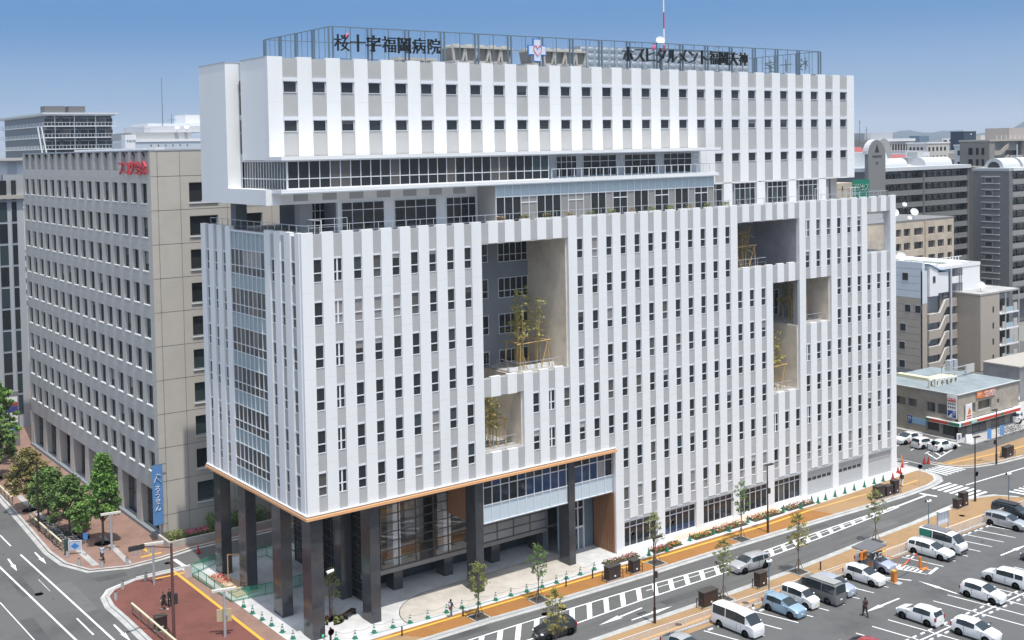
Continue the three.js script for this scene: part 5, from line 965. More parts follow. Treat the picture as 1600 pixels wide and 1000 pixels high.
// beige office block with dishes
{
  const t = thing('beige_office', 'beige six storey block with square windows and rooftop dishes', 'office building');
  const wins = []; for (let r = 0; r < 7; r++) { const y = 22.1 - r * 3.05; for (const [a, b, n] of [[171.8, 174.6, 2], [175.5, 177.9, 2], [179.3, 182.6, 2], [184.6, 187.2, 2], [188.2, 190.6, 2], [192.0, 193.7, 1], [196.5, 199, 2], [201, 203.4, 2]]) wins.push([a, b, y - 0.2, y + 1.45, n]); }
  wallWithWindows(t, { x0: 160, x1: 194.6, y0: 0, y1: 25.2, z: -59.1, wins: wins.filter((w) => w[0] < 194), m: beigeW, depth: 0.5, pane: [M.pane, M.pane2, M.blind] });
  part(t, 'core_wall', box(160, 194.5, 0, 25, -80, -59.65), M.core); part(t, 'parapet', box(159.9, 194.7, 25.2, 25.4, -80, -59.0), mat(0.2, 0.2, 0.2)); part(t, 'pilaster', box(183.2, 183.5, 0, 25.2, -59.1, -58.85), beigeW); part(t, 'end_wall', box(194.5, 194.62, 0, 25.2, -80, -59.1), beigeW);
  for (const [x, z, r, y, l] of [[174.6, -61, 1.0, 25.4, 'large white dish at left on the beige block roof'], [178.2, -66, 0.5, 27.4, 'small white dish atop the antenna frame on the beige roof'], [178.8, -60, 0.5, 25.0, 'lowest small dish on the beige block roof edge'], [181.4, -63, 0.55, 27.6, 'upper right small dish on the beige block roof'], [181.2, -60.5, 0.9, 25.4, 'large white dish at right on the beige block roof']]) dish('satellite_dish', l, x, y, z, r);
  { const m = thing('antenna_frame', 'spindly antenna mast behind the dishes on the beige block', 'antenna', [178.2, 25.4, -66]); part(m, 'mast', B().cyl(V(0, 0, 0), V(0, 5.6, 0), 0.08, 0.05, 6), M.steel); for (const y of [3.4, 4.2, 5.2]) part(m, 'antenna_arm', B().bar(V(-0.9, y, 0), V(0.9, y, 0), 0.07), M.steel); }
}
const barrelM = mat(0.52, 0.53, 0.54, { roughness: 0.6 });
// dark tiled apartment blocks with barrel roofs
function barrel(t, x0, x1, y, z, r, axis = 'x') {
  const g = new THREE.CylinderGeometry(r, r, x1 - x0, 24, 1, false, 0, Math.PI).rotateZ(Math.PI / 2).translate((x0 + x1) / 2, y, z);
  part(t, 'barrel_roof', g, barrelM);
  for (const s of [1]) part(t, 'lunette', new THREE.CircleGeometry(r * 0.62, 16, 0, Math.PI).translate(0, 0, 0).rotateY(-Math.PI / 2 + (s > 0 ? Math.PI : 0)).translate(x1 + 0.03, y, z), M.pane2);
}
{
  const t = thing('dark_apartments', 'long dark grey apartment block with balconies and white barrel roofs', 'apartment building');
  const Z = -79.2; part(t, 'wall', box(193, 234.4, 0, 35.4, -95, Z - 1.5), dkTile); part(t, 'roof_slab', box(192.6, 234.6, 35.3, 36.2, -95, Z + 0.4), mat(0.55, 0.57, 0.58));
  balconyTower(t, 194.5, 213.8, Z, 4, 35.2, 2.95, { solid: dkTile2, slab: dkTile2, back: M.pane, cols: 7 }); balconyTower(t, 214.4, 233.4, Z, 4, 35.2, 2.95, { solid: dkTile2, slab: dkTile2, cols: 7 });
  part(t, 'pier', box(213.8, 214.4, 0, 35.3, Z - 1.5, Z + 0.1), dkTile); part(t, 'pier', box(193, 194.5, 0, 35.3, Z - 1.5, Z + 0.1), dkTile); part(t, 'pier', box(233.4, 234.4, 0, 35.3, Z - 1.5, Z + 0.1), dkTile);
  const bx = (x0, x1) => { const g = new THREE.CylinderGeometry(2.1, 2.1, x1 - x0, 24, 1, false, 0, Math.PI).rotateZ(Math.PI / 2).translate((x0 + x1) / 2, 36.2, -84); part(t, 'barrel_roof', g, barrelM); part(t, 'lunette', B().prism([...Array(13)].map((_, i) => [Math.cos((i / 12) * Math.PI) * 1.3 - 84, 36.25 + Math.sin((i / 12) * Math.PI) * 1.3]), x1 + 0.02, x1 + 0.06, 'x'), M.pane); };
  bx(200.6, 211.5); bx(219.2, 231); part(t, 'roof_room', B().box(197.9, 201.5, 36.2, 40.0, -90, -82).prism([[201.5, 36.2], [204.6, 36.2], [202.5, 39.8], [201.5, 39.8]], -90, -82), M.whitePaint);
  const tw = thing('arched_tower', 'dark grey round topped stair tower beside the barrel roofs', 'tower');
  const arc = (cx, r, y0, y1) => [[cx - r, y0], [cx + r, y0], ...[...Array(15)].map((_, i) => [cx + r * Math.cos((i / 14) * Math.PI), y1 + r * Math.sin((i / 14) * Math.PI)])];
  part(tw, 'wall', B().prism(arc(194.1, 3.35, 0, 39.6), Z - 0.4, Z + 0.6), dkTile2); part(tw, 'wall', B().prism(arc(207.6, 3.0, 30, 40.3), -87, -86), mat(0.3, 0.3, 0.29)); part(tw, 'arch_trim', B().prism([...[...Array(15)].map((_, i) => [194.1 + 3.5 * Math.cos((i / 14) * Math.PI), 39.6 + 3.5 * Math.sin((i / 14) * Math.PI)]), ...[...Array(15)].reverse().map((_, i) => [194.1 + 3.3 * Math.cos(((14 - i) / 14) * Math.PI), 39.6 + 3.3 * Math.sin(((14 - i) / 14) * Math.PI)])], Z - 0.9, Z + 0.5), mat(0.5, 0.5, 0.5));
  part(tw, 'emblem', B().prism([[193.2, 40], [195, 40], [194.1, 42]], Z + 0.6, Z + 0.64).bar(V(192.2, 39.2, Z + 0.62), V(196, 39.2, Z + 0.62), 0.3, 0.06).bar(V(193.6, 37.6, Z + 0.62), V(194.6, 37.6, Z + 0.62), 0.3, 0.06), M.dark);
  for (const [x, h] of [[192.4, 45.6], [195, 48], [197.7, 46.2]]) part(tw, 'antenna', B().cyl(V(x, 41.5, -84), V(x, h, -84), 0.09, 0.06, 5).bar(V(x - 0.6, h - 0.8, -84), V(x + 0.6, h - 0.8, -84), 0.1), M.steel);
  const d = thing('dark_apartments', 'dark grey apartment block with slit ledges at the right edge', 'apartment building');
  const Z2 = -53.4, X2 = 207.4; part(d, 'wall', box(X2, 232, 0, 35.3, -62.3, Z2 - 1.5), dkTile); part(d, 'wall', box(X2, X2 + 1.5, 0, 35.3, Z2 - 1.5, Z2), dkTile); part(d, 'roof_slab', box(X2 + 1, 232, 35.3, 36.0, -62, Z2 + 0.5), mat(0.6, 0.62, 0.62)); part(d, 'parapet', box(X2 - 0.05, X2 + 1, 35.3, 35.9, -62.3, Z2), mat(0.4, 0.41, 0.42));
  balconyTower(d, X2 + 1.5, 231, Z2, 4, 35.2, 2.95, { solid: mat(0.27, 0.26, 0.25), slab: dkTile2, cols: 6 });
  for (let k = 0; k < 11; k++) { const y = 32.4 - k * 2.95; part(d, 'ledge', box(X2 - 0.3, X2, y + 1.5, y + 1.65, -60, -55.6), mat(0.5, 0.5, 0.5)); part(d, 'ledge', box(X2 - 0.3, X2, y - 0.1, y + 0.05, -60, -55.6), mat(0.5, 0.5, 0.5)); const w = part(d, 'window', box(X2 - 0.06, X2 + 0.1, y + 0.1, y + 1.4, -59.2, -57.4), M.alu); part(w, 'pane', box(X2 - 0.1, X2 - 0.06, y + 0.2, y + 1.3, -59.1, -57.5), M.pane2); }
  const b2 = (x0, x1, z) => { const g = new THREE.CylinderGeometry(2.3, 2.3, x1 - x0, 24, 1, false, 0, Math.PI).rotateZ(Math.PI / 2).translate((x0 + x1) / 2, 35.9, z); part(d, 'barrel_roof', g, barrelM); part(d, 'lunette', B().prism([...Array(13)].map((_, i) => [Math.cos((i / 12) * Math.PI) * 1.45 + z, 35.95 + Math.sin((i / 12) * Math.PI) * 1.45]), x0 - 0.06, x0 - 0.02, 'x'), M.pane2); };
  b2(205.2 + 3.5, 216, -57.8); b2(217.2, 232, -57.8);
  const g2 = thing('link_block', 'narrow beige block between the two dark apartment buildings', 'building'); part(g2, 'wall', box(234.5, 240, 0, 35.6, -92, -78), mat(0.3, 0.28, 0.24)); for (let k = 0; k < 8; k++) part(g2, 'balcony_panel', box(235, 239.6, 28.5 - k * 2.95, 29.0 - k * 2.95, -78, -77.9), mat(0.55, 0.55, 0.55)); for (let k = 0; k < 8; k++) part(g2, 'window', box(235.4, 238.6, 29.6 - k * 2.95, 31 - k * 2.95, -78, -77.93), M.pane);
}
{
  const t = thing('pink_apartments', 'salmon pink apartment house with a red roof behind the hospital', 'apartment building');
  const pk = mat(0.5, 0.3, 0.22), rd = mat(0.33, 0.09, 0.09); part(t, 'wall', box(205, 217.5, 0, 38.6, -112, -98), pk); part(t, 'roof', B().prism([[-112, 38.6], [-97.6, 38.6], [-100, 41.2], [-112, 41.2]], 204.6, 217.8, 'x'), rd);
  for (let k = 0; k < 6; k++) for (const x of [207, 211.6, 215]) { const w = part(t, 'window', box(x, x + 1.9, 34.5 - k * 3.2, 36.2 - k * 3.2, -98, -97.9), M.pane2); }
  for (let k = 0; k < 6; k++) part(t, 'balcony_front', box(213.6, 217.5, 36.4 - k * 3.2 + 0.4, 37.5 - k * 3.2, -98, -96.8), pk);
  const r2 = thing('red_roof_house', 'low block with a dull red roof beyond the arched tower', 'building'); part(r2, 'wall', box(258, 272, 0, 36, -140, -121), mat(0.55, 0.45, 0.4)); part(r2, 'roof', B().prism([[-140, 36], [-120.5, 36], [-124, 38.4], [-140, 38.4]], 257.5, 272.5, 'x'), rd);
  const bb = thing('brown_grey_flats', 'brown grey flats with an outside stair at the upper right edge', 'apartment building');
  const br = mat(0.24, 0.225, 0.205); part(bb, 'wall', box(249.4, 252, 0, 42.2, -91, -82.4), br); part(bb, 'wall', box(252, 275, 0, 42.0, -91, -83.9), M.core); part(bb, 'roof_edge', box(249.2, 275, 42.0, 42.5, -91.2, -82.2), mat(0.4, 0.37, 0.32));
  for (let k = 0; k < 6; k++) { const y = 38.4 - k * 3.1; for (const z of [-88.4, -86.2, -84.6]) part(bb, 'window', box(249.3, 249.36, y, y + 1.9, z, z + (z < -87 ? 1.2 : 0.7)), M.pane); part(bb, 'stair_flight', B().prism([[252, y - 0.2], [255, y - 0.2], [259, y + 1.8], [259, y + 3.1], [255, y + 1.1], [252, y + 1.1]], -82.6, -82.4), mat(0.36, 0.32, 0.27)); part(bb, 'balcony_front', box(259.5, 266.4, y - 1.6, y - 0.3, -82.6, -82.4), mat(0.33, 0.32, 0.31)); part(bb, 'window', box(260, 266, y - 0.3, y + 1.0, -83.9, -83.85), M.pane); }
  part(bb, 'column', box(266.5, 268, 0, 42, -83, -82.2), mat(0.4, 0.37, 0.32)); for (let i = 0; i < 9; i++) part(bb, 'roof_rail', box(253 + i * 2.3, 253.12 + i * 2.3, 42.5, 43.6, -82.5, -82.4), M.whitePaint); part(bb, 'roof_room', box(262, 280, 42.5, 45.6, -91, -84), mat(0.42, 0.37, 0.34)); part(bb, 'lamp_mast', B().cyl(V(262.4, 30, -82), V(262.4, 41, -82), 0.14, 0.14, 6), M.whitePaint);
  const gs = thing('green_sign', 'green rooftop sign with white katakana beyond the terrace', 'sign', [100.1, 34.7, -17.3], -0.62);
  part(gs, 'panel', box(0, 2.5, -1.5, 2.4, -0.2, 0), mat(0.015, 0.2, 0.13)); letters(gs, 'アクセス', M.whitePaint, 0.12, 0.8, 0.01, 0.5, 0.95, 0.08, 0.03, 0.11);
  const tb = thing('tan_building', 'tan sloped roof building edge behind the green sign', 'building'); part(tb, 'wall', B().prism([[93, 0], [104, 0], [104, 34.6], [102.2, 36.6], [93, 36.6]], -30, -18.5), mat(0.5, 0.42, 0.33)); part(tb, 'window', box(99.2, 99.4, 35.4, 36.1, -18.5, -18.45), M.dark);
}
// the city beyond
{
  const cols = [[0.6, 0.6, 0.58], [0.5, 0.48, 0.44], [0.66, 0.66, 0.66], [0.4, 0.37, 0.33], [0.55, 0.5, 0.44], [0.35, 0.37, 0.4], [0.62, 0.58, 0.52], [0.3, 0.29, 0.28]].map((c) => mat(...c, { roughness: 0.9 }));
  const arched = thing('arched_office', 'pale distant office with rows of tall arched windows', 'office building'); part(arched, 'wall', box(322, 340, 0, 43.2, -185, -164.6), mat(0.55, 0.5, 0.47)); part(arched, 'roof_block', box(318, 335, 43.2, 45.6, -190, -170), mat(0.35, 0.36, 0.38)); part(arched, 'cornice', box(321.5, 340.5, 42.4, 43.4, -186, -164.1), mat(0.7, 0.7, 0.7));
  for (let i = 0; i < 8; i++) part(arched, 'window', B().prism([[323.4 + i * 1.7, 30], [324.4 + i * 1.7, 30], [324.4 + i * 1.7, 41], [323.9 + i * 1.7, 41.6], [323.4 + i * 1.7, 41]], -164.6, -164.5), M.pane2); part(arched, 'wall_strip', box(336.4, 339, 30, 42, -164.6, -164.4), M.whitePaint);
  const ar2 = thing('arched_office', 'lower white distant office with slim arched windows', 'office building'); part(ar2, 'wall', box(312, 326, 0, 38.2, -170, -149), M.whitePaint); part(ar2, 'roof_block', box(312.5, 326, 38.2, 39, -170, -149.6), mat(0.4, 0.4, 0.42)); for (let i = 0; i < 9; i++) part(ar2, 'window', B().prism([[313 + i * 1.4, 31], [313.8 + i * 1.4, 31], [313.8 + i * 1.4, 36.4], [313.4 + i * 1.4, 37], [313 + i * 1.4, 36.4]], -149, -148.9), M.pane2);
  const bl = thing('blue_glass_block', 'dark blue glass block on the distant skyline', 'office building'); part(bl, 'wall', box(441, 451, 0, 46.2, -212, -205.5), mat(0.03, 0.055, 0.09)); part(bl, 'roof_edge', box(440.8, 451.2, 46.2, 46.7, -212.2, -205.3), mat(0.5, 0.55, 0.6)); part(bl, 'band', box(443, 450.5, 41.5, 42, -205.5, -205.4), mat(0.3, 0.35, 0.4)); part(bl, 'lower_wall', box(440, 450, 0, 40.8, -204.8, -202), mat(0.06, 0.09, 0.13)); part(bl, 'mark', box(446.5, 447.3, 44.6, 45.3, -205.5, -205.4), M.whitePaint);
  const rs = thing('mural_block', 'pale distant block with a dark red painted panel', 'building'); part(rs, 'wall', box(468, 480, 0, 43.2, -240, -233), mat(0.6, 0.6, 0.6)); part(rs, 'red_panel', box(474, 478.5, 38, 42.8, -233, -232.9), mat(0.22, 0.04, 0.05)); for (let k = 0; k < 3; k++) part(rs, 'window', box(469, 472, 41.6 - k * 2, 42.4 - k * 2, -233, -232.9), M.pane2);
  const bg = thing('blue_grey_block', 'blue grey distant slab block left of the mural', 'building'); part(bg, 'wall', box(424.5, 432, 0, 44.6, -222, -217), mat(0.16, 0.22, 0.28)); part(bg, 'lower_wall', box(424, 438, 0, 40.2, -214, -210), mat(0.08, 0.14, 0.22));
  const dk = new THREE.Vector3(Math.sin(0.98), 0, -Math.cos(0.98));
  const fwd = new THREE.Vector3(Math.sin(CAM.yaw), 0, -Math.cos(CAM.yaw)), rgt = new THREE.Vector3(Math.cos(CAM.yaw), 0, Math.sin(CAM.yaw));
  let made = 0;
  for (let i = 0; i < 210; i++) {
    const side = i % 5 === 4 ? -1 : 1, dpt = 330 + 1500 * Math.pow(rnd(), 1.5), lat = side > 0 ? dpt * rr(0.345, 0.6) : dpt * rr(-0.5, -0.2);
    const x = CAM.x + fwd.x * dpt + rgt.x * lat, z = CAM.z + fwd.z * dpt + rgt.z * lat;
    if (side > 0 && dpt < 480 && lat < dpt * 0.36) continue;
    const near = dpt < 650, w = near ? rr(7, 15) : rr(11, 28), d = near ? rr(7, 12) : rr(10, 22), lim = 43 + (dpt - 500) * 0.006, h = side < 0 ? rr(12, 30) : Math.max(12, 43 - dpt * rr(0.003, 0.026));
    const ci = Math.floor(rnd() * cols.length), strip = rnd() < 0.45;
    const t = thing('distant_building', `small distant ${['warm grey', 'tan grey', 'pale white', 'brown', 'sandy', 'blue grey', 'cream', 'dark grey'][ci]} city building with ${strip ? 'window bands' : 'separate windows'} on the ${side < 0 ? 'left' : 'right'} skyline`, 'building', [x, 0, z], 0, 'distant city buildings beyond the apartment blocks'), c = cols[ci];
    part(t, 'wall', box(-w / 2, w / 2, 0, h, -d / 2, d / 2), c); part(t, 'roof', box(-w / 2 - 0.2, w / 2 + 0.2, h, h + 0.5, -d / 2 - 0.2, d / 2 + 0.2), pick(cols)); if (rnd() < 0.7) part(t, 'roof_room', box(-w * 0.25, w * rr(0, 0.3), h + 0.5, h + rr(2, 3.6), -d * 0.3, d * 0.2), pick(cols));
    if (rnd() < 0.3) part(t, 'roof_tank', B().cyl(V(w * 0.3, h + 0.5, 0), V(w * 0.3, h + 2.4, 0), 1, 1, 10), M.whitePaint);
    const rows = Math.min(6, Math.floor(h / 3.2)), bay = rr(2.3, 2.9), n = Math.floor(w / bay);
    for (let r = 0; r < rows; r++) {
      const y = h - 2.6 - r * 3.2;
      if (strip) part(t, 'window_row', box(-w / 2 + 0.8, w / 2 - 0.8, y, y + 1.3, d / 2, d / 2 + 0.05), M.pane2);
      else { const g = B(); for (let k = 0; k < n; k++) g.box(-w / 2 + k * bay + 0.8, -w / 2 + k * bay + 2.0, y, y + 1.4, d / 2, d / 2 + 0.05); const q = part(t, 'window_row', g, M.pane2); q.userData.kind = 'stuff'; }
      const g2 = B(); for (let k = 0; k < 4; k++) g2.box(-w / 2 - 0.05, -w / 2, y, y + 1.4, -d / 2 + 1 + k * (d - 2) / 4, -d / 2 + 1 + (k + 0.55) * (d - 2) / 4); const q2 = part(t, 'window_row', g2, M.pane2); q2.userData.kind = 'stuff';
    }
    made++;
  }
  // far hills
  const ridge = (dist, pts, name) => {
    const m = B(), far = dist + 2500;
    const P = (a, r, y) => V(CAM.x + Math.sin(a) * r, y, CAM.z - Math.cos(a) * r);
    for (let i = 0; i < pts.length - 1; i++) { const [a, h] = pts[i], [b, k] = pts[i + 1]; m.quad(P(a, dist, 0), P(b, dist, 0), P(b, dist + 900, k), P(a, dist + 900, h)); m.quad(P(a, dist + 900, h), P(b, dist + 900, k), P(b, far, 0), P(a, far, 0)); }
    struct(name, m, mat(0.025, 0.045, 0.06, { roughness: 1 }));
  };
  const hp_ = []; for (let i = 0; i <= 60; i++) { const a = 0.86 + i * 0.008; const h = 45 + 40 * Math.exp(-(((a - 0.985) / 0.03) ** 2)) + 26 * Math.exp(-(((a - 1.02) / 0.02) ** 2)) + 190 * Math.exp(-(((a - 1.105) / 0.035) ** 2)) + 6 * Math.sin(i * 1.7) + 5 * Math.sin(i * 0.6); hp_.push([a, Math.max(20, h)]); }
  ridge(5200, hp_, 'hills');
}
// ---------------------------------------------------------------- cars
const carGlass = mat(0.025, 0.035, 0.04, { roughness: 0.05, phys: true }), tyreM = mat(0.018, 0.018, 0.018, { roughness: 0.85 }), rimM = mat(0.45, 0.46, 0.47, { roughness: 0.35, metalness: 0.6 }), lampM = mat(0.75, 0.77, 0.78, { roughness: 0.12, phys: true, clearcoat: 1 }), tailM = mat(0.35, 0.02, 0.02, { roughness: 0.2 }), plateM = mat(0.75, 0.75, 0.7), plateY = mat(0.75, 0.55, 0.05);
const paint = (r, g, b, metal = 0.0) => mat(r, g, b, { roughness: 0.38, metalness: metal, phys: true, clearcoat: 0.9, clearcoatRoughness: 0.06 });
const CP = { white: paint(0.78, 0.78, 0.77), silver: paint(0.5, 0.51, 0.52, 0.5), grey: paint(0.2, 0.2, 0.2, 0.4), blue: paint(0.3, 0.44, 0.56, 0.35), lavender: paint(0.44, 0.47, 0.56, 0.35), black: paint(0.012, 0.013, 0.015), navy: paint(0.02, 0.035, 0.045, 0.2), red: paint(0.3, 0.012, 0.02) };
// stations from nose to tail: [x share of half length, belt height, half width share, roof height or 0]; seg names what lies between a station and the next
const CARS = {
  hatch: { L: 3.9, W: 1.69, H: 1.5, st: [[1, 0.55, 0.62, 0], [0.965, 0.72, 0.8, 0], [0.86, 0.84, 0.92, 0], [0.5, 0.98, 0.97, 0], [0.1, 0.98, 1, 1.42, 'ws'], [-0.28, 0.98, 1, 1.5], [-0.36, 0.98, 1, 1.5, 'pillar'], [-0.72, 1.0, 0.98, 1.45], [-0.86, 1.02, 0.95, 1.38, 'pillar'], [-0.975, 0.95, 0.88, 1.0, 'rw'], [-1, 0.6, 0.8, 0]] },
  wagon: { L: 4.65, W: 1.76, H: 1.5, st: [[1, 0.52, 0.6, 0], [0.97, 0.7, 0.8, 0], [0.87, 0.82, 0.93, 0], [0.48, 0.95, 0.98, 0], [0.14, 0.95, 1, 1.4, 'ws'], [-0.16, 0.95, 1, 1.48], [-0.21, 0.95, 1, 1.48, 'pillar'], [-0.52, 0.96, 1, 1.47], [-0.56, 0.97, 1, 1.46, 'pillar'], [-0.84, 1.0, 0.97, 1.38], [-0.9, 1.0, 0.96, 1.34, 'pillar'], [-0.98, 0.92, 0.9, 0.95, 'rw'], [-1, 0.55, 0.82, 0]] },
  boxy: { L: 4.25, W: 1.68, H: 1.55, st: [[1, 0.55, 0.66, 0], [0.97, 0.74, 0.84, 0], [0.88, 0.86, 0.94, 0], [0.55, 0.98, 0.98, 0], [0.28, 0.98, 1, 1.46, 'ws'], [-0.08, 0.98, 1, 1.53], [-0.13, 0.98, 1, 1.53, 'pillar'], [-0.5, 0.98, 1, 1.53], [-0.55, 0.98, 1, 1.53, 'pillar'], [-0.9, 1.0, 0.99, 1.5], [-0.955, 1.0, 0.98, 1.48, 'pillar'], [-0.99, 0.96, 0.94, 1.05, 'rw'], [-1, 0.55, 0.86, 0]] },
  kei: { L: 3.4, W: 1.48, H: 1.66, st: [[1, 0.58, 0.7, 0], [0.97, 0.8, 0.86, 0], [0.88, 0.92, 0.95, 0], [0.64, 1.04, 0.98, 0], [0.36, 1.04, 1, 1.58, 'ws'], [-0.05, 1.04, 1, 1.66], [-0.1, 1.04, 1, 1.66, 'pillar'], [-0.52, 1.04, 1, 1.66], [-0.57, 1.04, 1, 1.66, 'pillar'], [-0.9, 1.05, 0.99, 1.63], [-0.96, 1.05, 0.98, 1.6, 'pillar'], [-0.99, 1.0, 0.94, 1.1, 'rw'], [-1, 0.6, 0.88, 0]] },
  van: { L: 4.7, W: 1.7, H: 1.98, st: [[1, 0.6, 0.72, 0], [0.985, 0.85, 0.88, 0], [0.95, 1.0, 0.95, 0], [0.87, 1.1, 0.98, 0], [0.6, 1.12, 1, 1.86, 'ws'], [0.28, 1.12, 1, 1.97], [0.22, 1.12, 1, 1.98, 'pillar'], [-0.3, 1.12, 1, 1.98], [-0.34, 1.12, 1, 1.98, 'pillar'], [-0.92, 1.12, 0.99, 1.95], [-0.965, 1.12, 0.98, 1.92, 'pillar'], [-0.995, 1.08, 0.95, 1.15, 'rw'], [-1, 0.6, 0.9, 0]] },
  sedan: { L: 4.45, W: 1.74, H: 1.49, st: [[1, 0.52, 0.6, 0], [0.97, 0.7, 0.8, 0], [0.88, 0.82, 0.92, 0], [0.56, 0.94, 0.97, 0], [0.08, 0.95, 1, 1.42, 'ws'], [-0.15, 0.95, 1, 1.49], [-0.2, 0.95, 1, 1.49, 'pillar'], [-0.52, 0.98, 0.98, 1.38], [-0.58, 0.99, 0.97, 1.35, 'pillar'], [-0.93, 1.02, 0.9, 1.07, 'rw'], [-0.985, 0.95, 0.84, 0], [-1, 0.6, 0.8, 0]] },
};
const wheelG = B().cyl(V(0, 0, -0.1), V(0, 0, 0.1), 0.3, 0.3, 18).geo, rimG = B().cyl(V(0, 0, 0.08), V(0, 0, 0.112), 0.2, 0.19, 12).geo, archG = B().cyl(V(0, 0, -0.2), V(0, 0, 0.006), 0.37, 0.37, 20).geo;
const carBuilt = new Map();
function car(kind, color, x, z, turn, label, y = -0.02, o = {}) {
  const c = CARS[kind], key = kind, half = c.L / 2, hw = c.W / 2;
  const t = thing(o.name || 'parked_car', label, o.cat || 'car', [x, y, z], turn, o.group);
  if (!carBuilt.has(key)) {
    const sec = c.st.map(([sx, belt, wf, roof]) => {
      const w = hw * wf, X = sx * half;
      const p = [[w * 0.9, 0.2], [w * 0.985, 0.36], [w, 0.62 < belt - 0.1 ? 0.62 : belt - 0.1], [w * 0.97, belt]];
      if (roof) { const wr = hw * (kind === 'van' || kind === 'kei' || kind === 'boxy' ? 0.88 : 0.79) * (0.5 + 0.5 * wf); p.push([wr, roof - 0.07], [wr - 0.14, roof - 0.01], [0, roof + 0.02]); } else p.push([w * 0.85, belt + 0.03], [w * 0.6, belt + 0.05], [0, belt + 0.065]);
      return p.map(([zz, yy]) => [X, yy, zz]);
    });
    const body = B(), sideWin = [], bp = B(), ws = B(), rw = B();
    const Q = (mb, a, b, cc, d) => { mb.quad(V(...a), V(...b), V(...cc), V(...d)); mb.quad(V(a[0], a[1], -a[2]), V(d[0], d[1], -d[2]), V(cc[0], cc[1], -cc[2]), V(b[0], b[1], -b[2])); };
    for (let i = 0; i < sec.length - 1; i++) {
      const A = sec[i], D = sec[i + 1], nx = c.st[i + 1], tagn = nx[4], cabin = c.st[i][3] && nx[3];
      for (let j = 0; j < 6; j++) {
        const q = [A[j], D[j], D[j + 1], A[j + 1]].map((v) => v);
        // order so that faces look outward on the +z side
        const quad = [q[1], q[0], q[3], q[2]];
        if (tagn === 'ws' && j >= 4) { Q(ws, ...quad); continue; }
        if (tagn === 'rw' && j >= 4) { Q(rw, ...quad); continue; }
        if (j === 3 && tagn === 'pillar' && c.st.findIndex((v) => v[4] === 'pillar') === i + 1) { Q(bp, ...quad); continue; }
        if (j === 3 && cabin && tagn !== 'pillar' && tagn !== 'rw') {
          const s = B(), s2 = B(), [qa, qb, qc, qd] = quad; s.quad(V(...qa), V(...qb), V(...qc), V(...qd)); s2.quad(V(qa[0], qa[1], -qa[2]), V(qd[0], qd[1], -qd[2]), V(qc[0], qc[1], -qc[2]), V(qb[0], qb[1], -qb[2])); sideWin.push(s, s2); continue;
        }
        Q(body, ...quad);
      }
    }
    for (const [S, s] of [[sec[0], 1], [sec[sec.length - 1], -1]]) for (let j = 0; j < 6; j++) { const a = S[j], b = S[j + 1]; Q(body, s > 0 ? a : b, s > 0 ? [a[0], a[1], 0] : [b[0], b[1], 0], s > 0 ? [b[0], b[1], 0] : [a[0], a[1], 0], s > 0 ? b : a); }
    const bodyG = toCreasedNormals(body.geo, 0.55);
    const under = box(-half * 0.96, half * 0.96, 0.16, 0.3, -hw * 0.88, hw * 0.88).geo;
    const bel = B(); // door seams and handles
    const i3 = c.st.findIndex((q) => q[4] === 'pillar'), xm = c.st[i3][0] * half;
    for (const s of [-1, 1]) { bel.box(xm - 0.012, xm + 0.012, 0.35, 0.95, s * hw - 0.02, s * hw + 0.004).box(half * 0.42, half * 0.42 + 0.02, 0.4, 0.9, s * hw - 0.03, s * hw + 0.003); }
    carBuilt.set(key, { bodyG, under, sideWin: sideWin.map((s) => s.geo), ws: ws.geo, rw: rw.geo, seams: bel.geo, bp: bp.geo });
  }
  const g = carBuilt.get(key), roofSt = c.st.find((q) => q[4] === 'ws'), belt = c.st[3][1];
  part(t, 'body', g.bodyG, color); part(t, 'chassis', g.under, M.black); part(t, 'door_seam', g.seams, M.dark);
  part(t, 'door_pillar', g.bp, M.black);
  for (const s of g.sideWin) part(t, 'side_window', s, carGlass);
  part(t, 'windshield', g.ws, carGlass); part(t, 'rear_window', g.rw, carGlass);
  for (const wx of [half * 0.62, -half * 0.6]) for (const s of [-1, 1]) {
    part(t, 'wheel_arch', archG, M.black, [wx, 0.33, s * (hw - 0.003)], s < 0 ? Math.PI : 0);
    const w = part(t, 'wheel', wheelG, tyreM, [wx, 0.3, s * (hw - 0.09)], s < 0 ? Math.PI : 0); part(w, 'rim', rimG, rimM);
  }
  const ey = c.st[1][1];
  for (const s of [-1, 1]) {
    part(t, 'headlight', new THREE.SphereGeometry(0.17, 10, 8).scale(0.9, 0.55, 0.95), lampM, [half * 0.92, ey - 0.02, s * hw * 0.74]);
    part(t, 'taillight', box(-0.06, 0.05, -0.16, 0.16, -0.09, 0.09), tailM, [-half * 0.965, belt - 0.16, s * hw * 0.82]);
    part(t, 'mirror', new THREE.SphereGeometry(0.12, 8, 6).scale(0.6, 0.65, 1), o.mirror || color, [half * (roofSt[0] + c.st[3][0]) / 2 + 0.02, belt + 0.08, s * (hw + 0.07)]);
  }
  part(t, 'grille', box(half * 0.94, half * 0.995, 0.42, 0.53, -hw * 0.42, hw * 0.42), M.black);
  part(t, 'number_plate', box(half * 0.99, half * 1.008, 0.4, 0.5, -0.17, 0.17), o.yellowPlate ? plateY : plateM); part(t, 'number_plate', box(-half * 1.01, -half * 0.99, 0.55, 0.68, -0.17, 0.17), plateM);
  if (o.bumper) { part(t, 'bumper', box(half * 0.86, half * 1.012, 0.26, 0.5, -hw * 0.84, hw * 0.84), M.dark); part(t, 'bumper', box(-half * 1.012, -half * 0.9, 0.26, 0.5, -hw * 0.9, hw * 0.9), M.dark); }
  if (o.rack) part(t, 'roof_panel', box(-half * 0.85, half * 0.3, c.H + 0.03, c.H + 0.07, -hw * 0.72, hw * 0.72), o.rack);
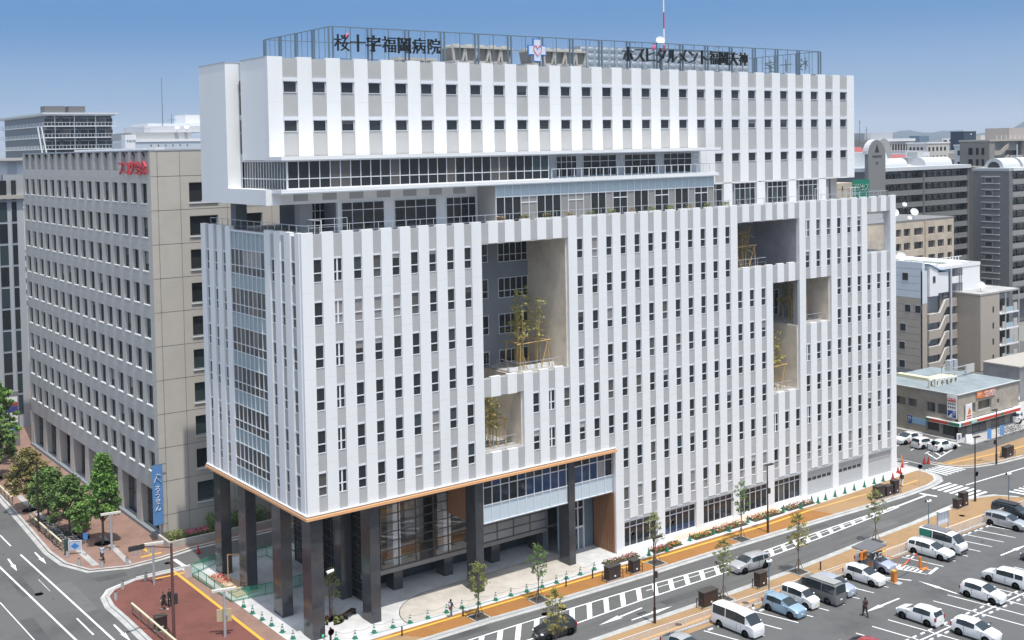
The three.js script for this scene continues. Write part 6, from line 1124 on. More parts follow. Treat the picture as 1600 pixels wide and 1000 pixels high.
  if (o.stripe) for (const s of [-1, 1]) part(t, 'green_panel', box(-half * 0.92, -half * 0.4, 1.12, c.H - 0.1, s * (hw * 0.945) - 0.02, s * (hw * 0.945) + 0.02), mat(0.02, 0.22, 0.16));
  if (o.spoiler) part(t, 'spoiler', box(-half * 0.93, -half * 0.8, c.H - 0.07, c.H - 0.03, -hw * 0.65, hw * 0.65), color);
  return t;
}
const DN = -Math.PI / 2, UP = Math.PI / 2;
car('van', CP.white, 31.4, 20.45, DN + 0.03, 'tall white van nearest the camera in the parking lot', -0.02, { name: 'parked_van', cat: 'van' });
car('hatch', CP.blue, 37.6, 20.5, DN + 0.04, 'pale blue hatchback parked two bays from the white van', -0.02, { spoiler: true });
car('kei', CP.white, 40.25, 20.2, DN + 0.04, 'white boxy small car with a yellow number plate', -0.02, { yellowPlate: true });
car('van', CP.grey, 42.85, 20.35, UP + 0.03, 'dark grey van parked tail out between two cars', -0.02, { name: 'parked_van', cat: 'van', rack: mat(0.3, 0.3, 0.3) });
car('hatch', CP.lavender, 45.3, 20.2, DN + 0.03, 'lavender silver hatchback right of the dark grey van');
car('hatch', CP.white, 49.65, 20.4, DN + 0.06, 'rounded white hatchback just left of the parking entrance gate');
car('hatch', CP.lavender, 53.4, 19.0, DN + 0.05, 'silver blue car entering under the ticket machine canopy', -0.02, { spoiler: true });
car('wagon', CP.white, 61.0, 20.2, DN + 0.08, 'white estate car with black bumpers beside the barrier', -0.02, { bumper: true, mirror: M.dark });
car('van', CP.white, 63.7, 19.9, DN + 0.05, 'white and green van with a grey roof', -0.02, { name: 'parked_van', cat: 'van', bumper: true, rack: mat(0.16, 0.16, 0.17), stripe: true, mirror: M.dark });
car('wagon', CP.silver, 75.4, 20.2, DN + 0.05, 'silver estate car alone at the far end of the first row');
car('boxy', CP.navy, 79.0, 18.9, DN + 0.05, 'dark navy people carrier at the right picture edge', -0.02, { rack: M.dark });
car('boxy', CP.white, 59.75, 29.0, UP + 0.06, 'white box shaped estate parked tail out in the second row');
car('hatch', CP.white, 54.55, 29.7, DN + 0.06, 'white hatchback facing the camera in the second row');
car('hatch', CP.white, 45.6, 28.95, UP + 0.05, 'white hatchback with its tail towards the front line of bays', -0.02, { spoiler: true });
car('hatch', CP.white, 46.3, 33.9, DN + 0.05, 'white hatchback cut by the lower edge of the picture');
car('sedan', CP.grey, 67.6, 28.6, UP + 0.04, 'grey car just entering the right picture edge');
car('sedan', CP.red, 36.0, 31.1, DN + 0.05, 'dark red car showing only its roof at the bottom');
car('sedan', CP.silver, 24.3, 21.0, DN + 0.04, 'pale grey car showing only its roof below the fence');
car('wagon', CP.silver, 43.7, 11.15, Math.PI - 0.06, 'silver estate car driving along the street', -0.1, { name: 'moving_car' });
car('hatch', CP.black, 18.05, 11.3, Math.PI - 0.05, 'black hatchback driving at the bottom of the street', -0.1, { name: 'moving_car' });
car('sedan', CP.white, 99.1, -7.6, Math.PI - 0.15, 'white sedan nearest the grey annex at the store', -0.1);
car('hatch', CP.white, 98.6, -4.7, -0.15, 'white hatchback in the middle of the store bays', -0.1, { spoiler: true });
car('sedan', CP.white, 99.4, -2.4, -0.12, 'white sedan nearest the hatched zone of the store', -0.1);
car('kei', CP.white, 132.6, -11.4, Math.PI, 'small white van behind the store at right', 0, { name: 'parked_van', cat: 'van' });
car('sedan', CP.white, 122.4, -4.6, 0.3, 'white car beside the right end of the store', 0);
// ---------------------------------------------------------------- trees and plants
const leafM = (r, g, b) => { const m = mat(r, g, b, { roughness: 0.75, phys: true, transmission: 0.22, thickness: 0, side: THREE.DoubleSide, vertexColors: true }); return m; };
const LM = { green: leafM(0.12, 0.21, 0.045), bright: leafM(0.14, 0.28, 0.045), olive: leafM(0.22, 0.25, 0.075), yellow: leafM(0.31, 0.28, 0.07), russet: leafM(0.24, 0.21, 0.07), bamboo: leafM(0.46, 0.41, 0.14), dry: leafM(0.36, 0.28, 0.16) };
function leafGeo(list) {
  // list of [position, normal, size, tint, stretch]
  const n = list.length, p = new Float32Array(n * 12), c = new Float32Array(n * 12), idx = [];
  const a = V(), b = V(), q = V();
  list.forEach(([o, nn, s, tint, st = 1.7], i) => {
    a.set(rr(-1, 1), rr(-1, 1), rr(-1, 1)).cross(nn).normalize(); b.crossVectors(nn, a).normalize();
    const pts = [[-1, 0, 0], [0, 1, 0.25], [1, 0, 0], [0, -1, 0.25]];
    pts.forEach(([u, v, w], k) => { q.copy(o).addScaledVector(a, u * s * st * 0.5).addScaledVector(b, v * s * 0.4).addScaledVector(nn, w * s * 0.3); p.set([q.x, q.y, q.z], i * 12 + k * 3); c.set([tint, tint, tint * 0.95], i * 12 + k * 3); });
    idx.push(i * 4, i * 4 + 1, i * 4 + 2, i * 4, i * 4 + 2, i * 4 + 3);
  });
  const g = new THREE.BufferGeometry(); g.setAttribute('position', new THREE.BufferAttribute(p, 3)); g.setAttribute('color', new THREE.BufferAttribute(c, 3)); g.setIndex(idx); g.computeVertexNormals(); return g;
}
const dirR = () => { const v = V(rr(-1, 1), rr(-1, 1), rr(-1, 1)); return v.lengthSq() > 1 || v.lengthSq() < 0.01 ? dirR() : v.normalize(); };
// limbs grow to clump centres; leaves gather round the clumps
function buildTree(t, { h, trunkH, r, rad, clumps, per, leaf, size, shape, leafMat, spread = 0.55, up = 0.35 }) {
  const wood = B(), leaves = [], tips = [];
  const lean = V(rr(-0.03, 0.03) * h, 0, rr(-0.03, 0.03) * h), topP = V(lean.x, h * 0.86, lean.z);
  const segs = 6; let prev = V(0, -0.05, 0), pr = r;
  for (let i = 1; i <= segs; i++) { const f = i / segs, q = V(lean.x * f + rr(-0.02, 0.02) * h * 0.4, topP.y * f, lean.z * f + rr(-0.02, 0.02) * h * 0.4), nr = r * (1 - 0.82 * f); wood.cyl(prev, q, pr, nr, 7, false); prev = q; pr = nr; }
  for (let i = 0; i < clumps; i++) {
    const f = (i + 0.5) / clumps, y = trunkH + (h - trunkH) * Math.min(0.97, Math.pow(f, 0.85)), k = shape((y - trunkH) / (h - trunkH)) * rad, a = i * 2.399 + rr(-0.5, 0.5), d = k * Math.sqrt(rr(0.12, 1));
    const c = V(lean.x * (y / h) + Math.cos(a) * d, y + rr(-0.2, 0.2), lean.z * (y / h) + Math.sin(a) * d);
    const by = Math.max(trunkH * 0.75, y - d * 0.9 - 0.25 * rnd()), base = V(lean.x * (by / h), by, lean.z * (by / h)), mid = base.clone().lerp(c, 0.5).add(V(0, d * 0.12, 0));
    const br = Math.max(0.012, r * 0.38 * (1 - by / h) + 0.01); wood.cyl(base, mid, br, br * 0.65, 5, false).cyl(mid, c, br * 0.65, br * 0.25, 4, false);
    const tone = rr(0.62, 1.3), cr = spread * rr(0.7, 1.25);
    for (let j = 0; j < per; j++) { const v = dirR().multiplyScalar(cr * Math.pow(rnd(), 0.45)); v.y *= 0.62; const nn = dirR().add(V(0, up * 2, 0)).normalize(); leaves.push([c.clone().add(v), nn, leaf * rr(0.6, 1.3), tone * rr(0.75, 1.25)]); }
  }
  part(t, 'trunk', wood, M.bark); part(t, 'crown', leafGeo(leaves), leafMat); return t;
}
const oval = (f) => Math.sqrt(Math.max(0.03, 1 - (2 * f - 0.85) ** 2 * 0.9)), cone = (f) => Math.max(0.12, 1.05 - f) * (f < 0.12 ? 0.75 : 1), dome = (f) => Math.sqrt(Math.max(0.05, 1 - (1.25 * f - 0.22) ** 2));
function streetTree(x, z, h, leafMat, label, o = {}) {
  const t = thing('street_tree', label, 'tree', [x, o.y ?? 0, z]);
  buildTree(t, { h, trunkH: h * 0.42, r: 0.06, rad: o.rad || 0.95, clumps: o.clumps || 30, per: o.per || 24, leaf: 0.13, shape: oval, leafMat, spread: 0.3 });
  if (o.stakes !== false) { const s = B(); for (const a of [0.6, 2.7, 4.8]) s.cyl(V(Math.cos(a) * 0.55, 0, Math.sin(a) * 0.55), V(Math.cos(a) * 0.06, 1.3, Math.sin(a) * 0.06), 0.035, 0.03, 5); part(t, 'stake', s.geo, mat(0.2, 0.15, 0.1)).userData.kind = 'stuff'; part(t, 'tree_pit', box(-0.75, 0.75, -0.05, 0.025, -0.7, 0.7), mat(0.05, 0.045, 0.04)); part(t, 'pit_kerb', B().box(-0.85, 0.85, -0.05, 0.06, 0.7, 0.8).box(-0.85, 0.85, -0.05, 0.06, -0.8, -0.7).box(-0.85, -0.75, -0.05, 0.06, -0.7, 0.7).box(0.75, 0.85, -0.05, 0.06, -0.7, 0.7), M.kerb).userData.kind = 'stuff'; }
  return t;
}
streetTree(14.92, 4.3, 5.2, LM.olive, 'young street tree before the lobby nearest the corner', { clumps: 40 });
streetTree(21.73, 4.6, 5.3, LM.green, 'young leafy street tree before the third lobby column', { rad: 1.0 });
streetTree(14.4, 15.9, 6.2, LM.yellow, 'yellowing young tree on the near pavement at the bottom', { rad: 1.0, clumps: 44 });
streetTree(37.27, 4.5, 5.2, LM.olive, 'thin street tree before the first shop window', { clumps: 26, per: 20 });
streetTree(49.46, 5.1, 6.2, LM.green, 'sparse street tree before the third shop window', { clumps: 30, per: 22, rad: 1.0 });
streetTree(35.53, 15.1, 5.8, LM.olive, 'young tree on the near pavement behind the brown utility box');
streetTree(46.6, 14.95, 5.9, LM.yellow, 'olive yellow young tree near the silver estate car', { rad: 1.1, clumps: 44 });
streetTree(60.0, 14.4, 5.8, LM.olive, 'tall slim young tree behind the parking gate', { rad: 1.05 });
streetTree(3.93, -3.3, 4.8, LM.olive, 'slender planted tree between the corner columns of the lobby', { clumps: 24, rad: 0.7 });
function bigTree(x, z, h, rad, leafMat, shape, label, o = {}) {
  const t = thing('plaza_tree', label, 'tree', [x, 0, z]);
  buildTree(t, { h, trunkH: h * (o.th || 0.32), r: 0.16, rad, clumps: o.clumps || 80, per: o.per || 70, leaf: o.leaf || 0.24, shape, leafMat, spread: 0.62, up: 0.5 });
  part(t, 'tree_pit', B().cyl(V(0, -0.05, 0), V(0, 0.03, 0), 0.9, 0.9, 16), mat(0.05, 0.045, 0.04)); return t;
}
bigTree(-6.15, -37.3, 9.9, 2.35, LM.bright, cone, 'tall bright green conical tree at the office corner', { clumps: 110 });
bigTree(-9.4, -54.8, 7.2, 2.5, LM.russet, dome, 'round brownish green tree at the far left of the pavement', { clumps: 90 });
bigTree(-8.78, -48.9, 6.2, 2.1, LM.green, dome, 'round green tree above the bicycles left of the conical one');
bigTree(-8.1, -43.0, 6.4, 2.3, LM.green, dome, 'broad green tree directly left of the conical tree');
bigTree(-7.5, -40.6, 3.9, 0.9, LM.bright, dome, 'small pale green sapling below the broad green tree', { clumps: 20, per: 50 });
bigTree(-7.6, -80, 12, 3.6, LM.bright, dome, 'large bright green tree at the left edge upper one', { clumps: 90, per: 80, leaf: 0.3 });
bigTree(-9.2, -72, 7.8, 2.9, LM.green, dome, 'lower darker green tree at the left edge', { clumps: 80, leaf: 0.28 });
bigTree(-7.4, -90, 11, 3.2, LM.green, dome, 'dark green tree behind the others at the left edge', { clumps: 70, leaf: 0.3 });
// bamboo on the terraces, tied to timber frames
function bamboo(x, y, z, h, n, spreadX, spreadZ, m, label, group) {
  const t = thing('bamboo_clump', label, 'bamboo', [x, y, z], 0, group), lv = [];
  for (let i = 0; i < n; i++) {
    const bx = rr(-1, 1) * spreadX, bz = rr(-1, 1) * spreadZ, hh = h * rr(0.75, 1), tx = bx + rr(-0.4, 0.4), tz = bz + rr(-0.3, 0.3);
    part(t, 'culm', B().cyl(V(bx, 0, bz), V((bx + tx) / 2, hh * 0.55, (bz + tz) / 2), 0.05, 0.045, 5, false).cyl(V((bx + tx) / 2, hh * 0.55, (bz + tz) / 2), V(tx, hh, tz), 0.045, 0.012, 5, false), mat(0.36, 0.27, 0.1, { roughness: 0.6 }));
    for (let k = 0; k < 10; k++) { const f = rr(0.4, 1), a = rnd() * 6.28, L = rr(0.4, 1.15) * (1.15 - f * 0.5), px = bx + (tx - bx) * f, pz = bz + (tz - bz) * f; for (let j = 0; j < 10; j++) { const g = (j + 1) / 10; lv.push([V(px + Math.cos(a) * L * g + rr(-0.08, 0.08), hh * f + 0.25 * g - 0.35 * g * g + rr(-0.08, 0.08), pz + Math.sin(a) * L * g + rr(-0.08, 0.08)), dirR().add(V(0, 0.6, 0)).normalize(), rr(0.09, 0.17), rr(0.6, 1.35), 2.8]); } }
  }
  part(t, 'foliage', leafGeo(lv), m); return t;
}
const timber = mat(0.5, 0.32, 0.13, { roughness: 0.7 });
function bambooFrame(x, y, z, w, d, h, label) {
  const t = thing('support_frame', label, 'support frame', [x, y, z]);
  for (const s of [-1, 1]) { part(t, 'crossbar', B().cyl(V(-w / 2 - 0.4, h, s * d / 2), V(w / 2 + 0.4, h + 0.1, s * d / 2), 0.06, 0.06, 6), timber); part(t, 'crossbar', B().cyl(V(s * w / 2, h + 0.1, -d / 2 - 0.3), V(s * w / 2, h + 0.06, d / 2 + 0.3), 0.055, 0.055, 6), timber); for (const q of [-1, 1]) part(t, 'leg', B().cyl(V(s * (w / 2 + 0.1), 0, q * (d / 2 + 0.1)), V(s * w / 2, h + 0.05, q * d / 2), 0.055, 0.05, 6), timber); part(t, 'brace', B().cyl(V(s * w / 2 - s * 0.9, 0, d / 2), V(s * w / 2, h, d / 2), 0.05, 0.05, 6), timber); }
}
bamboo(27.4, 20.42, -3.2, 8.2, 12, 1.9, 1.2, LM.bamboo, 'tall yellow green bamboo on the large upper terrace opening'); bambooFrame(27.2, 20.42, -3.4, 3.6, 2.2, 2.6, 'tan pole frame around the bamboo on the large terrace');
bamboo(21.2, 13.5, -2.6, 5.2, 9, 1.3, 1.2, LM.bamboo, 'bamboo in the small square opening below the large terrace'); bambooFrame(21.3, 13.5, -2.4, 2.6, 2, 2.5, 'tan pole frame in the small square opening');
bamboo(57.9, 28.4, -2.6, 5.2, 12, 1.9, 1.2, LM.dry, 'dry brownish bamboo in the top right terrace opening'); bambooFrame(58.0, 28.4, -2.4, 3.2, 2, 2.4, 'pale pole frame among the dry bamboo');
bamboo(63.5, 13.4, -2.4, 7.4, 8, 1.2, 1.0, LM.bamboo, 'yellow green bamboo in the tall narrow right opening'); bambooFrame(63.5, 13.4, -2.2, 2.4, 2, 2.8, 'tan pole frame in the tall narrow opening');
bamboo(68.4, 21.0, -3.8, 5.0, 6, 1.4, 1.0, LM.dry, 'thin dry bamboo in the right hand square opening'); bambooFrame(68.6, 21, -3.2, 2.8, 2, 2.6, 'pole frame in the right hand square opening');
bamboo(63.8, 21.0 - 7.6, -5.4, 5.0, 4, 0.8, 0.4, LM.dry, 'bare bamboo stems at the back of the narrow opening');
// planting
function shrubBed(name, label, cat, x0, x1, z0, z1, y, n, h, m, flowers) {
  const t = thing(name, label, cat, [(x0 + x1) / 2, y, (z0 + z1) / 2]), w = (x1 - x0) / 2, d = (z1 - z0) / 2, lv = [];
  for (let i = 0; i < n; i++) lv.push([V(rr(-w, w), rr(0, h), rr(-d, d)), dirR().add(V(0, 0.9, 0)).normalize(), rr(0.1, 0.2), rr(0.6, 1.3)]);
  part(t, 'foliage', leafGeo(lv), m);
  for (const [fm, cnt, nm] of flowers || []) { const fl = []; for (let i = 0; i < cnt; i++) fl.push([V(rr(-w, w), h * rr(0.7, 1.15), rr(-d, d)), dirR().add(V(0, 1.5, 0)).normalize(), rr(0.09, 0.17), rr(0.8, 1.2), 1.2]); part(t, nm, leafGeo(fl), fm).userData.kind = 'stuff'; }
  return t;
}
const flM = (r, g, b) => { const m = mat(r, g, b, { roughness: 0.7, side: THREE.DoubleSide, vertexColors: true }); return m; };
const F = { red: flM(0.5, 0.03, 0.06), white: flM(0.75, 0.72, 0.7), orange: flM(0.7, 0.28, 0.04), pinkf: flM(0.6, 0.1, 0.22), purple: flM(0.28, 0.05, 0.2) };
function flowerBed(x0, x1, z0, z1, mix, label) {
  const t = shrubBed('flower_bed', label, 'flower bed', x0, x1, z0, z1, 0.05, 260, 0.28, LM.green, mix), w = (x1 - x0) / 2, d = (z1 - z0) / 2;
  part(t, 'soil', box(-w - 0.08, w + 0.08, -0.06, 0.03, -d - 0.08, d + 0.08), mat(0.07, 0.05, 0.04));
}
flowerBed(32.9, 37.2, 1.15, 2.1, [[F.red, 90, 'red_flowers'], [F.purple, 70, 'purple_flowers'], [F.white, 30, 'white_flowers']], 'red and purple flower bed nearest the lobby pier');
flowerBed(39.3, 41.6, 1.5, 2.5, [[F.red, 90, 'red_flowers'], [F.pinkf, 40, 'pink_flowers']], 'small crimson flower bed before the first shop window');
flowerBed(41.9, 43.3, 1.4, 2.3, [[F.orange, 60, 'orange_flowers'], [F.red, 30, 'red_flowers']], 'tiny orange and red flower bed next to the crimson one');
flowerBed(45.6, 48.2, 1.2, 2.2, [[F.orange, 80, 'orange_flowers'], [F.red, 40, 'red_flowers']], 'orange flower bed before the second white pier');
flowerBed(48.9, 53.8, 1.0, 2.2, [[F.red, 110, 'red_flowers'], [F.white, 90, 'white_flowers'], [F.orange, 50, 'orange_flowers']], 'long mixed red and white flower bed before the third shop window');
flowerBed(55.2, 60.2, 0.9, 2.1, [[F.orange, 90, 'orange_flowers'], [F.white, 90, 'white_flowers'], [F.red, 60, 'red_flowers']], 'long orange and white flower bed before the fourth shop window');
flowerBed(61.2, 65.8, 0.9, 2.0, [[F.red, 100, 'red_flowers'], [F.white, 120, 'white_flowers'], [F.pinkf, 40, 'pink_flowers']], 'farthest red and white flower bed before the last shop window');
{
  const t = thing('planter_wall', 'low pale concrete planter wall along the office side street', 'planter', [0, 0, 0]); part(t, 'wall', B().box(-1.0, 22, 0, 0.75, -31.15, -30.9).box(-1.0, -0.75, 0, 0.75, -34.2, -31.15), mat(0.5, 0.47, 0.42, { map: at(T.blotch, 4) })); part(t, 'soil', box(-0.75, 22, 0, 0.6, -34.2, -31.15), mat(0.07, 0.05, 0.04));
  shrubBed('shrub', 'clipped olive bush at the left end of the planter', 'shrub', -0.7, 1.1, -32.6, -31.3, 0.6, 500, 0.9, LM.olive);
  shrubBed('azalea', 'low pink flowering azalea in the planter', 'shrub', 1.2, 4.0, -32.5, -31.3, 0.6, 300, 0.5, LM.green, [[F.pinkf, 300, 'pink_flowers']]);
  shrubBed('shrub', 'larger rounded green bush in the middle of the planter', 'shrub', 4.0, 6.2, -33.4, -31.3, 0.6, 900, 1.7, LM.green); shrubBed('shrub', 'dark green hedge bush at the right of the planter', 'shrub', 6.4, 11, -33.4, -31.3, 0.6, 1500, 1.5, LM.green);
  for (let i = 0; i < 12; i++) { const x = 22 + i * 2.9; const p = thing('terrace_planter', `white planter trough with straggly plants on the terrace edge, ${ord(i)} from the left`, 'planter', [x, 35.6, -0.62], 0, 'planter troughs along the roof terrace edge'); part(p, 'trough', box(-0.5, 0.5, 0, 0.18, -0.14, 0.16), M.whitePaint); const lv = []; for (let k = 0; k < 70; k++) lv.push([V(rr(-0.5, 0.5), rr(0.1, 0.6), rr(-0.15, 0.15)), dirR(), rr(0.08, 0.16), rr(0.6, 1.2), 2.4]); part(p, 'foliage', leafGeo(lv), i % 3 ? LM.olive : LM.dry); if (i < 3) { const fl = []; for (let k = 0; k < 26; k++) fl.push([V(rr(-0.45, 0.45), rr(0.3, 0.5), rr(-0.1, 0.15)), V(0, 1, 0), 0.14, 1, 1.2]); part(p, 'flowers', leafGeo(fl), F.red); } }
}
// ---------------------------------------------------------------- street furniture
function roadLamp(x, z, h, m, label, o = {}) {
  const t = thing('street_lamp', label, 'street lamp', [x, o.y || 0, z], o.turn || 0);
  part(t, 'pole', B().cyl(V(0, 0, 0), V(0, 1.4, 0), 0.13, 0.13, 10).cyl(V(0, 1.4, 0), V(0, h, 0), 0.085, 0.065, 10), m); part(t, 'lamp_head', B().box(-0.15, 0.95, h - 0.02, h + 0.1, -0.16, 0.16), m); part(t, 'lamp_glass', box(0.15, 0.9, h - 0.05, h - 0.02, -0.12, 0.12), M.whitePaint);
  if (o.box) part(t, 'control_box', box(-0.16, 0.16, o.box, o.box + 0.55, 0.05, 0.3), m); if (o.sign) part(t, 'road_sign', B().cyl(V(0.12, o.sign, 0.12), V(0.12, o.sign, 0.15), 0.3, 0.3, 14), mat(0.03, 0.12, 0.42));
}
roadLamp(26.63, 15.0, 7.7, M.brownPaint, 'dark brown street lamp on the near pavement left of the boxes', { box: 4.2 });
roadLamp(53.51, 5.35, 7.45, M.brownPaint, 'dark brown street lamp before the shop windows', { box: 4.4 });
roadLamp(81.03, 13.2, 7.6, M.brownPaint, 'dark street lamp at the zebra crossing by the lot corner', { sign: 3.3 });
roadLamp(97.85, 6.2, 7.2, M.brownPaint, 'dark street lamp in front of the convenience store', { box: 2.6, turn: Math.PI });
function lotLamp(x, z, h, label) {
  const t = thing('lot_lamp', label, 'street lamp', [x, 0, z]); part(t, 'pole', B().cyl(V(0, 0, 0), V(0, h, 0), 0.06, 0.05, 8), M.steel);
  for (const a of [0.3, 3.6]) part(t, 'lamp_head', B().cyl(V(0, h, 0), V(Math.cos(a) * 0.3, h + 0.1, Math.sin(a) * 0.3), 0.05, 0.16, 8), M.whitePaint);
}
lotLamp(38.38, 18.1, 3.8, 'short grey floodlight post behind the pale blue hatchback'); lotLamp(64.72, 17.6, 4.2, 'short grey floodlight post behind the white and green van'); lotLamp(81.75, 16.9, 3.9, 'short grey floodlight post near the navy people carrier');
function tLamp(x, z, h, turn, label) { const t = thing('bar_lamp', label, 'street lamp', [x, 0, z], turn); part(t, 'pole', B().cyl(V(0, 0, 0), V(0, h, 0), 0.13, 0.12, 10), M.alu); part(t, 'lamp_bar', B().bar(V(-1.05, h + 0.04, 0), V(1.05, h + 0.22, 0), 0.22), mat(0.66, 0.64, 0.58)); }
tLamp(-6.12, -34.29, 4.0, -0.45, 'bar topped lamp beside the conical tree'); tLamp(-5.97, -21.92, 4.05, -0.5, 'bar topped lamp at the edge of the red plaza'); tLamp(-5.33, -6.09, 4.1, -0.5, 'bar topped lamp nearest the camera with a tan board');
{
  const b = thing('notice_board', 'tan tilted notice board fixed to the near bar lamp', 'sign', [-5.3, 1.9, -6.05], -0.5); part(b, 'board', box(-0.75, 0.55, -0.6, 0.5, -0.3, -0.22), mat(0.5, 0.42, 0.26)); part(b, 'bracket', box(-0.2, 0.2, -0.1, 0.1, -0.22, -0.1), M.alu);
  const s = thing('signal_pole', 'tall maroon signal pole at the plaza corner', 'signal pole', [-9.21, 0, -8.25]); part(s, 'pole', B().cyl(V(0, 0, 0), V(0, 8.6, 0), 0.15, 0.11, 10), mat(0.12, 0.055, 0.05)); part(s, 'arm', B().cyl(V(0, 8.3, 0), V(-1.9, 8.35, -1.6), 0.07, 0.06, 8), mat(0.12, 0.055, 0.05)); part(s, 'signal_back', B().box(-3.2, -1.8, 8.1, 8.5, -1.9, -1.65), M.dark); part(s, 'pedestrian_signal', box(0.1, 0.4, 3.2, 4.1, -0.15, 0.15), M.dark);
  const s2 = thing('signal_pole', 'dark brown lamp pole behind the round green tree', 'signal pole', [-10.64, 0, -46.1]); part(s2, 'pole', B().cyl(V(0, 0, 0), V(0, 8.1, 0), 0.12, 0.09, 8), M.brownPaint);
  const w = thing('corner_signal_post', 'dark signal post with round signs at the lobby corner', 'signal post', [1.17, 0, 1.41]); part(w, 'pole', B().cyl(V(0, 0, 0), V(0, 6.5, 0), 0.1, 0.07, 8), M.brownPaint); part(w, 'lamp_head', B().cyl(V(-0.25, 6.5, 0), V(0.45, 6.6, 0), 0.16, 0.12, 8), M.whitePaint); part(w, 'pedestrian_signal', box(-0.95, -0.65, 1.0, 1.75, -0.1, 0.1), M.dark); part(w, 'green_lamp', B().box(-0.9, -0.7, 1.05, 1.3, 0.1, 0.12), mat(0.1, 0.7, 0.35));
  part(w, 'round_sign', B().cyl(V(-0.02, 2.5, 0.1), V(-0.02, 2.5, 0.13), 0.28, 0.28, 16), M.redPaint); part(w, 'round_sign', B().cyl(V(-0.02, 2.5, 0.13), V(-0.02, 2.5, 0.14), 0.2, 0.2, 16), M.whitePaint); part(w, 'plate', box(-0.25, 0.25, 1.75, 2.15, 0.1, 0.13), M.whitePaint); part(w, 'round_sign', B().cyl(V(0, 1.3, 0.1), V(0, 1.3, 0.13), 0.3, 0.3, 16), M.redPaint); part(w, 'round_sign', B().cyl(V(0, 1.3, 0.13), V(0, 1.3, 0.14), 0.21, 0.21, 16), mat(0.03, 0.1, 0.42));
}
function post(x, z, h, label, sign, y = 0) { const t = thing('road_sign', label, 'road sign', [x, y, z], -0.5); part(t, 'pole', B().cyl(V(0, 0, 0), V(0, h, 0), 0.035, 0.035, 6), M.alu); sign === 'round' ? part(t, 'disc', B().cyl(V(0, h - 0.25, 0.03), V(0, h - 0.25, 0.06), 0.3, 0.3, 16), mat(0.03, 0.12, 0.45)) : part(t, 'plate', box(-0.25, 0.25, h - 0.7, h, 0.03, 0.06), sign || mat(0.05, 0.2, 0.5)); }
post(92.37, 0.6, 2.8, 'blue round sign post at the store crossing', 'round'); post(81.47, 5.7, 2.7, 'blue round sign post at the pavement corner by the hospital', 'round'); post(-8.85, -34.5, 2.5, 'blue parking plate on a white post beside the bicycles');
const coneG = { body: B().cyl(V(0, 0.04, 0), V(0, 0.72, 0), 0.17, 0.03, 10), base: box(-0.2, 0.2, 0, 0.05, -0.2, 0.2), band: B().cyl(V(0, 0.28, 0), V(0, 0.42, 0), 0.128, 0.098, 10), band2: B().cyl(V(0, 0.52, 0), V(0, 0.62, 0), 0.084, 0.062, 10) };
for (const k in coneG) coneG[k] = coneG[k].geo;
function cone_(x, z, m, label, group, striped) { const t = thing('traffic_cone', label, 'traffic cone', [x, 0, z], rr(-0.5, 0.5), group); part(t, 'body', coneG.body, m); part(t, 'base', coneG.base, m); if (striped) { part(t, 'white_band', coneG.band, M.whitePaint); part(t, 'white_band', coneG.band2, M.whitePaint); } t.scale.setScalar(1.12); return t; }
const L1 = 'green and white cone in the line edging the lobby apron', L2 = 'green cone in the line along the hospital shutters';
const gc = [[-1.23, -11.2], [-1.2, -9.3], [-1.13, -7.4], [-1.0, -5.7], [-0.87, -3.8], [-0.72, -2.0]], gs = [[2.15, 0.6], [3.63, 1.34], [5.6, 1.3], [7.5, 1.4], [9.26, 1.5], [11.1, 1.65], [13.2, 1.6], [14.9, 1.65], [16.7, 1.85], [18.5, 2.1], [20.3, 2.14], [22.1, 2.3], [24, 2.33], [25.8, 2.33], [27.3, 2.1], [29.1, 2.1], [31.1, 1.95]];
gc.forEach(([x, z], i) => cone_(x, z, M.greenPaint, `green striped cone along the red plaza edge, ${ord(i)} from the green fence`, 'green cones along the red plaza edge', true));
gs.forEach(([x, z], i) => cone_(x, z, M.greenPaint, `green and white cone edging the lobby apron, ${ord(i)} from the left`, 'green cones edging the lobby apron', true));
for (const [i, [x, z]] of [[38.3, 2.4], [44.9, 1.9], [48.5, 2.0], [54.4, 1.75], [60.6, 1.7], [66.0, 1.5], [40.6, 2.75], [50.5, 2.5], [57, 2.4], [63, 2.3]].sort((a, b) => a[0] - b[0]).entries()) cone_(x, z, M.greenPaint, `small green cone beside the flower beds, ${ord(i)} from the left`, 'green cones beside the flower beds', false);
for (const [i, [x, z]] of [[66.3, 2.18], [68, 1.96], [69.9, 1.89], [71.9, 1.82], [73.85, 1.74], [75.9, 1.72], [78, 1.64], [79.8, 1.68]].entries()) cone_(x, z, M.greenPaint, `green cone before the hospital shutters, ${ord(i)} from the left`, 'green cones before the hospital shutters', false);
cone_(81.7, 1.76, M.redPaint, 'red cone at the right end of the green cone line'); cone_(84.5, 0.6, M.redPaint, 'red cone just right of the last hospital pier'); cone_(87.1, -0.5, M.redPaint, 'red cone at the far corner beside the yellow frame'); cone_(84.3, 1.1, M.redPaint, 'red cone in front of the corner pier near the walker'); cone_(1.15, -28.0, M.redPaint, 'lone red cone on the side street by the planter'); cone_(91.6, 0.4, M.redPaint, 'red cone at the foot of the store sign post'); cone_(91.1, 0.1, M.redPaint, 'second red cone left of the store sign post');
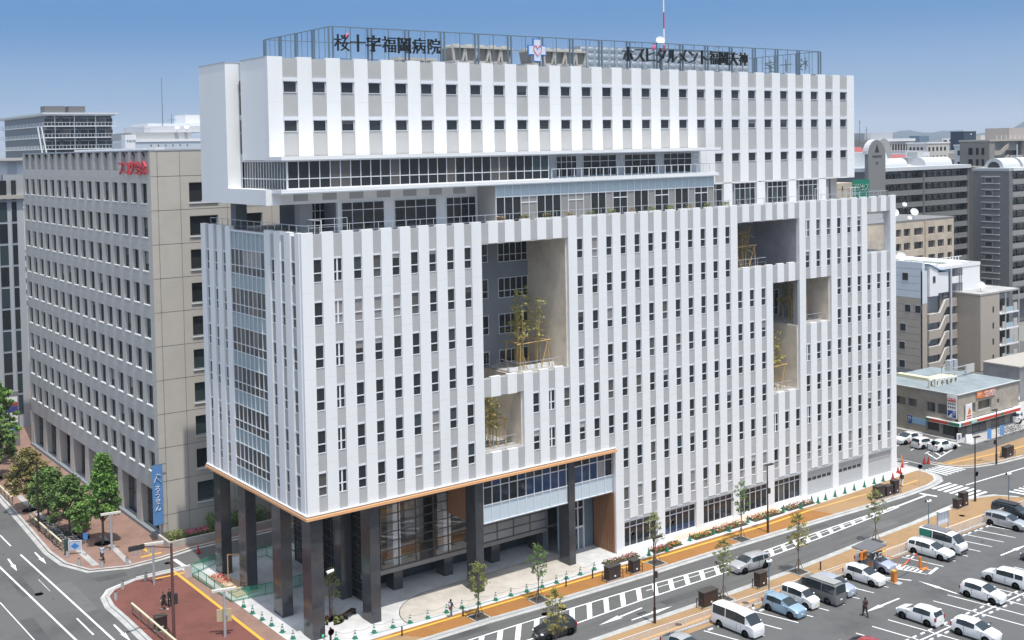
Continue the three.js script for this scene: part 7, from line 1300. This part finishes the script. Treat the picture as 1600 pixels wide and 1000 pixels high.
{ const g = thing('cone_rope', 'yellow and black rope strung between the lobby cones', 'rope'); const m = B(), pts = gs.map(([x, z]) => V(x, 0.72, z)); for (let i = 0; i < pts.length - 1; i++) { const a = pts[i], b = pts[i + 1]; let p0 = a; for (let k = 1; k <= 6; k++) { const f = k / 6, q = a.clone().lerp(b, f); q.y -= 0.16 * 4 * f * (1 - f); m.cyl(p0, q, 0.02, 0.02, 4, false); p0 = q; } } part(g, 'rope', m, mat(0.3, 0.3, 0.28));
  const g2 = thing('cone_rope', 'pale rope strung between the cones before the shutters', 'rope'); const m2 = B(); const q2 = [[66.3, 2.18], [71.9, 1.82], [75.9, 1.72], [79.8, 1.68]].map(([x, z]) => V(x, 0.7, z)); for (let i = 0; i < 3; i++) m2.cyl(q2[i], q2[i + 1], 0.022, 0.022, 4, false); part(g2, 'rope', m2, mat(0.5, 0.5, 0.48));
  const f = thing('yellow_barrier', 'small yellow folding barrier at the far hospital corner', 'barrier', [87.6, 0, -1.0], 0.4); part(f, 'frame', B().bar(V(-0.5, 0, 0.3), V(-0.1, 1.5, 0), 0.08).bar(V(0.5, 0, 0.3), V(0.1, 1.5, 0), 0.08).bar(V(-0.35, 0.6, 0.2), V(0.35, 0.6, 0.2), 0.08), M.orangePaint); }
// utility boxes with tube guards
function utilityBox(x, z, w, h, label, guard = true, y = 0) {
  const t = thing('utility_box', label, 'utility box', [x, y, z], 0.02); part(t, 'cabinet', B().box(-w / 2, w / 2, 0.08, h, -0.35, 0.35), M.brownPaint); part(t, 'lid', box(-w / 2 - 0.05, w / 2 + 0.05, h, h + 0.07, -0.4, 0.4), mat(0.05, 0.04, 0.035)); part(t, 'base', box(-w / 2 - 0.03, w / 2 + 0.03, 0, 0.08, -0.38, 0.38), M.kerb); part(t, 'label_plate', box(-0.05, 0.15, 0.35, 0.5, 0.35, 0.36), M.whitePaint); part(t, 'seam', box(-0.01, 0.01, 0.12, h - 0.02, 0.35, 0.354), M.black);
  if (guard) for (const s of [-1, 1]) part(t, 'guard', B().cyl(V(s * (w / 2 + 0.3), 0, -0.3), V(s * (w / 2 + 0.3), 0.85, -0.3), 0.04, 0.04, 6).cyl(V(s * (w / 2 + 0.3), 0, 0.35), V(s * (w / 2 + 0.3), 0.85, 0.35), 0.04, 0.04, 6).cyl(V(s * (w / 2 + 0.3), 0.85, -0.3), V(s * (w / 2 + 0.3), 0.85, 0.35), 0.04, 0.04, 6).cyl(V(s * (w / 2 + 0.3), 0.45, -0.3), V(s * (w / 2 + 0.3), 0.45, 0.35), 0.03, 0.03, 6), M.brownPaint);
}
utilityBox(30.8, 4.95, 1.6, 1.35, 'dark utility box on the orange pavement nearer the lobby'); utilityBox(33.8, 4.9, 1.0, 1.25, 'smaller dark utility box beside the larger one on orange paving'); utilityBox(33.4, 15.15, 1.9, 1.4, 'large brown utility box on the near pavement'); utilityBox(40.75, 15.1, 1.1, 1.4, 'tall brown utility box on the near pavement by the silver estate'); utilityBox(73.4, 5.5, 1.5, 1.5, 'left utility box of three on the far pavement', false); utilityBox(75.1, 5.5, 1.2, 1.2, 'low middle utility box of three on the far pavement', false); utilityBox(76.5, 5.55, 0.9, 1.6, 'tall right utility box of three on the far pavement'); utilityBox(77.0, 13.4, 0.8, 1.1, 'low dark utility box near the zebra crossing', false); utilityBox(78.4, 13.3, 1.0, 1.6, 'tall dark utility box near the zebra crossing', false); utilityBox(102.2, 5.3, 1.9, 1.4, 'dark utility box before the convenience store'); utilityBox(-9.4, -11.0, 1.0, 1.3, 'black box behind the rail on the red plaza', false);
const bolG = B().cyl(V(0, 0, 0), V(0, 0.85, 0), 0.07, 0.07, 8).geo, stoneG = B().cyl(V(0, 0, 0), V(0, 0.7, 0), 0.17, 0.16, 12).geo, stoneCap = B().cyl(V(0, 0.7, 0), V(0, 0.8, 0), 0.16, 0.1, 12).geo;
[[13.93, 3.2, 'brown bollard near the first lobby street tree'], [7.2, 3.4, 'brown bollard at the left end of the orange paving'], [26.0, 3.55, 'brown bollard between the second and third street trees'], [29.4, 3.6, 'brown bollard left of the paired utility boxes'], [48.8, 15.9, 'brown bollard on the near pavement by the yellow tree']].forEach(([x, z, l]) => { const t = thing('bollard', l, 'bollard', [x, 0, z]); part(t, 'post', bolG, M.brownPaint); });
[[-10.31, -32.02, 'stone bollard at the left of the office corner kerb'], [-8.6, -29.9, 'stone bollard before the cyclist'], [-6.2, -28.9 - 0.3, 'stone bollard right of the cyclist'], [-10.6, -35.2, 'stone bollard at the end of the cream rail'], [-4.55, -31.3, 'stone bollard beside the yellow tactile strip'], [-3.26, -30.8, 'stone bollard nearest the office wall'], [-8.82, -22.9, 'stone bollard at the rounded red plaza corner'], [-10.3, -20.5, 'stone bollard at the left edge of the red plaza'], [-6.2, -23.6, 'stone bollard beside the plaza bar lamp']].forEach(([x, z, l]) => { const t = thing('stone_bollard', l, 'bollard', [x, 0, z]); part(t, 'post', stoneG, mat(0.4, 0.4, 0.39)); part(t, 'cap', stoneCap, mat(0.3, 0.3, 0.3)); });
function guardRail(pts, label) { const t = thing('guard_rail', label, 'guard rail'); const cream = mat(0.62, 0.57, 0.4); for (let i = 0; i < pts.length - 1; i++) { const a = V(pts[i][0], 0, pts[i][1]), b = V(pts[i + 1][0], 0, pts[i + 1][1]), n = Math.round(a.distanceTo(b) / 2); part(t, 'top_rail', B().cyl(a.clone().setY(1), b.clone().setY(1), 0.1, 0.1, 8), cream); part(t, 'rail', B().cyl(a.clone().setY(0.5), b.clone().setY(0.5), 0.05, 0.05, 6), mat(0.2, 0.18, 0.13)); for (let k = 0; k <= n; k++) { const p = a.clone().lerp(b, k / n); part(t, 'post', B().cyl(p, p.clone().setY(1), 0.07, 0.07, 6), mat(0.3, 0.27, 0.18)); } } }
guardRail([[-10.6, -50], [-10.45, -37.6]], 'cream topped rail along the big road kerb by the bicycles'); guardRail([[-10.2, -16.2], [-9.9, -2]], 'cream topped rail along the red plaza kerb'); guardRail([[-10.5, -68], [-10.6, -58]], 'cream topped rail at the far left kerb');
// bicycles under the trees
function bike(x, z, turn, label, group, m = M.dark) {
  const t = thing('bicycle', label, 'bicycle', [x, 0, z], turn, group); for (const s of [-0.52, 0.52]) part(t, 'wheel', new THREE.TorusGeometry(0.32, 0.025, 5, 18).translate(s, 0.34, 0), tyreM);
  part(t, 'frame', B().cyl(V(-0.52, 0.34, 0), V(-0.15, 0.75, 0), 0.02, 0.02, 5).cyl(V(-0.15, 0.75, 0), V(0.38, 0.72, 0), 0.02, 0.02, 5).cyl(V(0, 0.32, 0), V(0.4, 0.68, 0), 0.02, 0.02, 5).cyl(V(0, 0.32, 0), V(-0.17, 0.85, 0), 0.02, 0.02, 5).cyl(V(0.38, 0.9, 0), V(0.52, 0.34, 0), 0.02, 0.02, 5).cyl(V(-0.52, 0.34, 0), V(0, 0.32, 0), 0.02, 0.02, 5), m); part(t, 'saddle', box(-0.3, -0.05, 0.85, 0.91, -0.07, 0.07), M.black); part(t, 'handlebar', B().cyl(V(0.36, 0.95, -0.27), V(0.36, 0.95, 0.27), 0.018, 0.018, 5), M.alu); return t;
}
for (let i = 0; i < 22; i++) bike(-9.9 + rr(-0.1, 0.1) + (i % 2) * 0.9, -47.5 + i * 0.46, Math.PI / 2 * (i % 2 ? 0.08 : -0.08) + rr(-0.1, 0.1), `bicycle packed in the row under the trees, ${ord(i)} from the far end`, 'bicycles parked under the pavement trees', pick([M.dark, M.alu, M.steel, M.dark]));
{ const t = thing('map_stand', 'small framed blue and white map stand by the rail end', 'sign', [-9.6, 0, -35.8], -0.5); part(t, 'frame', B().box(-0.7, -0.62, 0, 1.5, -0.04, 0.04).box(0.62, 0.7, 0, 1.5, -0.04, 0.04).box(-0.62, 0.62, 1.42, 1.5, -0.04, 0.04), M.whitePaint); part(t, 'panel', box(-0.6, 0.6, 0.45, 1.35, -0.02, 0.02), mat(0.4, 0.5, 0.62)); part(t, 'diamond', B().prism([[0, 0.55], [0.45, 0.9], [0, 1.25], [-0.45, 0.9]], 0.02, 0.03), mat(0.05, 0.2, 0.5)); part(t, 'cabinet', box(-1.1, -0.72, 0, 1.7, -0.15, 0.15), mat(0.03, 0.06, 0.05));
  const p = thing('pylon_sign', 'tall grey pylon sign with coloured panels at the office end', 'sign', [-3.0, 0, -88.5], -0.3); part(p, 'pylon', box(-1.0, 1.0, 0, 8.2, -0.35, 0.35), mat(0.2, 0.2, 0.2)); [[6.6, 7.4, M.whitePaint], [6.15, 6.5, M.redPaint], [5.2, 6.0, mat(0.05, 0.05, 0.25)], [3.6, 5.0, M.whitePaint], [2.3, 3.5, mat(0.04, 0.2, 0.5)]].forEach(([a, b, m]) => part(p, 'panel', box(-0.85, 0.85, a, b, 0.35, 0.38), m));
  const st = thing('white_stand', 'leaning white notice stand at the green fence end', 'sign', [-2.4, 0, -21.8], -0.6); part(st, 'board', B().prism([[0, 0], [0.08, 0], [0.38, 1.25], [0.3, 1.25]], -0.35, 0.35, 'x'), M.whitePaint); part(st, 'mark', box(-0.1, 0.1, 0.15, 0.3, 0.06, 0.1), M.redPaint); }
// green site fence with mesh panels
function meshFence(pts, label) {
  const t = thing('site_fence', label, 'site fence'); const net = new THREE.MeshStandardMaterial({ roughness: 0.9, transparent: true, opacity: 0.38, side: THREE.DoubleSide }); net.color.setRGB(0.06, 0.42, 0.27);
  for (let i = 0; i < pts.length - 1; i++) { const a = V(pts[i][0], 0, pts[i][1]), b = V(pts[i + 1][0], 0, pts[i + 1][1]), n = Math.max(1, Math.round(a.distanceTo(b) / 1.8)); for (let k = 0; k < n; k++) { const p = a.clone().lerp(b, k / n), q = a.clone().lerp(b, (k + 1) / n); part(t, 'fence_frame', B().bar(p, p.clone().setY(1.15), 0.05).bar(p.clone().setY(1.15), q.clone().setY(1.15), 0.05).bar(p.clone().setY(0.12), q.clone().setY(0.12), 0.05), M.greenPaint); part(t, 'fence_net', B().quad(p.clone().setY(0.14), q.clone().setY(0.14), q.clone().setY(1.13), p.clone().setY(1.13)), net); } }
}
meshFence([[1.2, -23.4], [-2.1, -22.0], [-1.65, -13.0], [3.4, -12.4], [7.4, -12.6]], 'green netted site fence around the planting bed at the lobby side'); meshFence([[3.5, -22.5], [6.5, -22.3], [6.6, -17]], 'inner green netted fence behind the dark columns');
{ const f = thing('timber_frame', 'upright tan timber frame inside the green fence', 'timber frame', [0.6, 0, -17.4], -0.4); part(f, 'frame', B().bar(V(-0.6, 0, 0), V(-0.6, 2.9, 0), 0.1).bar(V(0.6, 0, 0), V(0.6, 2.9, 0), 0.1).bar(V(-0.65, 2.9, 0), V(0.65, 2.9, 0), 0.1), timber);
  const d = thing('planting_bed', 'bare tan earth bed with scattered red plants inside the fence', 'planting bed', [0, 0, 0]); part(d, 'soil', B().slab([[-0.9, -20.5], [0.6, -20.8], [1.6, -14], [-0.9, -13.6]], 0, 0.14), mat(0.45, 0.33, 0.22)); const fl = []; for (let i = 0; i < 120; i++) fl.push([V(rr(-0.8, 0.4), rr(0.15, 0.4), rr(-20, -17.5)), dirR(), rr(0.1, 0.2), 1, 1.2]); part(d, 'red_plants', leafGeo(fl), F.red).userData.kind = 'stuff'; for (const [x, z] of [[-0.2, -16.6], [0.4, -15.2], [-0.4, -15]]) part(d, 'sack', new THREE.SphereGeometry(0.32, 10, 6).scale(1.2, 0.5, 0.8).translate(x, 0.22, z), mat(0.55, 0.42, 0.3)); }
{ const t = thing('tree_roundel', 'round planted island with low shrubs at the lobby corner', 'planting bed', [3.93, 0, -3.3]); part(t, 'soil', B().cyl(V(0, -0.02, 0), V(0, 0.06, 0), 1.1, 1.1, 20), mat(0.08, 0.07, 0.05)); const lv = []; for (let i = 0; i < 200; i++) { const a = rnd() * 6.28, r = rr(0.2, 1.05); lv.push([V(Math.cos(a) * r, rr(0.08, 0.4), Math.sin(a) * r), dirR(), 0.14, rr(0.6, 1.2)]); } part(t, 'foliage', leafGeo(lv), LM.olive);
  const b = thing('lobby_bench', 'dark slatted bench beside the round planting at the lobby', 'bench', [5.6, 0, -3.2], 0.5); for (let i = 0; i < 4; i++) part(b, 'slat', box(-0.9, 0.9, 0.4, 0.45, -0.28 + i * 0.15, -0.17 + i * 0.15), M.brownPaint); for (const s of [-0.7, 0.7]) part(b, 'leg', box(s - 0.05, s + 0.05, 0, 0.4, -0.25, 0.3), M.black); }
// parking lot fence, gate and boards
{
  const netM = new THREE.MeshStandardMaterial({ roughness: 0.8, transparent: true, opacity: 0.28, side: THREE.DoubleSide }); netM.color.setRGB(0.6, 0.56, 0.55); const t = thing('lot_fence', 'long low white fence between the pavement and parking lot', 'fence'); const pts = [[16, 17.4], [23.4, 17.55], [30, 17.75], [39.2, 17.9], [50.0, 18.2]], pts2 = [[56.2, 18.25], [69.5, 18.25], [77.6, 18.3], [87, 18.4]];
  for (const P of [pts, pts2]) for (let i = 0; i < P.length - 1; i++) { const a = V(P[i][0], 0, P[i][1]), b = V(P[i + 1][0], 0, P[i + 1][1]), n = Math.round(a.distanceTo(b) / 2.1); for (let k = 0; k < n; k++) { const p = a.clone().lerp(b, k / n), q = a.clone().lerp(b, (k + 1) / n); part(t, 'post', box(p.x - 0.025, p.x + 0.025, 0, 1.1, p.z - 0.025, p.z + 0.025), M.whitePaint); const g = B(); g.bar(p.clone().setY(1.08), q.clone().setY(1.08), 0.04).bar(p.clone().setY(0.15), q.clone().setY(0.15), 0.04); for (let j = 1; j < 14; j++) { const s = p.clone().lerp(q, j / 14); g.box(s.x - 0.004, s.x + 0.004, 0.15, 1.08, s.z - 0.004, s.z + 0.004); } part(t, 'fence_panel', g, M.whitePaint); part(t, 'fence_net', B().quad(p.clone().setY(0.16), q.clone().setY(0.16), q.clone().setY(1.06), p.clone().setY(1.06)), netM); } }
  part(t, 'fence_kerb', B().ribbon(pts, 0.18, 0.1, -0.05), M.kerb); part(t, 'fence_kerb', B().ribbon(pts2, 0.18, 0.1, -0.05), M.kerb);
  const wsG = box(-0.3, 0.3, 0, 0.11, -0.07, 0.07).geo; for (let i = 0; i < 24; i++) for (const s of [-0.62, 0.62]) { if (i > 9 && i < 13) continue; const w = thing('wheel_stop', `white wheel stop, ${s < 0 ? 'left' : 'right'} one in the ${ord(i)} bay of the front parking row`, 'wheel stop', [30.1 + i * 2.26 + s, -0.02, 19.0], 0.02, 'wheel stops of the front parking row'); part(w, 'block', wsG, M.whitePaint); }
  for (let i = 0; i < 12; i++) for (const [z, s] of [[30.75, -0.6], [30.75, 0.6], [31.9, -0.5], [31.9, 0.7]]) { const w = thing('wheel_stop', `white wheel stop ${z > 31 ? 'near' : 'far'} side of second row, ${s < 0 ? 'left' : 'right'} in the ${ord(i)} bay`, 'wheel stop', [37.7 + i * 2.32 + s + (z > 31 ? 0.9 : 0.3), -0.02, z], 0.02, 'wheel stops of the second parking rows'); part(w, 'block', wsG, M.whitePaint); }
  const c = thing('ticket_canopy', 'parking entrance shelter with grey roof and white sign boxes', 'parking shelter', [51.5, 0, 19.2], 0.0); part(c, 'roof', B().prism([[-1.0, 2.55], [1.7, 2.75], [1.7, 2.85], [-1.0, 2.65]], -0.9, 1.2), mat(0.12, 0.12, 0.13)); part(c, 'post', B().box(-0.5, -0.35, 0, 2.55, -0.2, 0).box(0.9, 1.0, 0, 2.6, -0.2, 0), M.steel); part(c, 'machine', box(-0.3, 0.8, 0, 1.35, -0.2, 0.35), mat(0.33, 0.3, 0.25)); part(c, 'orange_panel', box(0.0, 0.5, 0.7, 1.2, 0.35, 0.37), M.orangePaint); part(c, 'sign_box', box(-0.5, 1.0, 1.75, 2.4, 1.05, 1.2), M.dark); letters(c, '入口', M.whitePaint, -0.35, 1.83, 1.2, 0.5, 0.48, 0.2, 0.03, 0.09); part(c, 'orange_sign', box(-1.75, -0.75, 1.9, 2.7, 0.6, 0.75), M.orangePaint); letters(c, 'P', M.dark, -1.45, 2.0, 0.75, 0.35, 0.55, 0, 0.03, 0.11);
  const a = thing('barrier_gate', 'orange parking barrier with a raised red and white arm', 'barrier', [51.45, 0, 22.4], 0); part(a, 'cabinet', box(-0.22, 0.22, 0, 1.15, -0.2, 0.2), M.orangePaint); part(a, 'cap', box(-0.25, 0.25, 1.15, 1.25, -0.23, 0.23), mat(0.5, 0.3, 0.05)); for (let i = 0; i < 7; i++) { const d = V(0.98, 0.17, -0.1).normalize(), p = V(0.1, 1.0, 0).addScaledVector(d, i * 0.64), q = p.clone().addScaledVector(d, 0.64); part(a, 'arm', B().bar(p, q, 0.09), i === 3 ? M.orangePaint : i % 2 ? M.whitePaint : M.redPaint); } part(a, 'island', B().slab([[-0.4, -3.2], [0.3, -3.3], [0.55, 0.6], [-0.25, 0.7]], -0.02, 0.1), M.kerb);
  const r = thing('barrier_receiver', 'small orange posts at the far side of the entrance lane', 'barrier post', [57.0, 0, 21.6]); part(r, 'post', B().box(-0.12, 0.12, 0, 1.1, -0.1, 0.1), M.orangePaint); part(r, 'guard', B().cyl(V(-0.5, 0, 0.5), V(-0.5, 0.8, 0.5), 0.04, 0.04, 6).cyl(V(0.4, 0, 0.5), V(0.4, 0.8, 0.5), 0.04, 0.04, 6), M.orangePaint); part(r, 'base', box(-0.5, 0.45, 0, 0.08, 0.3, 0.7), M.orangePaint);
  const q = thing('orange_rail', 'low orange guard rail by the entrance hatching', 'barrier', [55.6, 0, 18.9], -1.2); part(q, 'rail', B().cyl(V(-0.9, 0, 0), V(-0.9, 0.7, 0), 0.04, 0.04, 6).cyl(V(-0.9, 0.7, 0), V(0.9, 0.7, 0), 0.04, 0.04, 6).cyl(V(0.9, 0.7, 0), V(0.9, 0, 0), 0.04, 0.04, 6), M.orangePaint);
  const b = thing('info_board', 'white information board on two posts by the lot fence', 'sign', [68.0, 0, 17.2], 0); part(b, 'post', B().box(-1.05, -0.95, 0, 2.5, -0.05, 0.05).box(0.95, 1.05, 0, 2.5, -0.05, 0.05), mat(0.4, 0.45, 0.55)); part(b, 'panel', box(-0.95, 0.95, 1.0, 2.4, -0.04, 0.02), mat(0.6, 0.63, 0.68)); part(b, 'hood', box(-1.1, 1.1, 2.5, 2.6, -0.15, 0.35), M.whitePaint); for (let i = 0; i < 3; i++) part(b, 'sheet', box(-0.85 + i * 0.6, -0.35 + i * 0.6, 1.15, 2.3, 0.02, 0.03), M.whitePaint);
  for (const [x, z, l] of [[107.6, -0.7, 'blue advertising flag before the left of the store'], [110.9, -0.7, 'pale blue advertising flag nearer the store lamp']]) { const f = thing('banner_flag', l, 'flag', [x, 0, z], -0.4); part(f, 'pole', B().cyl(V(0, 0, 0), V(0, 1.9, 0), 0.025, 0.025, 6), M.alu); part(f, 'cloth', box(0.03, 0.65, 0.35, 1.8, -0.01, 0.01), mat(0.12, 0.32, 0.66)); }
  const n = thing('store_boards', 'white standing boards on the store forecourt corner', 'sign', [105.4, 0, -2.2], -0.4); part(n, 'board', B().prism([[-0.25, 0], [0.25, 0], [0.03, 1.1], [-0.03, 1.1]], -0.5, 0.5, 'x'), M.whitePaint); part(n, 'stand', box(-1.9, -1.2, 0, 1.3, -0.1, 0.1), M.whitePaint); part(n, 'letter', glyph('S', 0.35, 0.5, 0.03, 0.1), M.dark, [-1.75, 0.6, 0.11]);
  for (let i = 0; i < 5; i++) bike(113 + i * 1.1, -1.6 + (i % 2) * 0.4, 1.2 + i * 0.2, `bicycle before the convenience store front, ${ord(i)} from the left`, 'bicycles before the store');
}
// ---------------------------------------------------------------- people
function fieldMesh(bones, res, pad = 0.06) {
  // bones: [a, b, ra, rb]; one smooth surface round all of them
  const lo = V(1e9, 1e9, 1e9), hi = V(-1e9, -1e9, -1e9);
  for (const [a, b, ra, rb] of bones) for (const [q, r] of [[a, ra], [b, rb]]) { lo.min(q.clone().subScalar(r + pad)); hi.max(q.clone().addScalar(r + pad)); }
  const c = lo.clone().add(hi).multiplyScalar(0.5), half = Math.max(hi.x - lo.x, hi.y - lo.y, hi.z - lo.z) / 2;
  const mc = new MarchingCubes(res, new THREE.MeshStandardMaterial(), false, false, 120000); mc.isolation = 0;
  const k = 0.02, ab = V(), ap = V(), p = V();
  for (let z = 0; z < res; z++) for (let y = 0; y < res; y++) for (let x = 0; x < res; x++) {
    p.set(c.x + ((x / res) * 2 - 1) * half, c.y + ((y / res) * 2 - 1) * half, c.z + ((z / res) * 2 - 1) * half);
    let d = 1e9;
    for (const [a, b, ra, rb] of bones) { ab.subVectors(b, a); ap.subVectors(p, a); const t = Math.min(1, Math.max(0, ap.dot(ab) / Math.max(1e-9, ab.lengthSq()))); const e = ap.addScaledVector(ab, -t).length() - (ra + (rb - ra) * t); const h = Math.min(1, Math.max(0, 0.5 + (0.5 * (d - e)) / k)); d = d * (1 - h) + e * h - k * h * (1 - h); }
    mc.field[x + y * res + z * res * res] = -d;
  }
  mc.update();
  const n = mc.count, g = new THREE.BufferGeometry(), pos = new Float32Array(n * 3);
  for (let i = 0; i < n; i++) { pos[i * 3] = c.x + mc.positionArray[i * 3] * half; pos[i * 3 + 1] = c.y + mc.positionArray[i * 3 + 1] * half; pos[i * 3 + 2] = c.z + mc.positionArray[i * 3 + 2] * half; }
  g.setAttribute('position', new THREE.BufferAttribute(pos, 3));
  const m = mergeVertices(g, 1e-4); m.computeVertexNormals(); return m;
}
function handBones(w, dir, side) {
  const d = dir.clone().normalize(), s = V().crossVectors(d, V(0, 0, 1)).lengthSq() > 0.1 ? V(0, 0, 1) : V(1, 0, 0), bones = [[w, w.clone().addScaledVector(d, 0.09), 0.03, 0.036]];
  for (let i = 0; i < 4; i++) { const o = w.clone().addScaledVector(d, 0.095).addScaledVector(s, (i - 1.5) * 0.02), L = [0.06, 0.075, 0.07, 0.055][i], m = o.clone().addScaledVector(d, L * 0.55), e = m.clone().addScaledVector(d, L * 0.4).add(V(side * -0.02, 0, 0)); bones.push([o, m, 0.0095, 0.009], [m, e, 0.009, 0.008]); }
  const t0 = w.clone().addScaledVector(d, 0.03).addScaledVector(s, 0.03), t1 = t0.clone().addScaledVector(d, 0.04).addScaledVector(s, 0.03); bones.push([t0, t1, 0.012, 0.009]); return bones;
}
const skin_ = mat(0.45, 0.28, 0.2, { roughness: 0.6 }), hairM = mat(0.012, 0.01, 0.009, { roughness: 0.6 });
function person(x, y, z, turn, label, o) {
  // faces +z; joints in metres for a figure about 1.66 m tall
  const s = (o.h || 1.66) / 1.66, t = thing('person', label, 'person', [x, y, z], turn); t.scale.setScalar(s);
  const st = o.stride ?? 0.28, hip = 0.86, knee = 0.47, sit = o.ride;
  const H = [V(0.085, hip, 0), V(-0.085, hip, 0)], feet = sit ? [V(0.1, 0.38, 0.3), V(-0.1, 0.16, 0.14)] : [V(0.09, 0.06, st), V(-0.09, 0.09, -st)], K = sit ? [V(0.11, 0.78, 0.42), V(-0.11, 0.58, 0.34)] : [V(0.09, knee, st * 0.62), V(-0.09, knee + 0.01, -st * 0.3)];
  const sh = [V(0.17, 1.36, 0), V(-0.17, 1.36, 0)], el = sit ? [V(0.25, 1.14, 0.2), V(-0.25, 1.14, 0.2)] : o.out ? [V(0.3, 1.16, 0.02), V(-0.42, 1.28, 0.02)] : [V(0.22, 1.09, -0.1), V(-0.22, 1.09, 0.05)], wr = sit ? [V(0.24, 1.02, 0.46), V(-0.24, 1.02, 0.46)] : o.out ? [V(0.3, 0.94, 0.12), V(-0.62, 1.16, 0.1)] : [V(0.23, 0.86, -0.02), V(-0.23, 0.9, 0.24)];
  const torso = [[V(0, 0.9, 0), V(0, 1.12, 0.01), 0.14, 0.13], [V(0, 1.12, 0.01), V(0, 1.32, 0), 0.13, 0.14], [sh[0], sh[1], 0.06, 0.06], [V(0, 1.3, 0), V(0, 1.48, 0.02), 0.07, 0.05]];
  const body = [...torso]; for (const i of [0, 1]) { body.push([H[i], K[i], 0.085, 0.058], [K[i], feet[i], 0.056, 0.036], [feet[i], feet[i].clone().add(V(0, -0.025, 0.17)), 0.04, 0.032], [sh[i], el[i], 0.05, 0.038], [el[i], wr[i], 0.038, 0.026]); }
  const head = [[V(0, 1.55, 0.03), V(0, 1.585, 0.025), 0.082, 0.085], [V(0, 1.51, 0.06), V(0, 1.53, 0.06), 0.05, 0.055], [V(0, 1.555, 0.115), V(0, 1.535, 0.128), 0.01, 0.014], [V(0.082, 1.555, 0.02), V(0.082, 1.58, 0.02), 0.016, 0.014], [V(-0.082, 1.555, 0.02), V(-0.082, 1.58, 0.02), 0.016, 0.014]];
  const hands = [0, 1].map((i) => fieldMesh(handBones(wr[i], wr[i].clone().sub(el[i]), i ? -1 : 1), 34, 0.02));
  part(t, 'body', mergeGeometries([fieldMesh(body, 64), fieldMesh(head, 40, 0.03), ...hands]), skin_);
  const grow = (list, e) => list.map(([a, b, ra, rb]) => [a, b, ra + e, rb + e]);
  const slv = [0, 1].flatMap((i) => o.long ? [[sh[i], el[i], 0.05, 0.038], [el[i], wr[i], 0.038, 0.028]] : [[sh[i], sh[i].clone().lerp(el[i], 0.75), 0.05, 0.042]]);
  part(t, 'top', fieldMesh(grow([...torso.slice(0, 3), ...slv], 0.013), 56), o.top);
  const legs = [0, 1].flatMap((i) => o.skirt ? [[H[i], K[i], 0.1, 0.12]] : [[H[i], K[i], 0.085, 0.06], [K[i], K[i].clone().lerp(feet[i], 0.92), 0.058, 0.042]]);
  part(t, o.skirt ? 'skirt' : 'trousers', fieldMesh(grow([[V(0, 0.86, 0), V(0, 0.93, 0), 0.13, 0.13], ...legs], 0.014), 52), o.low);
  part(t, 'hair', fieldMesh([[V(0, 1.6, 0.005), V(0, 1.62, 0.02), 0.092, 0.086], [V(0, 1.55, -0.03), V(0, 1.6, -0.02), 0.075, 0.085]], 26, 0.02), hairM);
  for (const i of [0, 1]) { part(t, 'shoe', fieldMesh([[feet[i].clone().add(V(0, -0.02, -0.02)), feet[i].clone().add(V(0, -0.025, 0.17)), 0.048, 0.042]], 20, 0.02), o.shoe || M.black); part(t, 'eye', new THREE.SphereGeometry(0.011, 6, 5), M.black, [i ? -0.03 : 0.03, 1.565, 0.106]); }
  part(t, 'mouth', box(-0.02, 0.02, 1.505, 1.511, 0.11, 0.117), mat(0.3, 0.08, 0.07));
  if (o.pack) part(t, 'backpack', new THREE.SphereGeometry(0.17, 10, 8).scale(0.85, 1.2, 0.6).translate(0, 1.2, -0.2), o.pack);
  if (o.bag) part(t, 'bag', box(-0.05, 0.05, 0.62, 0.86, -0.15, 0.12), o.bag, [0.25, 0, 0]);
  return t;
}
const blackCloth = mat(0.018, 0.018, 0.02, { roughness: 0.85 });
person(12.9, 0, 2.75, 1.9, 'person walking past the lobby cones with a pale backpack', { top: mat(0.06, 0.06, 0.08), low: mat(0.12, 0.13, 0.16), pack: mat(0.5, 0.5, 0.52), shoe: M.whitePaint });
person(42.57, -0.02, 25.5, 2.6, 'person in dark clothes walking across the parking lot', { top: mat(0.06, 0.03, 0.025), low: blackCloth, long: true, h: 1.72, stride: 0.32 });
person(33.6, -0.02, 20.3, 0.4, 'person in white beside the white van', { top: mat(0.7, 0.7, 0.7), low: blackCloth, stride: 0.05 });
person(79.8, 0, 4.3, 2.2, 'person in black top and white trousers at the far corner', { top: blackCloth, low: mat(0.6, 0.6, 0.6), long: true });
person(-7.44, 0, -15.4, 0.6, 'person in a black outfit with one arm out on the red plaza', { top: blackCloth, low: blackCloth, long: true, out: true, skirt: true, shoe: M.whitePaint });
person(-6.75, 0, -15.7, 0.3, 'person in black behind the maroon pole on the red plaza', { top: blackCloth, low: blackCloth, long: true, stride: 0.08 });
person(-7.91, 0, -31.9, 3.0, 'cyclist in a pale blue shirt seen from behind', { top: mat(0.4, 0.5, 0.66), low: blackCloth, ride: true, long: true });
bike(-7.91, -31.65, 3.0 - Math.PI / 2, 'bicycle ridden by the person in the pale blue shirt');
renderer.render(scene, camera);
